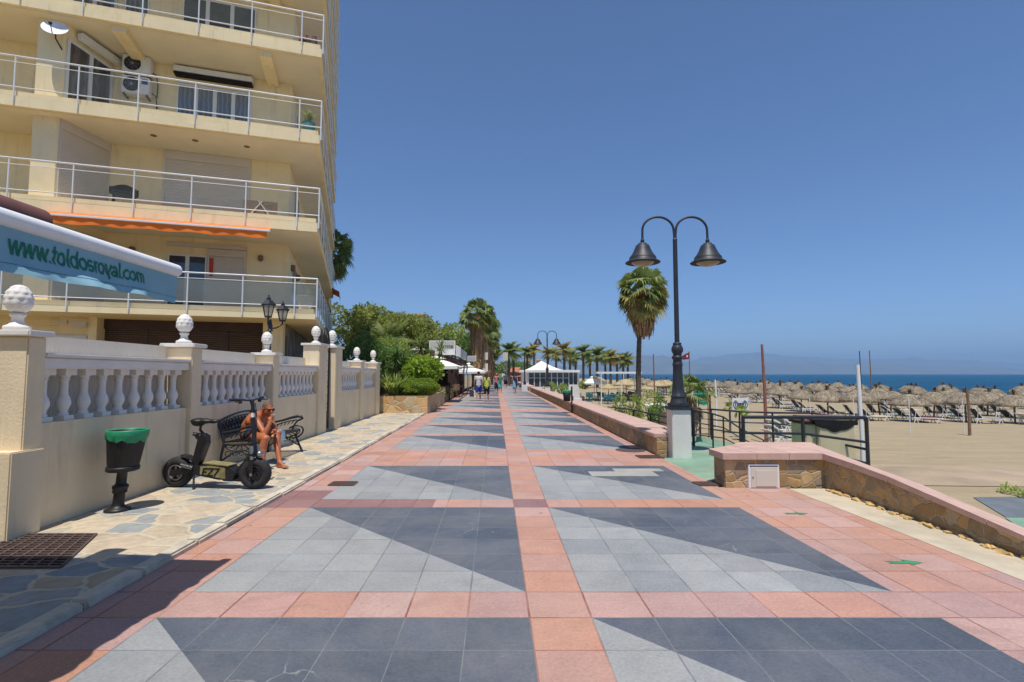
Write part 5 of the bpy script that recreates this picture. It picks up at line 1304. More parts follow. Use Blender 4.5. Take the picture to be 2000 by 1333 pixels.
w1=walker('man in a white t-shirt and blue shorts walking away beside the woman in lime',(-1.98,30.4,0),1.74,.02,dict(skin=M['skin2'],hair=hairD,top=whiteT,bottom=blueS,leg=.72,stride=.17,swing=.06))
w2=walker('woman in a lime green top and black leggings walking away with a ponytail',(-1.46,29.6,0),1.66,-.02,dict(skin=M['skin2'],hair=hairB,long=True,top=limeT,sleeve=0,bottom=blackL,leg=1.45,tight=1,stride=.13,swing=.07,sh=.165))
w3=walker('person in a pink top and dark shorts walking in front of the palm promenade',(-1.29,43.2,0),1.68,PI,dict(skin=M['skin2'],hair=hairD,top=mat('pink_top',C3(214,120,130,.88),.8,.1,6),bottom=blackL,leg=1.0,stride=.15))
w4=walker('person in a teal wrap walking next to the one in pink',(-.99,43.0,0),1.62,PI,dict(skin=M['skin2'],hair=hairB,top=mat('green_top',C3(70,130,96,.85),.8,.1,6),bottom=mat('teal_skirt',C3(90,180,176,.85),.8,.1,6),leg=.9,wrap=mat('teal_wrap',C3(100,190,184,.85),.85,.1,6),stride=.1))
w5=walker('woman in a pale blue dress by the low wall near the pavilion',(.22,42.6,0),1.66,.2,dict(skin=M['skin2'],hair=hairD,dress=mat('pale_blue_dress',C3(140,180,214,.88),.85,.12,6),stride=.12,wrap=mat('navy_bag_cloth',C3(38,46,70,.85),.8,.1,6)))
w6=walker('small distant person in dark clothes farther along the low wall',(-.75,58,0),1.7,0,dict(skin=M['skin2'],hair=hairD,top=mat('slate_top',C3(80,90,104,.85),.8,.1,6),bottom=blackL,leg=1.4,stride=.15))
def bag(loc,label,w,h,m):
    r=thing('shopping_bag',label,'bag',loc)
    mb=MB(); mb.extr([(-w/2,-.06,0),(w/2,-.06,0),(w/2*1.1,-.03,h),(-w/2*1.1,-.03,h)],(0,.12,0)); mb.build('sack',m,r,False)
    mb=MB(); mb.tube([(-.06,0,h-.02),(-.04,0,h+.2),(.04,0,h+.2),(.06,0,h-.02)],.012,6); mb.build('strap',m,r,False)
bag((-2.38,30.35,.25),'dark grey shopping bag in the left hand of the man in blue shorts',.24,.36,mat('dark_bag',C3(60,64,74,.85),.7,.1,6))
bag((-2.22,30.5,.22),'white shopping bag in the left hand of the man in blue shorts',.2,.40,M['canvas'])
# ================================================================ VEGETATION
def leaves(mb,ells,n,size,seed,mi=0,shell=.55,elong=1.6,droop=0):
    """many small folded leaves through a set of ellipsoids (c, rx, ry, rz)"""
    r=random.Random(seed); wts=[e[1]*e[2]*e[3] for e in ells]; tot=sum(wts)
    for e,wt in zip(ells,wts):
        c,rx,ry,rz=Vector(e[0]),e[1],e[2],e[3]
        for _ in range(int(n*wt/tot)):
            while True:
                d=Vector((r.uniform(-1,1),r.uniform(-1,1),r.uniform(-1,1)))
                if .05<d.length<1: break
            d.normalize(); rad=(shell+(1-shell)*r.random()**.6)*(1+.28*mnoise.noise(d*2.3+c*.7))
            p=c+Vector((d.x*rx,d.y*ry,d.z*rz))*rad
            ax=(d*.7+Vector((r.gauss(0,.6),r.gauss(0,.6),r.gauss(0,.6)-droop))).normalized(); sd=ax.cross(Vector((r.gauss(0,1),r.gauss(0,1),r.gauss(0,1)))).normalized()
            L=size*r.uniform(.7,1.3); w=L/elong*.5
            mb.add([p,p+ax*L*.45+sd*w,p+ax*L,p+ax*L*.45-sd*w],[(0,1,2,3)],mi)
def broadleaf(name,label,cat,base,trunk_h,ells,n,size,m,seed,grp=None,limbs=5):
    root=thing(name,label,cat,base,0,grp); b=Vector(base); r=random.Random(seed)
    mb=MB(); top=b+Vector((0,0,trunk_h)); mb.tube([b,b.lerp(top,.5)+Vector((r.uniform(-.1,.1),0,0)),top],[.13,.10,.08],8)
    for k in range(limbs):
        e=ells[k%len(ells)]; tgt=Vector(e[0])+Vector((r.uniform(-.5,.5)*e[1],r.uniform(-.5,.5)*e[2],r.uniform(0,.6)*e[3]))
        mb.tube([top-Vector((0,0,.1)),top.lerp(tgt,.5)+Vector((0,0,.1)),tgt],[.06,.04,.015],6)
    mb.build('trunk',M['bark'],root)
    mb=MB(); leaves(mb,ells,n,size,seed); mb.build('crown',m,root)
    return root
def clumps(c,rx,ry,rz,k,seed,s=.45):
    r=random.Random(seed); out=[]
    for _ in range(k):
        while True:
            d=Vector((r.uniform(-1,1),r.uniform(-1,1),r.uniform(-1,1)))
            if d.length<1: break
        q=s*r.uniform(.6,1.2); out.append(((c[0]+d.x*rx,c[1]+d.y*ry,c[2]+d.z*rz),rx*q,ry*q,rz*q*1.05))
    return out
# stone planter with shrubs
root=thing('stone_planter','ochre crazy-stone planter bed at the end of the cream wall','planter',(-4.3,21,0))
def px(y): return -3.36-.033*(y-20.5)
pl=MB(); pl.prism([(-5.35,20.45),(px(20.45),20.45),(px(27.2),27.2),(-5.6,27.2)],-.1,.70); pl.build('stone_face',M['stone2'],root)
mb=MB(); mb.prism([(-5.3,20.52),(px(20.5)-.1,20.55),(px(27)-.1,27.1),(-5.55,27.1)],.70,.73); mb.build('soil',M['soil'],root)
def bush(name,label,cat,c,rx,ry,rz,n,size,m,seed,k=0,core=None,grp=None,shell=.8):
    root=thing(name,label,cat,(c[0],c[1],c[2]-rz),0,grp)
    mb=MB(); ee=[(c,rx,ry,rz)]+(clumps(c,rx*.7,ry*.7,rz*.7,k,seed,.5) if k else [])
    leaves(mb,ee,n,size,seed,0,shell); mb.build('foliage',m,root)
    mb=MB(); r=random.Random(seed)
    for i in range(7): a=r.uniform(0,6.3); mb.tube([(c[0]+.05*math.cos(a),c[1]+.05*math.sin(a),c[2]-rz*1.0),(c[0]+rx*.3*math.cos(a),c[1]+ry*.3*math.sin(a),c[2]-rz*.2),(c[0]+rx*.6*math.cos(a),c[1]+ry*.6*math.sin(a),c[2]+rz*.4)],[.03,.02,.008],5)
    if core: mb.ell(c,rx*core,ry*core,rz*core,0,20)
    mb.build('stems',M['leaf_dark'] if core else M['bark'],root); return root
bush('round_hedge','low rounded clipped hedge spilling over the stone planter','hedge',(-3.97,21.6,1.02),.86,1.0,.37,15000,.055,M['hedge'],11,0,.86,shell=.9)
bush('bush','bright green broad-leaved bush above the rounded hedge','bush',(-4.02,22.8,1.72),.86,.8,.62,2600,.17,M['leaf_bright'],12,6,.6)
bush('bush','dark bush in the planter behind the first yucca','bush',(-4.75,23.5,1.7),.75,.9,.85,2600,.12,M['leaf_dark'],13,5,.6)
def strap_plant(name,label,cat,c,h,n,spread,m,seed,w=.03,droop=.5):
    root=thing(name,label,cat,c); r=random.Random(seed); mb=MB()
    for _ in range(n):
        a=r.uniform(0,2*PI); e=r.uniform(.05,1)*spread; L=h*r.uniform(.7,1.1); o=Vector((r.uniform(-.25,.25)*spread,r.uniform(-.25,.25)*spread,0)); b=Vector(c)+o
        d=Vector((math.cos(a)*e,math.sin(a)*e,1)).normalized(); p1=b+d*L*.5; d2=(d+Vector((math.cos(a)*e*.6,math.sin(a)*e*.6,-droop*e))).normalized(); p2=p1+d2*L*.35; p3=p2+(d2+Vector((0,0,-droop*e))).normalized()*L*.2
        sd=Vector((-math.sin(a),math.cos(a),0))*w
        mb.add([b-sd*.5,b+sd*.5,p1-sd,p1+sd,p2-sd*.7,p2+sd*.7,p3],[(0,1,3,2),(2,3,5,4),(4,5,6)])
    mb.build('leaves',m,root); return root
strap_plant('agapanthus','clump of strap-leaved plants in the planter against the wall end','plant',(-4.82,21.0,.7),.95,150,.8,M['leaf_mid'],21,.035)
strap_plant('agapanthus','second clump of strap-leaved plants between wall end and rounded hedge','plant',(-4.5,21.2,.7),.65,90,.8,M['leaf_mid'],22,.03)
def yucca(label,base,pts,heads,seed):
    root=thing('yucca',label,'yucca',base); r=random.Random(seed)
    mb=MB(); 
    for p in pts: mb.tube(p,[.055+.0*i for i in range(len(p))],8)
    mb.build('trunk',M['bark'],root); mb=MB()
    for (c,R_,n) in heads:
        c=Vector(c)
        for _ in range(n):
            d=Vector((r.gauss(0,1),r.gauss(0,1),r.gauss(.35,.75))).normalized(); L=R_*r.uniform(.75,1.05); sd=d.cross(Vector((0,0,1))).normalized()*.022*(R_/.6); b=c+Vector((0,0,r.uniform(-.35,.15)*R_))
            p1=b+d*L*.55; p2=p1+(d+Vector((0,0,-.18)))*L*.45
            mb.add([b-sd*.6,b+sd*.6,p1+sd,p1-sd,p2],[(0,1,2,3),(3,2,4)])
    mb.build('leaves',M['palm'] if seed%2 else M['leaf_dark'],root); return root
yucca('dark spiky yucca with a bent trunk, first in the planter',(-4.86,22.4,.7),[[(-4.86,22.4,.7),(-4.93,22.4,1.2),(-5.05,22.4,1.75),(-5.08,22.4,2.2)]],[((-5.08,22.4,2.45),.72,150)],32)
yucca('tall yucca with two spiky heads behind the bright bush',(-4.3,24.0,.7),[[(-4.3,24,.7),(-4.25,24,1.8),(-4.28,24,2.6)],[(-4.25,24,1.8),(-4.0,24,2.3)]],[((-4.28,24,2.95),.72,120),((-3.98,24.0,2.55),.62,110)],33)
yucca('slim leaning yucca over the white parasol',(-3.9,25,.7),[[(-3.95,25,.7),(-3.8,25,1.5),(-3.55,25,2.4),(-3.48,25,2.7)]],[((-3.46,25,2.85),.62,110)],35)
# trees behind the garden wall
TB='trees behind the garden wall'
broadleaf('tree','tall olive-green tree right behind the iron gate, nearest the building','tree',(-13.4,42,0),3.2,clumps((-13.2,42,5.5),2.4,2.2,1.9,12,41),6400,.24,M['leaf_olive'],41,TB)
broadleaf('tree','light green rubbery tree between the gate tree and the date palm','tree',(-11.0,43,0),3.0,clumps((-10.9,43,4.8),1.9,1.9,1.7,11,42),5200,.24,M['leaf_mid'],42,TB)
bush('tall_bush','dense dark green bush directly over the wall behind the small finials','bush',(-6.6,23.6,2.0),1.35,1.2,1.15,6500,.12,M['leaf_dark'],43,8,.55)
bush('tall_bush','mid green bush beside the dense dark one behind the wall','bush',(-6.1,25.4,2.5),1.0,1.0,.9,4000,.13,M['leaf_mid'],44,7,.5)
broadleaf('tree','olive-green fruit tree behind the yuccas','tree',(-7.2,36,0),2.2,clumps((-6.9,36,4.3),2.0,1.8,1.25,12,45),5200,.2,M['leaf_olive'],45,TB)
broadleaf('tree','yellowish green tree above the restaurant roof sign','tree',(-5.6,38,0),2.2,clumps((-5.6,38,4.4),1.7,1.7,1.2,11,46),4800,.2,M['leaf_mid'],46,TB)
broadleaf('tree','dark tree beyond the restaurant roof, left of the palm trio','tree',(-6.4,55,0),2.5,clumps((-5.9,55,4.9),2.6,2.2,1.6,11,47),4600,.27,M['leaf_dark'],47,TB)
broadleaf('tree','low dark hedge-like tree behind the palm trio','tree',(-4.6,60,0),2.0,clumps((-4.2,60,3.7),1.9,2.0,1.2,9,48),3200,.27,M['leaf_dark'],48,TB)
r=thing('cypress','slim dark cypress behind the restaurant roof','cypress',(-6.1,47,0)); mb=MB(); mb.tube([(-6.1,47,0),(-6.1,47,4)],.08,6); mb.build('trunk',M['bark'],r)
mb=MB(); leaves(mb,[((-6.1,47,4.2),.42,.42,2.0)],1800,.16,49,0,.4); mb.build('crown',M['leaf_dark'],r)
# palms --------------------------------------------------------------------------------------
def feather_crown(mb,c,R_,nf,seed,green=0,arch=1.0,lo=-.35):
    r=random.Random(seed); c=Vector(c)
    for k in range(nf):
        a=2*PI*k/nf*2.4+r.uniform(-.2,.2); el=lo+(1.45-lo)*(k/nf)**.8+r.uniform(-.1,.1); L=R_*r.uniform(.85,1.12)
        h=Vector((math.cos(a),math.sin(a),0)); p=c.copy(); ang=el; pts=[]
        for i in range(9):
            pts.append(p.copy()); p=p+(h*math.cos(ang)+Vector((0,0,math.sin(ang))))*L/8; ang-=.15*arch*(1 if el>0 else .6)
        sdv=Vector((-h.y,h.x,0))
        for i in range(8):
            t=(pts[i+1]-pts[i]).normalized(); nrm=sdv.cross(t)
            for q in range(3):
                f=(i+q/3)/8
                if f<.08: continue
                b=pts[i].lerp(pts[i+1],q/3); l=R_*.27*math.sin(PI*min(1,f*.82+.16))*r.uniform(.85,1.1)
                for s in (-1,1):
                    d=(sdv*s*.8+t*.65-Vector((0,0,.28))+nrm*.12).normalized(); w=t*.03*R_/1.5
                    mb.add([b-w,b+w,b+d*l],[(0,1,2)],green)
        w=Vector((0,0,.012*R_)); 
        for i in range(8): mb.add([pts[i]-w,pts[i]+w,pts[i+1]+w,pts[i+1]-w],[(0,1,2,3)],green)
def fan_crown(mb,c,R_,nf,seed,mi=0,lo=-.6,hi=1.4,rand=.15):
    r=random.Random(seed); c=Vector(c)
    for k in range(nf):
        a=2.4*k+r.uniform(-.35,.35); el=lo+(hi-lo)*((k+.5)/nf)+r.uniform(-rand,rand)*1.6; h=Vector((math.cos(a),math.sin(a),0)); sdv=Vector((-h.y,h.x,0))
        d=(h*math.cos(el)+Vector((0,0,math.sin(el)))).normalized(); pet=R_*r.uniform(.38,.62); b=c+d*pet-Vector((0,0,.05*R_*max(0,1-el))); w=sdv*.014*R_
        mb.add([c-w,c+w,b+w,b-w],[(0,1,2,3)],mi); up=sdv.cross(d)
        roll=r.uniform(-.8,.8); sv=(sdv*math.cos(roll)+up*math.sin(roll)).normalized(); tip_d=(d*.9+Vector((0,0,-.35*r.random()))-up*r.uniform(-.2,.6)).normalized()
        nl=17; L=R_*.62*r.uniform(.8,1.15)
        for i in range(nl):
            t=(i/(nl-1)-.5)*2.9; e=(tip_d*math.cos(t)+sv*math.sin(t)); m_=b+e*L*.6; tip=b+e*L*.88+Vector((0,0,-L*r.uniform(.1,.5)))
            ww=(sv*math.cos(t)-tip_d*math.sin(t))*.042*R_
            mb.add([b,m_-ww,m_+ww,tip],[(0,1,2),(1,3,2)],mi)
def skirt(mb,c,r0,r1,h,n,seed,mi=0):
    r=random.Random(seed); c=Vector(c)
    for k in range(n):
        a=r.uniform(0,2*PI); f=r.random(); z=-h*f*.85; rad=(r0+(r1-r0)*f)*r.uniform(.55,1.05); h_=Vector((math.cos(a),math.sin(a),0)); sd=Vector((-h_.y,h_.x,0)); L=h*.30*r.uniform(.7,1.4)
        p=c+h_*rad*.7+Vector((0,0,z)); q=c+h_*rad*1.05+Vector((0,0,z-L*.5)); e=c+h_*rad*r.uniform(.8,1.02)+Vector((0,0,z-L)); w=sd*r.uniform(.02,.06)*(r0/.5)
        mb.add([p-w*.4,p+w*.4,q+w,q-w,e+w*.3,e-w*.3],[(0,1,2,3),(3,2,4,5)],mi)
def ptrunk(mb,b,t,r0,r1,n=26,bend=0):
    b=Vector(b);t=Vector(t); pts=[];rs=[]
    for i in range(n+1):
        f=i/n; p=b.lerp(t,f)+Vector((bend*math.sin(PI*f),0,0)); pts.append(p); rs.append((r0+(r1-r0)*f)*(1.06 if i%2 else .96))
    mb.tube(pts,rs,10)
# tall fan palm beside the lamp
base=Vector((6.28,25.5,-1.6)); top=Vector((6.52,25.5,5.75))
r=thing('palm_tree','tall slim fan palm with a brown skirt standing on the sand by the big lamp','palm tree',tuple(base))
mb=MB(); ptrunk(mb,base,top,.15,.095,60,-.1); mb.build('trunk',M['trunk'],r)
mb=MB(); fan_crown(mb,top+Vector((.05,0,.0)),1.34,34,61,0,-.55,1.45); fan_crown(mb,top+Vector((.05,0,-.15)),1.36,18,62,1,-1.0,.1); mb.build('crown',[M['palm'],M['palmy']],r)
mb=MB(); skirt(mb,top+Vector((.05,0,-.1)),.74,.5,1.9,620,63); fan_crown(mb,top+Vector((.05,0,-.15)),1.1,14,64,0,-1.35,-.7); mb.build('dead_fronds',M['dead'],r)
# trio with thick skirts on the left of the promenade
for (u,Y,zt,sk,rad,sd,lab) in ((931,46,7.0,5.2,.62,71,'big fan palm with a thick shaggy trunk left of the promenade'),(944,54,6.9,5,.6,72,'shaggy-trunked fan palm right behind the first big one'),(953,62,6.3,4.4,.6,73,'third fan palm in the row left of the promenade, mostly hidden'),(959,76,5.2,3.5,.6,74,'farthest fan palm in the row left of the promenade')):
    x=(u-1000)/1000*Y; r=thing('palm_tree',lab,'palm tree',(x,Y,0),0,'palms left of the promenade')
    mb=MB(); ptrunk(mb,(x,Y,0),(x,Y,zt-.2),.36,.28); mb.build('trunk',M['trunk'],r)
    mb=MB(); fan_crown(mb,(x,Y,zt-.1),1.75,36,sd,0,-.55,1.45); fan_crown(mb,(x,Y,zt-.3),1.5,10,sd+5,1,-.9,-.2); mb.build('crown',[M['palm'],M['palmy']],r)
    mb=MB(); skirt(mb,(x,Y,zt-.1),rad*1.05,rad*.85,sk,1100,sd+9); mb.build('dead_fronds',M['dead'],r)
# date palm behind the wall, fan palm behind the building
x,y=-7.6,31; r=thing('palm_tree','grey-green date palm behind the garden wall between the leafy trees','palm tree',(x,y,0)); mb=MB(); ptrunk(mb,(x,y,0),(x,y,3.3),.24,.2); mb.build('trunk',M['trunk'],r)
mb=MB(); feather_crown(mb,(x,y,3.3),2.1,46,81,0,.8); mb.build('crown',M['palm'],r)
x,y=-13.0,36; r=thing('palm_tree','fan palm peeping out behind the apartment building','palm tree',(x,y,0)); mb=MB(); ptrunk(mb,(x,y,0),(x,y,10.2),.22,.17); mb.build('trunk',M['trunk'],r)
mb=MB(); fan_crown(mb,(x,y,10.2),1.9,40,82,0,-.9,1.4); mb.build('crown',M['palm'],r); mb=MB(); skirt(mb,(x,y,10.1),.9,.6,1.6,200,83); mb.build('dead_fronds',M['dead'],r)
# row of date palms in the distance
def date_proto(seed,zt,R_,mi):
    r=thing('palm_tree','x','palm tree',(0,0,0)); mb=MB(); ptrunk(mb,(0,0,-2),(0,0,zt),.27,.22,20); mb.build('trunk',M['trunk'],r)
    mb=MB(); feather_crown(mb,(0,0,zt),R_,74,seed,0,.85,-.75); mb.build('crown',[mi],r)
    mb=MB(); skirt(mb,(0,0,zt),.55,.4,1.2,90,seed+1); mb.build('dead_fronds',M['dead'],r); return r
pA=date_proto(91,5.0,2.3,M['palm']); pB=date_proto(92,5.0,2.0,M['palmy'])
# (u, v of crown centre, distance)
row=[(994,685,70,0,1.05,'palm in the distant row nearest the promenade axis, grey-green'),(1003,689,80,0,1,'second palm of the distant row, behind the small dark post'),(1030,690,84,0,.9,'dark palm standing behind the small dark lamp post'),(1043,683,66,1,.9,'yellowish palm left of the far street lamp'),(1070,690,72,1,.95,'yellowish palm right behind the far street lamp column'),(1086,694,88,0,.9,'darker palm just right of the far street lamp'),(1102,684,70,1,1.1,'largest yellowish palm right of the far street lamp'),(1113,697,95,0,.9,'palm half hidden right of the largest yellowish one'),(1124,700,100,0,.9,'small palm above the pavilion right end'),(1139,688,92,0,.95,'tall dark palm right of the pavilion roof'),(1152,702,110,0,.9,'low palm between the tall dark one and the clump'),(1166,694,98,0,1.1,'broad green palm in the right part of the distant row'),(1182,698,110,0,.9,'narrow palm between the broad one and the brownish one'),(1192,698,105,1,1,'brownish palm in the right part of the distant row'),(1205,703,118,1,.95,'third palm from the right end of the distant row'),(1217,704,120,0,.95,'second palm from the right end of the distant row'),(1226,704,122,1,.9,'last palm at the right end of the distant row')]
used=set()
for (u,v,Y,kd,sc_,lab) in row:
    p=P(u,v,Y); src=pB if kd else pA; s=sc_*Y/88*.88
    zc=5.0*s
    loc=(p.x,Y,p.z-zc)
    if loc[2]>-.6*s*0+3: pass
    if kd not in used:
        src.location=loc; src.scale=(s,s,s); src['label']=lab; src['group']='row of distant palms'; src.rotation_euler=(0,0,u*.7); used.add(kd)
    else: dup(src,loc,u*.7,lab,'row of distant palms',s)
# small drooping palm by the lamp
base=Vector((5.35,15.6,-1.5)); r=thing('palm_tree','small untidy palm with hanging brown fronds right behind the big lamp base','palm tree',tuple(base)); mb=MB(); ptrunk(mb,base,base+Vector((0,0,2.45)),.13,.11,14); mb.build('trunk',M['trunk'],r)
mb=MB(); fan_crown(mb,base+Vector((0,0,2.5)),.68,20,95,0,-.1,1.4); mb.build('crown',M['palm'],r)
mb=MB(); skirt(mb,base+Vector((0,0,2.5)),.34,.28,1.9,150,96); fan_crown(mb,base+Vector((0,0,2.4)),.7,10,97,0,-1.4,-.8); mb.build('dead_fronds',M['dead'],r)
# shrubs on the sand strip behind the long wall
for (u,v,Y,rx,rz,m,sd,lab) in ((1211,783,24,.36,.34,'leaf_mid',101,'round dark green shrub on the sand left of the tall palm'),(1240,785,23,.3,.3,'leaf_mid',102,'shrub touching the left side of the tall palm trunk'),(1272,776,24,.5,.36,'leaf_bright',103,'bright green shrub right of the tall palm trunk'),(1290,783,22,.3,.28,'leaf_dark',104,'small dark shrub right of the bright one')):
    p=P(u,v,Y); g_=-1.55; H=(p.z+rz-g_)/2; bush('shrub',lab,'shrub',(p.x,Y,g_+H),rx,rx,H,1300,.09,M[m],sd,5,.4)
for (u,v,Y,sd,m,lab) in ((1449,800,24,105,'leaf_bright','spiky yellow-green plant in front of the white sign'),(1425,793,27,106,'leaf_mid','spiky green plant left of the white sign'),(1386,768,26,107,'leaf_mid','spiky plant right of the green towel rack')):
    p=P(u,v,Y); r=thing('small_palm',lab,'palm tree',(p.x,Y,-1.5)); mb=MB(); mb.cyl((p.x,Y,-1.55),(p.x,Y,p.z-.1),.06,.05,8); mb.build('trunk',M['trunk'],r); mb=MB(); fan_crown(mb,(p.x,Y,p.z-.1),.36,16,sd,0,-.3,1.4); mb.build('crown',M[m],r)
strap_plant('weed','low weed growing beside the sloping wall on the sand','weed',(7.9,9.2,-1.5),.35,60,1.4,M['leaf_mid'],108,.02) if False else None
strap_plant('weed','green tuft of weeds at the edge of the blue grey slab','weed',(13.2,13.1,-1.47),.25,120,2.2,M['leaf_mid'],109,.03)
# ================================================================ RESTAURANTS, HOUSES AND THE BEACH
def parasol(label,c,half,zt,ze,grp,m=None,ground=0,vent=True):
    root=thing('parasol',label,'parasol',(c[0],c[1],ground),0,grp); m=m or M['canvas']
    mb=MB(); h=half; A_=(0,0,zt-ground); e=ze-ground
    cs=[(-h,-h,e),(h,-h,e),(h,h,e),(-h,h,e)]; ms=[(0,-h,e-.03),(h,0,e-.03),(0,h,e-.03),(-h,0,e-.03)]
    vs=[A_]+cs+ms+[(x*1.0,y*1.0,z-.16) for x,y,z in cs]+[(x,y,z-.16) for x,y,z in ms]
    ring=[1,5,2,6,3,7,4,8]
    fs=[(0,ring[i],ring[(i+1)%8]) for i in range(8)]+[(ring[i],ring[i]+8,ring[(i+1)%8]+8,ring[(i+1)%8]) for i in range(8)]
    mb.add(vs,fs); 
    if vent: q=h*.38; z1=(zt-ground)+.10; z2=e+(zt-ground-e)*.72+.06; mb.add([(0,0,z1),(-q,-q,z2),(q,-q,z2),(q,q,z2),(-q,q,z2)],[(0,1,2),(0,2,3),(0,3,4),(0,4,1)])
    mb.build('canopy',m,root,False); mb=MB(); mb.cyl((0,0,0),(0,0,zt-ground+.12),.03); mb.box(-.3,.3,-.3,.3,0,.06)
    for x,y,z in cs: mb.cyl((0,0,zt-ground-.1),(x*.98,y*.98,z-.02),.012,n=5)
    mb.build('pole',M['steel'],root,False); return root
PG='white parasols of the dark wood restaurant'
parasol('large white square parasol nearest the planter, outside the dark wood restaurant',(-4.35,29.5),1.35,2.55,2.03,PG)
parasol('white square parasol at the far end of the dark wood restaurant',(-3.6,41.5),1.5,2.25,1.80,PG)
parasol('white parasol farther along the left side of the promenade, by the shaggy palms',(-4.2,50),1.5,2.6,2.05,PG)
parasol('white dome-like parasol seen over the garden wall end',(-7.0,31),1.25,3.25,2.5,PG); parasol('second white parasol seen between the yucca leaves',(-5.75,31.5),1.2,3.2,2.5,PG)
# dark wood restaurant front
root=thing('restaurant','dark wooden restaurant terrace with white roof signs beside the promenade','restaurant',W(-3.3,31,0))
mb=MB(W); mb.box(-7.5,-3.0,33,33.1,0,.9); mb.box(-3.0,-2.9,31.5,46,0,.45); mb.box(-7.5,-3.2,46,46.2,0,2.8); mb.build('wall',M['dwood'],root)
mb=MB(W); mb.add([(-7.6,30.6,3.15),(-3.1,30.6,2.75),(-3.1,46.4,2.75),(-7.6,46.4,3.15)],[(0,1,2,3)]); mb.box(-7.6,-3.0,30.5,30.65,2.6,2.95); mb.box(-3.15,-2.95,30.66,46.4,2.45,2.74); mb.build('roof',M['dwood'],root)
mb=MB(W)
for k in range(22): y=30.9+k*.7; mb.extr([(-3.3,y,2.75),(-2.25,y,2.28),(-2.25,y,2.36),(-3.3,y,2.84)],(0,.09,0))
mb.box(-2.32,-2.22,30.8,46.2,2.2,2.28); mb.build('pergola_rafters',M['dwood'],root)
for k in range(9):
    y=31.5+k*1.8; mb=MB(W); mb.bbox(-2.95,-2.78,y,y+.17,0,2.5,.01); mb.build('post',M['dwood'],root)
mb=MB(W)
for k in range(8): y=31.7+k*1.8; mb.add([(-2.9,y,.45),(-2.9,y+1.55,.45),(-2.9,y+1.55,2.35),(-2.9,y,2.35)],[(0,1,2,3)])
mb.build('glass_screen',glassmat('terrace_glass',C3(90,96,96,.8),.35,.05),root)
gsign=mat('grey_sign_face',C3(196,198,192,.85),.6,.06,3)
def signbox(pts0,z0,z1,txt,lab,flip=False,size=.3):
    (x0,y0),(x1,y1)=pts0; d=Vector((x1-x0,y1-y0,0)); L=d.length; d.normalize(); nrm=Vector((d.y,-d.x,0))
    mb=MB(); mb.extr([(x0,y0,z0),(x1,y1,z0),(x1,y1,z1),(x0,y0,z1)],-nrm*.12); s=mb.build('roof_sign',M['white'],root)
    mb=MB(); a=Vector((x0,y0,0))+nrm*.003+d*.05; b=Vector((x1,y1,0))+nrm*.003-d*.05
    mb.add([(a.x,a.y,z0+.05),(b.x,b.y,z0+.05),(b.x,b.y,z1-.05),(a.x,a.y,z1-.05)],[(0,1,2,3)]); mb.build('sign_face',gsign,s)
    if txt:
        tv,tf_=text_geo(txt,size,0,.006,'RIGHT'); mb=MB(); mb.add([tuple(Vector((x1,y1,z0+.12))+nrm*.008+d*(v.x-.12)+Vector((0,0,v.y))) for v in tv],tf_); mb.build('lettering',M['dwood'],s)
xs=lambda u,Y:(u-1000)/1000*Y
signbox(((xs(838,30.5),30.5),(xs(889,30.5),30.5)),3.0,3.58,'nte','',False,.36)
mb=MB(); mb.box(xs(850,30.5),xs(889,30.5),30.38,30.6,2.72,2.99); mb.build('fascia',M['white'],root)
signbox(((xs(895,34),34.0),(xs(912,44),44.0)),2.75,3.4,None,'')
mb=MB()
for k in range(3): mb.box(xs(890.5+k*3,31.5+k),xs(890.5+k*3,31.5+k)+.10,31.5+k,31.62+k,2.7,3.35)
mb.build('fin',M['white'],root)
signbox(((xs(913,45),45.0),(xs(930,45),45.0)),2.7,3.18,None,'')
# planting strip, low wall and furniture outside it
root=thing('low_planter','low pale stone planter with small plants outside the restaurant','planter',W(-2.9,29,0))
mb=MB(W); 
for k in range(9): mb.bbox(-3.35,-2.85-.02*k*0,27.4+k*1.1,28.46+k*1.1,-.05,.33,.03)
mb.build('stone_face',M['stone2'],root); mb=MB(W); leaves(mb,[((-3.1,27.6+k*.9,.5),.3,.5,.28) for k in range(11)],3400,.11,120,0,.3); mb.build('foliage',M['leaf_mid'],root)
def chair_proto(m,label,grp):
    r=thing('chair',label,'chair',(0,0,0),0,grp); mb=MB(); mb.bbox(-.22,.22,-.22,.22,.42,.46,.01); mb.build('seat',m,r,False); mb=MB(); mb.bbox(-.22,.22,.19,.23,.46,.88,.01); mb.build('backrest',m,r,False)
    for x in (-.19,.19):
        for y in (-.19,.19): mb=MB(); mb.cyl((x,y,0),(x,y,.42),.018,n=6); mb.build('leg',m,r,False)
    return r
def table_proto(m,label,grp):
    r=thing('table',label,'table',(0,0,0),0,grp); mb=MB(); mb.bbox(-.4,.4,-.4,.4,.71,.75,.01); mb.build('tabletop',m,r,False); mb=MB(); mb.cyl((0,0,0),(0,0,.71),.04); mb.box(-.25,.25,-.25,.25,0,.04); mb.build('leg',m,r,False); return r
bc=chair_proto(M['wood'],'brown wooden chair on the terrace of the dark wood restaurant','terrace chairs'); bt=table_proto(M['wood'],'brown wooden table on the terrace of the dark wood restaurant','terrace tables')
for k,(x,y) in enumerate(((-3.9,29.3),(-4.4,32.4),(-3.9,35.5))):
    if k==0: bt.location=(x,y,0)
    else: dup(bt,(x,y,0))
    for j,a in enumerate((0,PI)):
        loc=(x+.0,y+(.6 if j==0 else -.6),0)
        if k==0 and j==0: bc.location=loc
        else: dup(bc,loc,a)
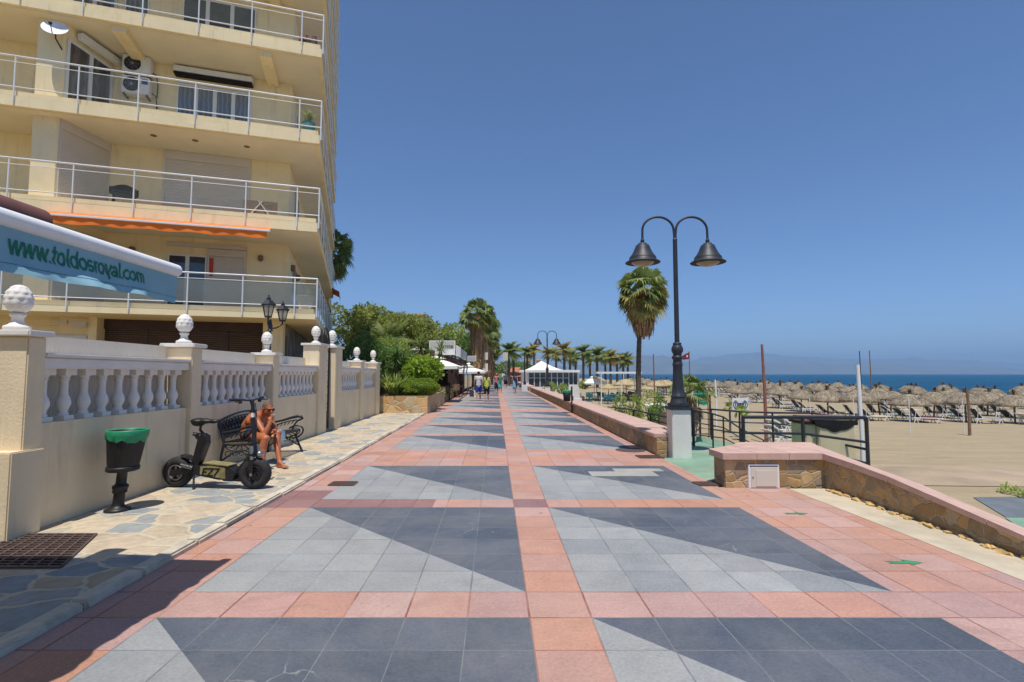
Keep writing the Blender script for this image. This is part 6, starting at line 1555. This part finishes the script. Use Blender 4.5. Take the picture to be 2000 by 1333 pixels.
# banner and signs on posts by the palms
root=thing('banner_post','post with white vertical banners in front of the shaggy palms','banner',(xs(950,42),42,0)); mb=MB(); mb.cyl((xs(948.5,42),42,0),(xs(948.5,42),42,3.4),.035); mb.build('post',M['steel'],root)
for z0,z1,n_ in ((1.78,2.45,'banner'),(2.75,3.35,'banner')): mb=MB(); mb.box(xs(947,42),xs(953,42),41.97,41.99,z0,z1); mb.build(n_,M['pvc'],root)
root=thing('round_sign','white square sign on a post by the distant palms','sign',(xs(989,62),62,0)); mb=MB(); mb.cyl((xs(989,62),62,0),(xs(989,62),62,3.2),.04); mb.build('post',M['steel'],root); mb=MB(); mb.bbox(xs(982,62),xs(992,62),61.9,61.95,3.2,4.2,.01); mb.build('face',M['pvc'],root)
# white pavilion restaurant on the sand
px0,px1=xs(1019,60),xs(1110,60)
root=thing('pavilion','white glazed beach pavilion with a pyramid tent roof','pavilion',((px0+px1)/2,60,-.6))
mb=MB(); mb.box(px0,px1,60,66,-1.4,-.0); mb.box(px0,xs(1031,60),60,66,0,1.75); mb.bbox(px0-.3,px1+1.3,59.6,66.4,1.75,2.05,.03); mb.build('wall',M['white'],root)
mb=MB(); a,b_=xs(1024,60),xs(1100,60); ze,zt=2.06,3.2; cx=xs(1058,62)
pts=[]; N=8; vs=[]
for i in range(N+1):
    f=i/N; k=1-f; z=ze+(zt-ze)*f**1.35; vs+=[(cx+(a-cx)*k,62.8-3*k,z),(cx+(b_-cx)*k,62.8-3*k,z),(cx+(b_-cx)*k,62.8+3*k,z),(cx+(a-cx)*k,62.8+3*k,z)]
mb.add(vs,[(4*i+j,4*i+(j+1)%4,4*i+4+(j+1)%4,4*i+4+j) for i in range(N) for j in range(4)]); mb.build('roof',M['canvas'],root)
for k in range(7):
    s0=xs(1031.5,60)+(px1-xs(1031.5,60))*k/7; s1=xs(1031.5,60)+(px1-xs(1031.5,60))*(k+1)/7
    mb=MB(); mb.box(s0,s0+.08,59.95,60.03,-.0,1.75); mb.box(s0+.081,s1-.001,59.96,60.02,.0,.1); mb.box(s0+.081,s1-.001,59.96,60.02,1.1,1.15); w=mb.build('window',M['white'],root)
    mb=MB(); mb.add([(s0+.08,60.0-.004,.1),(s1,60.0-.004,.1),(s1,60.0-.004,1.75),(s0+.08,60.0-.004,1.75)],[(0,1,2,3)]); mb.build('pane',M['glassd'],w)
mb=MB(); mb.box(px1+.02,px1+1.25,60,60.2,-1.4,.35); mb.box(px1+1.05,px1+1.25,59.98,60.22,.36,1.75); mb.build('side_screen',M['white'],root)
for k in range(2):
    s0=px1+.02+.5*k; mb=MB(); mb.box(s0,s0+.07,60.0,60.08,.36,1.75); w=mb.build('window',M['white'],root); mb=MB(); mb.add([(s0+.07,60.04,.36),(s0+.5,60.04,.36),(s0+.5,60.04,1.75),(s0+.07,60.04,1.75)],[(0,1,2,3)]); mb.build('pane',M['glassd'],w)
# planter greenery and white box before it
for (u,v,Y,sd,lab) in ((1075,757,50,131,'low green shrub in front of the pavilion windows'),(1098,760,50,132,'low green shrub near the pavilion side screen'),(1140,752,58,133,'leafy shrub at the right corner of the pavilion')):
    p=P(u,v,Y); bush('shrub',lab,'shrub',(p.x,Y,p.z),.55,.5,.45,700,.14,M['leaf_mid'],sd,3,.4)
root=thing('bench','white slatted bench with dark ends on the sand behind the long wall','bench',(2.75,23.0,-.3)); mb=MB(); 
for k in range(3): mb.bbox(2.72,3.12,22.9,23.0,.30+.07*k,.36+.07*k,.01)
mb.bbox(2.70,3.14,22.85,23.2,.24,.28,.01); mb.build('slats',M['white'],root); 
for x in (2.68,3.14): mb=MB(); mb.box(x,x+.05,22.85,23.2,-1.5,.60); mb.build('end_post',M['black'],root)
# low brown building + terracotta roofs + hillside houses at the end of the promenade
root=thing('beach_bar','low straw-roofed beach bar with orange tiled roof beyond the pavilion','beach bar',(xs(1012,80),80,-.2)); mb=MB(); mb.box(xs(990,80),xs(1020,80),80,90,-.8,1.2); mb.build('wall',M['wood'],root); mb=MB(); mb.add([(xs(985,80),79.4,1.2),(xs(1024,80),79.4,1.2),(xs(1018,80),86,2.7),(xs(1000,80),86,2.7)],[(0,1,2,3)]); mb.add([(xs(1024,80),79.4,1.2),(xs(1027,86),92,1.2),(xs(1018,80),86,2.7)],[(0,1,2)]); mb.build('roof',M['terracotta'],root)
rr=random.Random(77)
for k,(u,v,w,Y,m,lab) in enumerate(((760,632,34,70,'housepink','salmon house with a flat terracotta roof among the trees'),(812,618,30,80,'housewhite','pale house partly hidden by the fruit tree'),(868,664,26,75,'housewhite','white house beside the cypress'),(964,718,10,230,'housewhite','small white house at the far end of the promenade'),(975,712,9,260,'housepink','small salmon house at the far end of the promenade'),(985,716,9,250,'housewhite','small white house below the distant headland'),(1008,716,8,210,'housewhite','tiny white house left of the pavilion roof'),(1031,705,12,150,'housewhite','white house behind the small dark lamp post'),(1052,704,10,160,'housewhite','white house behind the yellowish palm'))):
    p=P(u,v,Y); hw=w/1000*Y/2; r=thing('house',lab,'house',(p.x,Y,0),0,None)
    mb=MB(); mb.box(p.x-hw,p.x+hw,Y,Y+hw*2,-2,p.z); mb.build('wall',M[m],r)
    mb=MB(); mb.add([(p.x-hw*1.1,Y-.3,p.z),(p.x+hw*1.1,Y-.3,p.z),(p.x+hw*1.1,Y+hw,p.z+hw*.42),(p.x-hw*1.1,Y+hw,p.z+hw*.42),(p.x-hw*1.1,Y+hw*2.1,p.z),(p.x+hw*1.1,Y+hw*2.1,p.z)],[(0,1,2,3),(3,2,5,4),(0,3,4),(1,5,2)]); mb.build('roof',M['terracotta'],r)
    for j in (-1,1):
        mb=MB(); mb.box(p.x+j*hw*.45-hw*.16,p.x+j*hw*.45+hw*.16,Y-.03,Y-.002,p.z-hw*.75,p.z-hw*.3); mb.build('window',M['glassd'],r)
for k,(u,v,rx,Y,sd,lab) in enumerate(((968,724,2.4,120,141,'rounded green tree at the left of the promenade far end'),(1000,722,3.2,130,142,'dark tree clump right of the promenade far end'),(1022,720,3.0,120,143,'dark tree clump behind the beach bar'),(958,716,2.2,95,144,'leafy tree under the farthest fan palm'))):
    p=P(u,v,Y); broadleaf('tree',lab,'tree',(p.x,Y,-.3),max(.8,p.z-1),clumps((p.x,Y,p.z),rx,rx,1.6,7,sd),1500,.4,M['leaf_dark'],sd)
# straw parasols, canopy frame and chairs of the beach restaurant -----------------------------------
def palapa_proto(R_,H,seed,tuft=True,label='x',grp=None):
    """straw beach parasol: pole, shaggy cap, dry tuft on top"""
    r=thing('straw_parasol',label,'straw parasol',(0,0,0),0,grp); q=random.Random(seed)
    mb=MB(); mb.cyl((0,0,-.2),(0,0,H+.35),.055,n=8); mb.build('pole',M['wood'],r,False)
    mb=MB(); prof=[(0,H+.06),(.18*R_,H+.02),(.5*R_,H-.16),(.8*R_,H-.38),(.97*R_,H-.60),(.98*R_,H-.74),(.9*R_,H-.70),(.6*R_,H-.45),(0,H-.2)]
    mb.lathe(prof,(0,0,0),26,0,lambda a,z:1+.03*math.sin(9*a+z*20))
    for k in range(520):
        a=q.uniform(0,2*PI); t=q.random()**.6; rad=R_*(.15+.85*t); z=H+.05-.62*(t**1.6)-.0; d=Vector((math.cos(a),math.sin(a),0)); sd=Vector((-d.y,d.x,0))*q.uniform(.012,.03)
        L=q.uniform(.16,.34); dn=(d*(1-.75*t)+Vector((0,0,-.35-.75*t))).normalized(); p=d*rad+Vector((0,0,z+.02)); e=p+dn*L
        mb.add([p-sd,p+sd,e+sd*.4,e-sd*.4],[(0,1,2,3)])
    mb.build('thatch',M['thatch'],r,False)
    if tuft:
        mb=MB()
        for k in range(46):
            a=q.uniform(0,2*PI); el=q.uniform(-.2,1.4); d=Vector((math.cos(a)*math.cos(el),math.sin(a)*math.cos(el),math.sin(el))); sd=Vector((-math.sin(a),math.cos(a),0))*.035; L=q.uniform(.22,.42); p=Vector((0,0,H+.14)); m_=p+d*L*.6; e=m_+(d+Vector((0,0,-.5)))*L*.4
            mb.add([p-sd*.3,p+sd*.3,m_+sd,m_-sd,e],[(0,1,2,3),(3,2,4)])
        mb.build('tuft',M['tuft'],r,False)
    return r
SG='straw parasols over the loungers on the beach'; SL='straw beach parasol with a dry palm tuft on top among the rows of loungers'
PA=[palapa_proto(1.16,1.86,151,True,SL,SG),palapa_proto(1.2,1.8,152,True,SL,SG),palapa_proto(1.12,1.95,153,True,SL,SG)]
rr=random.Random(33); spots=[]
for (u,v,Y) in ((1672,782,36),(1714,778,38.5),(1773,778,35),(1818,775,39),(1880,780,35),(1975,781,34.5),(1613,778,38),(1561,770,44),(1518,768,48),(1437,765,55),(1476,763,57),(1735,772,44),(1922,774,41.5),(1842,771,45)):
    spots.append(((u-1000)/1000*Y,Y))
for i in range(15):
    for j in range(11):
        x=21.5+j*3.9+rr.uniform(-.5,.5); y=47+i*5.2+rr.uniform(-.6,.6)
        xp=x+.0; 
        if y<66-1.0*(x-20) +8: continue
        if any((x-a)**2+(y-b)**2<9 for a,b in spots): continue
        if x>60-.02*y: continue
        spots.append((x,y))
spots=[s for s in spots if s[0]/s[1]<1.06]
spots.sort(key=lambda s:s[1]); spots=spots[:95]
usedp=set()
for k,(x,y) in enumerate(spots):
    z=sandz(x+.032*y,y); src=PA[k%3]; rz=rr.uniform(0,6.3); s=rr.uniform(.95,1.06)
    if k%3 not in usedp: src.location=(x,y,z); src.rotation_euler=(0,0,rz); usedp.add(k%3)
    else:
        d_=dup(src,(x,y,z),rz,None,None,(s*rr.uniform(.92,1.08),s*rr.uniform(.92,1.08),s*rr.uniform(.93,1.1))); d_.rotation_euler=(rr.uniform(-.09,.09),rr.uniform(-.09,.09),rz)
# loungers
LL='white framed beach lounger with dark sling and raised back under the straw parasols'; LGp='beach loungers under the straw parasols'
def lounger(tilt,m,label):
    r=thing('beach_lounger',label,'lounger',(0,0,0),0,LGp); c,s=math.cos(tilt),math.sin(tilt)
    mb=MB()
    for y in (-.3,.3):
        mb.tube([(-.55,y,.34),(1.25,y,.30)],.026,6)
        for x in (-.4,.95): mb.tube([(x-.12,y,0),(x,y,.32)],.024,6); mb.tube([(x+.14,y,0),(x,y,.32)],.024,6)
        mb.tube([(-.1,y,.34),(-.1-.8*c,y,.34+.8*s)],.024,6); mb.tube([(-.45,y,.33),(-.1-.5*c,y,.34+.5*s)],.016,5)
    mb.tube([(1.25,-.3,.30),(1.25,.3,.30)],.024,6); mb.tube([(-.1-.8*c,-.3,.34+.8*s),(-.1-.8*c,.3,.34+.8*s)],.024,6); mb.build('frame',M['whiteplain'],r,False)
    mb=MB(); mb.extr([(-.1,-.28,.345),(1.22,-.28,.315),(1.22,-.28,.33),(-.1,-.28,.36)],(0,.56,0)); mb.build('seat',m,r,False)
    mb=MB(); mb.extr([(-.1,-.28,.345),(-.1-.78*c,-.28,.345+.78*s),(-.1-.78*c,-.28,.36+.78*s),(-.1,-.28,.36)],(0,.56,0)); mb.build('backrest',m,r,False); return r
slg=mat('dark_sling',C3(72,74,80,.85),.7,.15,6); slw=mat('white_sling',C3(214,218,216,.88),.7,.08,6)
LP=[lounger(.75,slg,LL),lounger(.95,slg,LL),lounger(.5,slw,'white framed beach lounger with pale sling and low back under the straw parasols')]
usedl=set(); k=0
for (x,y) in spots:
    if y>95: continue
    for dy in (-.75,.55):
        xx=x+rr.uniform(-.15,.25); yy=y+dy-.2; q=0 if rr.random()<.55 else (1 if rr.random()<.7 else 2); src=LP[q]; z=sandz(xx+.032*yy,yy)+.0; a=rr.uniform(-.12,.12)-.05
        if q not in usedl: src.location=(xx,yy,z); src.rotation_euler=(0,0,a); usedl.add(q)
        else: dup(src,(xx,yy,z),a)
TWM=[mat('beach_towel_cloth',c,.9,.12,9,.3,60) for c in (C3(196,70,70,.85),C3(60,120,190,.85),C3(232,196,90,.88),C3(226,226,222,.9),C3(90,170,150,.85))]
twp=MB()
for i in range(9):
    x=-.02+.13*i; twp.bbox(x,x+.128,-.26-.01*(i%2),.26,.362-.003*i,.38-.003*i,.004)
twp.box(.0,1.1,-.285,-.262,.22,.372); twm=twp.mesh('towel_cloth',[TWM[0]])
lng=[o for o in COL.objects if o.name.startswith('beach_lounger') and o.parent is None and 10<o.location.y<62 and o.location.x>20]; rr.shuffle(lng)
for k,o in enumerate(lng[:16]):
    mm=twm.copy(); mm.materials[0]=TWM[k%5]; t=bpy.data.objects.new('beach_towel',mm); COL.objects.link(t); t.location=o.location; t.rotation_euler=o.rotation_euler
    tag(t,['red','blue','yellow','white','green'][k%5]+' beach towel spread on a lounger under the straw parasols','towel','beach towels on the loungers')
for q,o in enumerate(LP):
    if q not in usedl: o.location=(30+q,52,-1.6)
# stacked white loungers near the red-brown pole
for k in range(4):
    dup(LP[2],(11.6+.12*k,22.2,-1.5+.20*k),.1+.03*k,'pale lounger in the white stack beyond the railing','stacked white loungers by the red-brown pole')
# yellow straw parasols nearer the restaurant
BP=palapa_proto(1.5,2.4,161,False,'broad straw parasol of the beach restaurant','straw parasols of the beach restaurant')
M['straw2']=mat('yellow_straw',C3(196,178,136,.8),.9,.25,6,.4,60,island=.35)
for ch in BP.children:
    if ch.name.startswith('thatch'): ch.data.materials.clear(); ch.data.materials.append(M['straw2'])
for k,(u,Y) in enumerate(((1165,75),(1188,64),(1206,68),(1222,60),(1240,66),(1262,70),(1283,64),(1300,72),(1322,78),(1348,84),(1376,90),(1398,80))):
    x=xs(u,Y); z=sandz(x+.032*Y,Y)-.1
    if k==0: BP.location=(x,Y,z)
    else: dup(BP,(x,Y,z-.25*((k*7)%3)),k,None,None,.72+.09*((k*5)%4))
parasol('white square parasol between the pavilion and the straw parasols',(xs(1160,58),58),1.25,1.35,.62,None,None,-1.2)
root=thing('canopy_frame','white metal canopy frame over the beach restaurant terrace','canopy',(xs(1150,52),52,-1.2))
fp=[(xs(1174,46),46),(xs(1212,34),34),(xs(1238,58),58),(xs(1160,62),62),(xs(1222,62),62)]
mb=MB()
for (u,v0,v1,Y) in ((1174,727,800,40),(1213,744,798,30),(1239,727,752,58),(1218,728,750,60)):
    a=P(u,v0,Y); mb.cyl((a.x,Y,-1.6),(a.x,Y,a.z),.045,n=8)
mb.build('post',M['white'],root); a=P(1165,728,55); b_=P(1240,727,58); mb=MB(); mb.box(a.x,b_.x,54.9,58,a.z-.12,a.z+.08); mb.build('top_rail',M['white'],root)
tc=chair_proto(mat('teal_chair',C3(40,110,124,.85),.6,.1,4),'teal chair at the beach restaurant','teal chairs of the beach restaurant'); tt=table_proto(mat('teal_table',C3(90,160,170,.85),.6,.1,4),'teal table at the beach restaurant','teal tables of the beach restaurant')
dc_=chair_proto(M['dwood'],'dark chair at the beach restaurant','dark chairs of the beach restaurant')
cnt=[0,0,0]
for k,(u,Y) in enumerate(((1150,56),(1172,58),(1186,52),(1198,55),(1210,58),(1222,56),(1232,60))):
    x=xs(u,Y); z=sandz(x+.032*Y,Y)+.02
    if cnt[0]==0: tt.location=(x,Y,z)
    else: dup(tt,(x,Y,z))
    cnt[0]+=1
    for j,(dx,dy,a) in enumerate(((.7,0,-PI/2),(-.7,0,PI/2),(0,.7,0),(0,-.7,PI))):
        src,i=(tc,1) if k<4 else (dc_,2)
        zz=sandz(x+dx+.032*(Y+dy),Y+dy)+.0
        if cnt[i]==0: src.location=(x+dx,Y+dy,zz); src.rotation_euler=(0,0,a)
        else: dup(src,(x+dx,Y+dy,zz),a)
        cnt[i]+=1
# poles, flag, sign, towel rack
def pole(label,u,vt,Y,r0,r1,m,name='pole',lean=0,base=-1.55):
    a=P(u,vt,Y); mb=MB(); mb.tube([(a.x+lean,Y,base),(a.x+lean*.5+.03,Y,(a.z+base)/2),(a.x,Y,a.z)],[r0,(r0+r1)/2,r1],10); return tag(mb.build(name,m,None,True,(a.x+lean,Y,base)),label,'pole')
pole('rough red-brown wooden pole standing on the beach right of the lamp',1488,673,23,.085,.05,M['redwood'],lean=.07)
pole('thick white pole behind the thick black railing',1675,713,11.2,.045,.04,M['white'],base=-1.5)
pole('thin dark mast, left of the two masts beyond the white pole',1678.5,686,46,.05,.035,M['black'])
pole('thin dark mast, right of the two masts beyond the white pole',1698,685,46,.06,.04,M['wood'])
pole('thin brown mast between the tall palm and the big lamp',1276,692,30,.05,.03,M['redwood'])
pole('slim white pole on the sand in front of the straw parasols',1397,742,30,.06,.05,M['white'])
pole('weathered wooden post in front of the right-hand loungers',1889,762,26.5,.07,.065,M['wood'])
for (u,v,Y,l) in ((1774,776,27,'thin white stake in front of the lounger rows, left one'),(1879,779,27,'thin white stake in front of the lounger rows, right one'),(1666,779,27,'thin white stake just left of the thick white pole'),(1581,778,30,'thin white stake left of the bin house')): pole(l,u,v,Y,.022,.022,M['whiteplain'],'stake')
a=P(1346,687,30); root=thing('flagpole','wooden flagpole with a dark red flag behind the big lamp','flagpole',(a.x,30,-1.5)); mb=MB(); mb.cyl((a.x,30,-1.5),(a.x,30,a.z),.035,.025); mb.build('pole',M['wood'],root)
mb=MB(); vs=[]; n=10
for i in range(n+1):
    f=i/n; x=a.x-.02-.36*f; dz=-.22*f; y=30-.05*math.sin(6*f); vs+=[(x,y,a.z-.04+dz*.9),(x,y,a.z-.44-.06*f)]
mb.add(vs,[(2*i,2*i+1,2*i+3,2*i+2) for i in range(n)],0,True); fl=mb.build('flag',mat('dark_red_flag',C3(150,52,60,.85),.8,.12,6),root); mb=MB(); mb.bbox(a.x-.2,a.x-.12,29.88,29.90,a.z-.34,a.z-.22,.004); mb.build('emblem',M['white'],fl)
a=P(1430,778,25); b_=P(1462,801,25); root=thing('sign','white board with black concentric arcs standing on the sand','sign',((a.x+b_.x)/2,25,-1.5)); mb=MB(); mb.bbox(a.x,b_.x,25,25.04,b_.z,a.z,.005); mb.build('board',M['white'],root)
for x in (a.x+.02,b_.x-.02): mb=MB(); mb.cyl((x,25.03,-1.5),(x,25.03,a.z),.02,n=6); mb.build('leg',M['whiteplain'],root)
mb=MB(); cx,cz=a.x*.5+b_.x*.5,a.z*.5+b_.z*.5-.03
for r_ in (.16,.25,.34):
    for s0 in (-1,1): mb.tube([(cx+s0*r_*math.cos(t),24.992,cz+r_*.75*math.sin(t)) for t in [(-1+2*i/10)*.95 for i in range(11)]],.018,4)
mb.tube([(cx+.10*math.cos(2*PI*i/16),24.992,cz+.07*math.sin(2*PI*i/16)) for i in range(16)],.018,4,closed=True); mb.cyl((cx,24.99,cz),(cx,25.0,cz),.045); mb.build('marking',M['black'],root)
a=P(1356,762,18); b_=P(1380,789,18); root=thing('towel_rack','green striped towel hanging on a rack by the small palm','towel',((a.x+b_.x)/2,18,-1.5)); mb=MB(); mb.tube([(a.x-.02,18,-1.5),(a.x-.02,18,a.z),(b_.x+.05,18,a.z-.07),(b_.x+.05,18,-1.5)],.02,6); mb.build('frame',M['wood'],root)
mb=MB(); vs=[]; n=14
for i in range(n+1):
    f=i/n; x=a.x+(b_.x-a.x)*f; y=17.97+.02*math.sin(9*f)
    for j in range(4): vs.append((x,y+.012*math.sin(5*f+j*2),a.z+.01-.07*f-(a.z-b_.z)*(j/3)*(1-.05*math.sin(7*f))))
mb.add(vs,[(4*i+j,4*i+j+1,4*i+5+j,4*i+4+j) for i in range(n) for j in range(3)],0,True)
def stripes():
    m,n,l,b=nt('green_striped_towel'); w=n.new("ShaderNodeTexWave"); w.wave_type='BANDS'; w.bands_direction='Z'; w.inputs['Scale'].default_value=3.2; w.inputs['Distortion'].default_value=1.5; l.new(coord(n),w.inputs['Vector'])
    l.new(rgbmix(n,l,ramp(n,l,w.outputs[1],[(.35,0.),(.65,1.)]),C3(24,120,96,.85),C3(60,176,142,.88)),b.inputs['Base Color']); b.inputs['Roughness'].default_value=.9; return m
mb.build('towel',stripes(),root)
# awnings and brown fence bits on the sand strip
root=thing('windbreak','brown reed windbreak beside the tall palm','windbreak',(6.4,21.5,-1.5)); mb=MB()
for k in range(26): x=6.15+.036*k; mb.cyl((x,21.4+.01*(k%3),-1.5),(x,21.4,-.02+.06*((k*7)%5)/5),.016,n=5)
mb.build('reeds',M['wood'],root)
rk=thing('rocks','pale rocks at the edge of the sand behind the long wall','rocks',(4.5,24,-1.4)); bm=bmesh.new(); q_=random.Random(3)
for i in range(9):
    t=bmesh.ops.create_icosphere(bm,subdivisions=2,radius=1); s=q_.uniform(.12,.28); c=Vector((4.3+q_.uniform(-.4,.5),24+q_.uniform(-.6,.6),-1.4+q_.uniform(0,.55)))
    for v in t['verts']: v.co=c+v.co*s*(1+.3*mnoise.noise(v.co*1.5+c))
mb=MB(); mb.bm(bm,0,True); o=mb.build('stones',M['rock'],rk)
# boards of surf / white boat far right on the sand
b0=thing('pedal_boat','white pedal boat with a dark stripe lying beyond the tall palm','boat',(xs(1282,40),40,-1.45)); mb=MB(); 
mb.extr([(xs(1262,40),39.6,-.85),(xs(1270,40),39.5,-1.0),(xs(1296,40),39.5,-1.0),(xs(1303,40),39.6,-.82),(xs(1296,40),39.6,-.74),(xs(1272,40),39.6,-.74)],(0,1.2,0)); mb.box(xs(1275,40),xs(1292,40),39.7,40.5,-1.5,-1.0); mb.build('hull',M['white'],b0)
mb=MB(); mb.box(xs(1268,40),xs(1298,40),39.47,39.49,-.97,-.9); mb.build('stripe',mat('navy_stripe',C3(50,60,110,.85),.5,.1,4),b0)
# ================================================================ THE AIR BETWEEN HERE AND THE FAR SHORE
hz=MB(); hz.box(-22000,22000,-3600,22000,-4,760); ho=hz.build('haze',None or M['white']); ho.data.materials.clear()
hm2=bpy.data.materials.new('haze'); hm2.use_nodes=True; hn=hm2.node_tree.nodes; hn.remove(hn["Principled BSDF"]); pvn=hn.new("ShaderNodeVolumePrincipled"); pvn.inputs['Color'].default_value=(.44,.62,.83,1); pvn.inputs['Density'].default_value=HAZE; pvn.inputs['Anisotropy'].default_value=.2
hm2.node_tree.links.new(pvn.outputs[0],hn["Material Output"].inputs['Volume']); ho.data.materials.append(hm2); tag(ho,'thin sea haze over the bay','haze',kind='stuff')
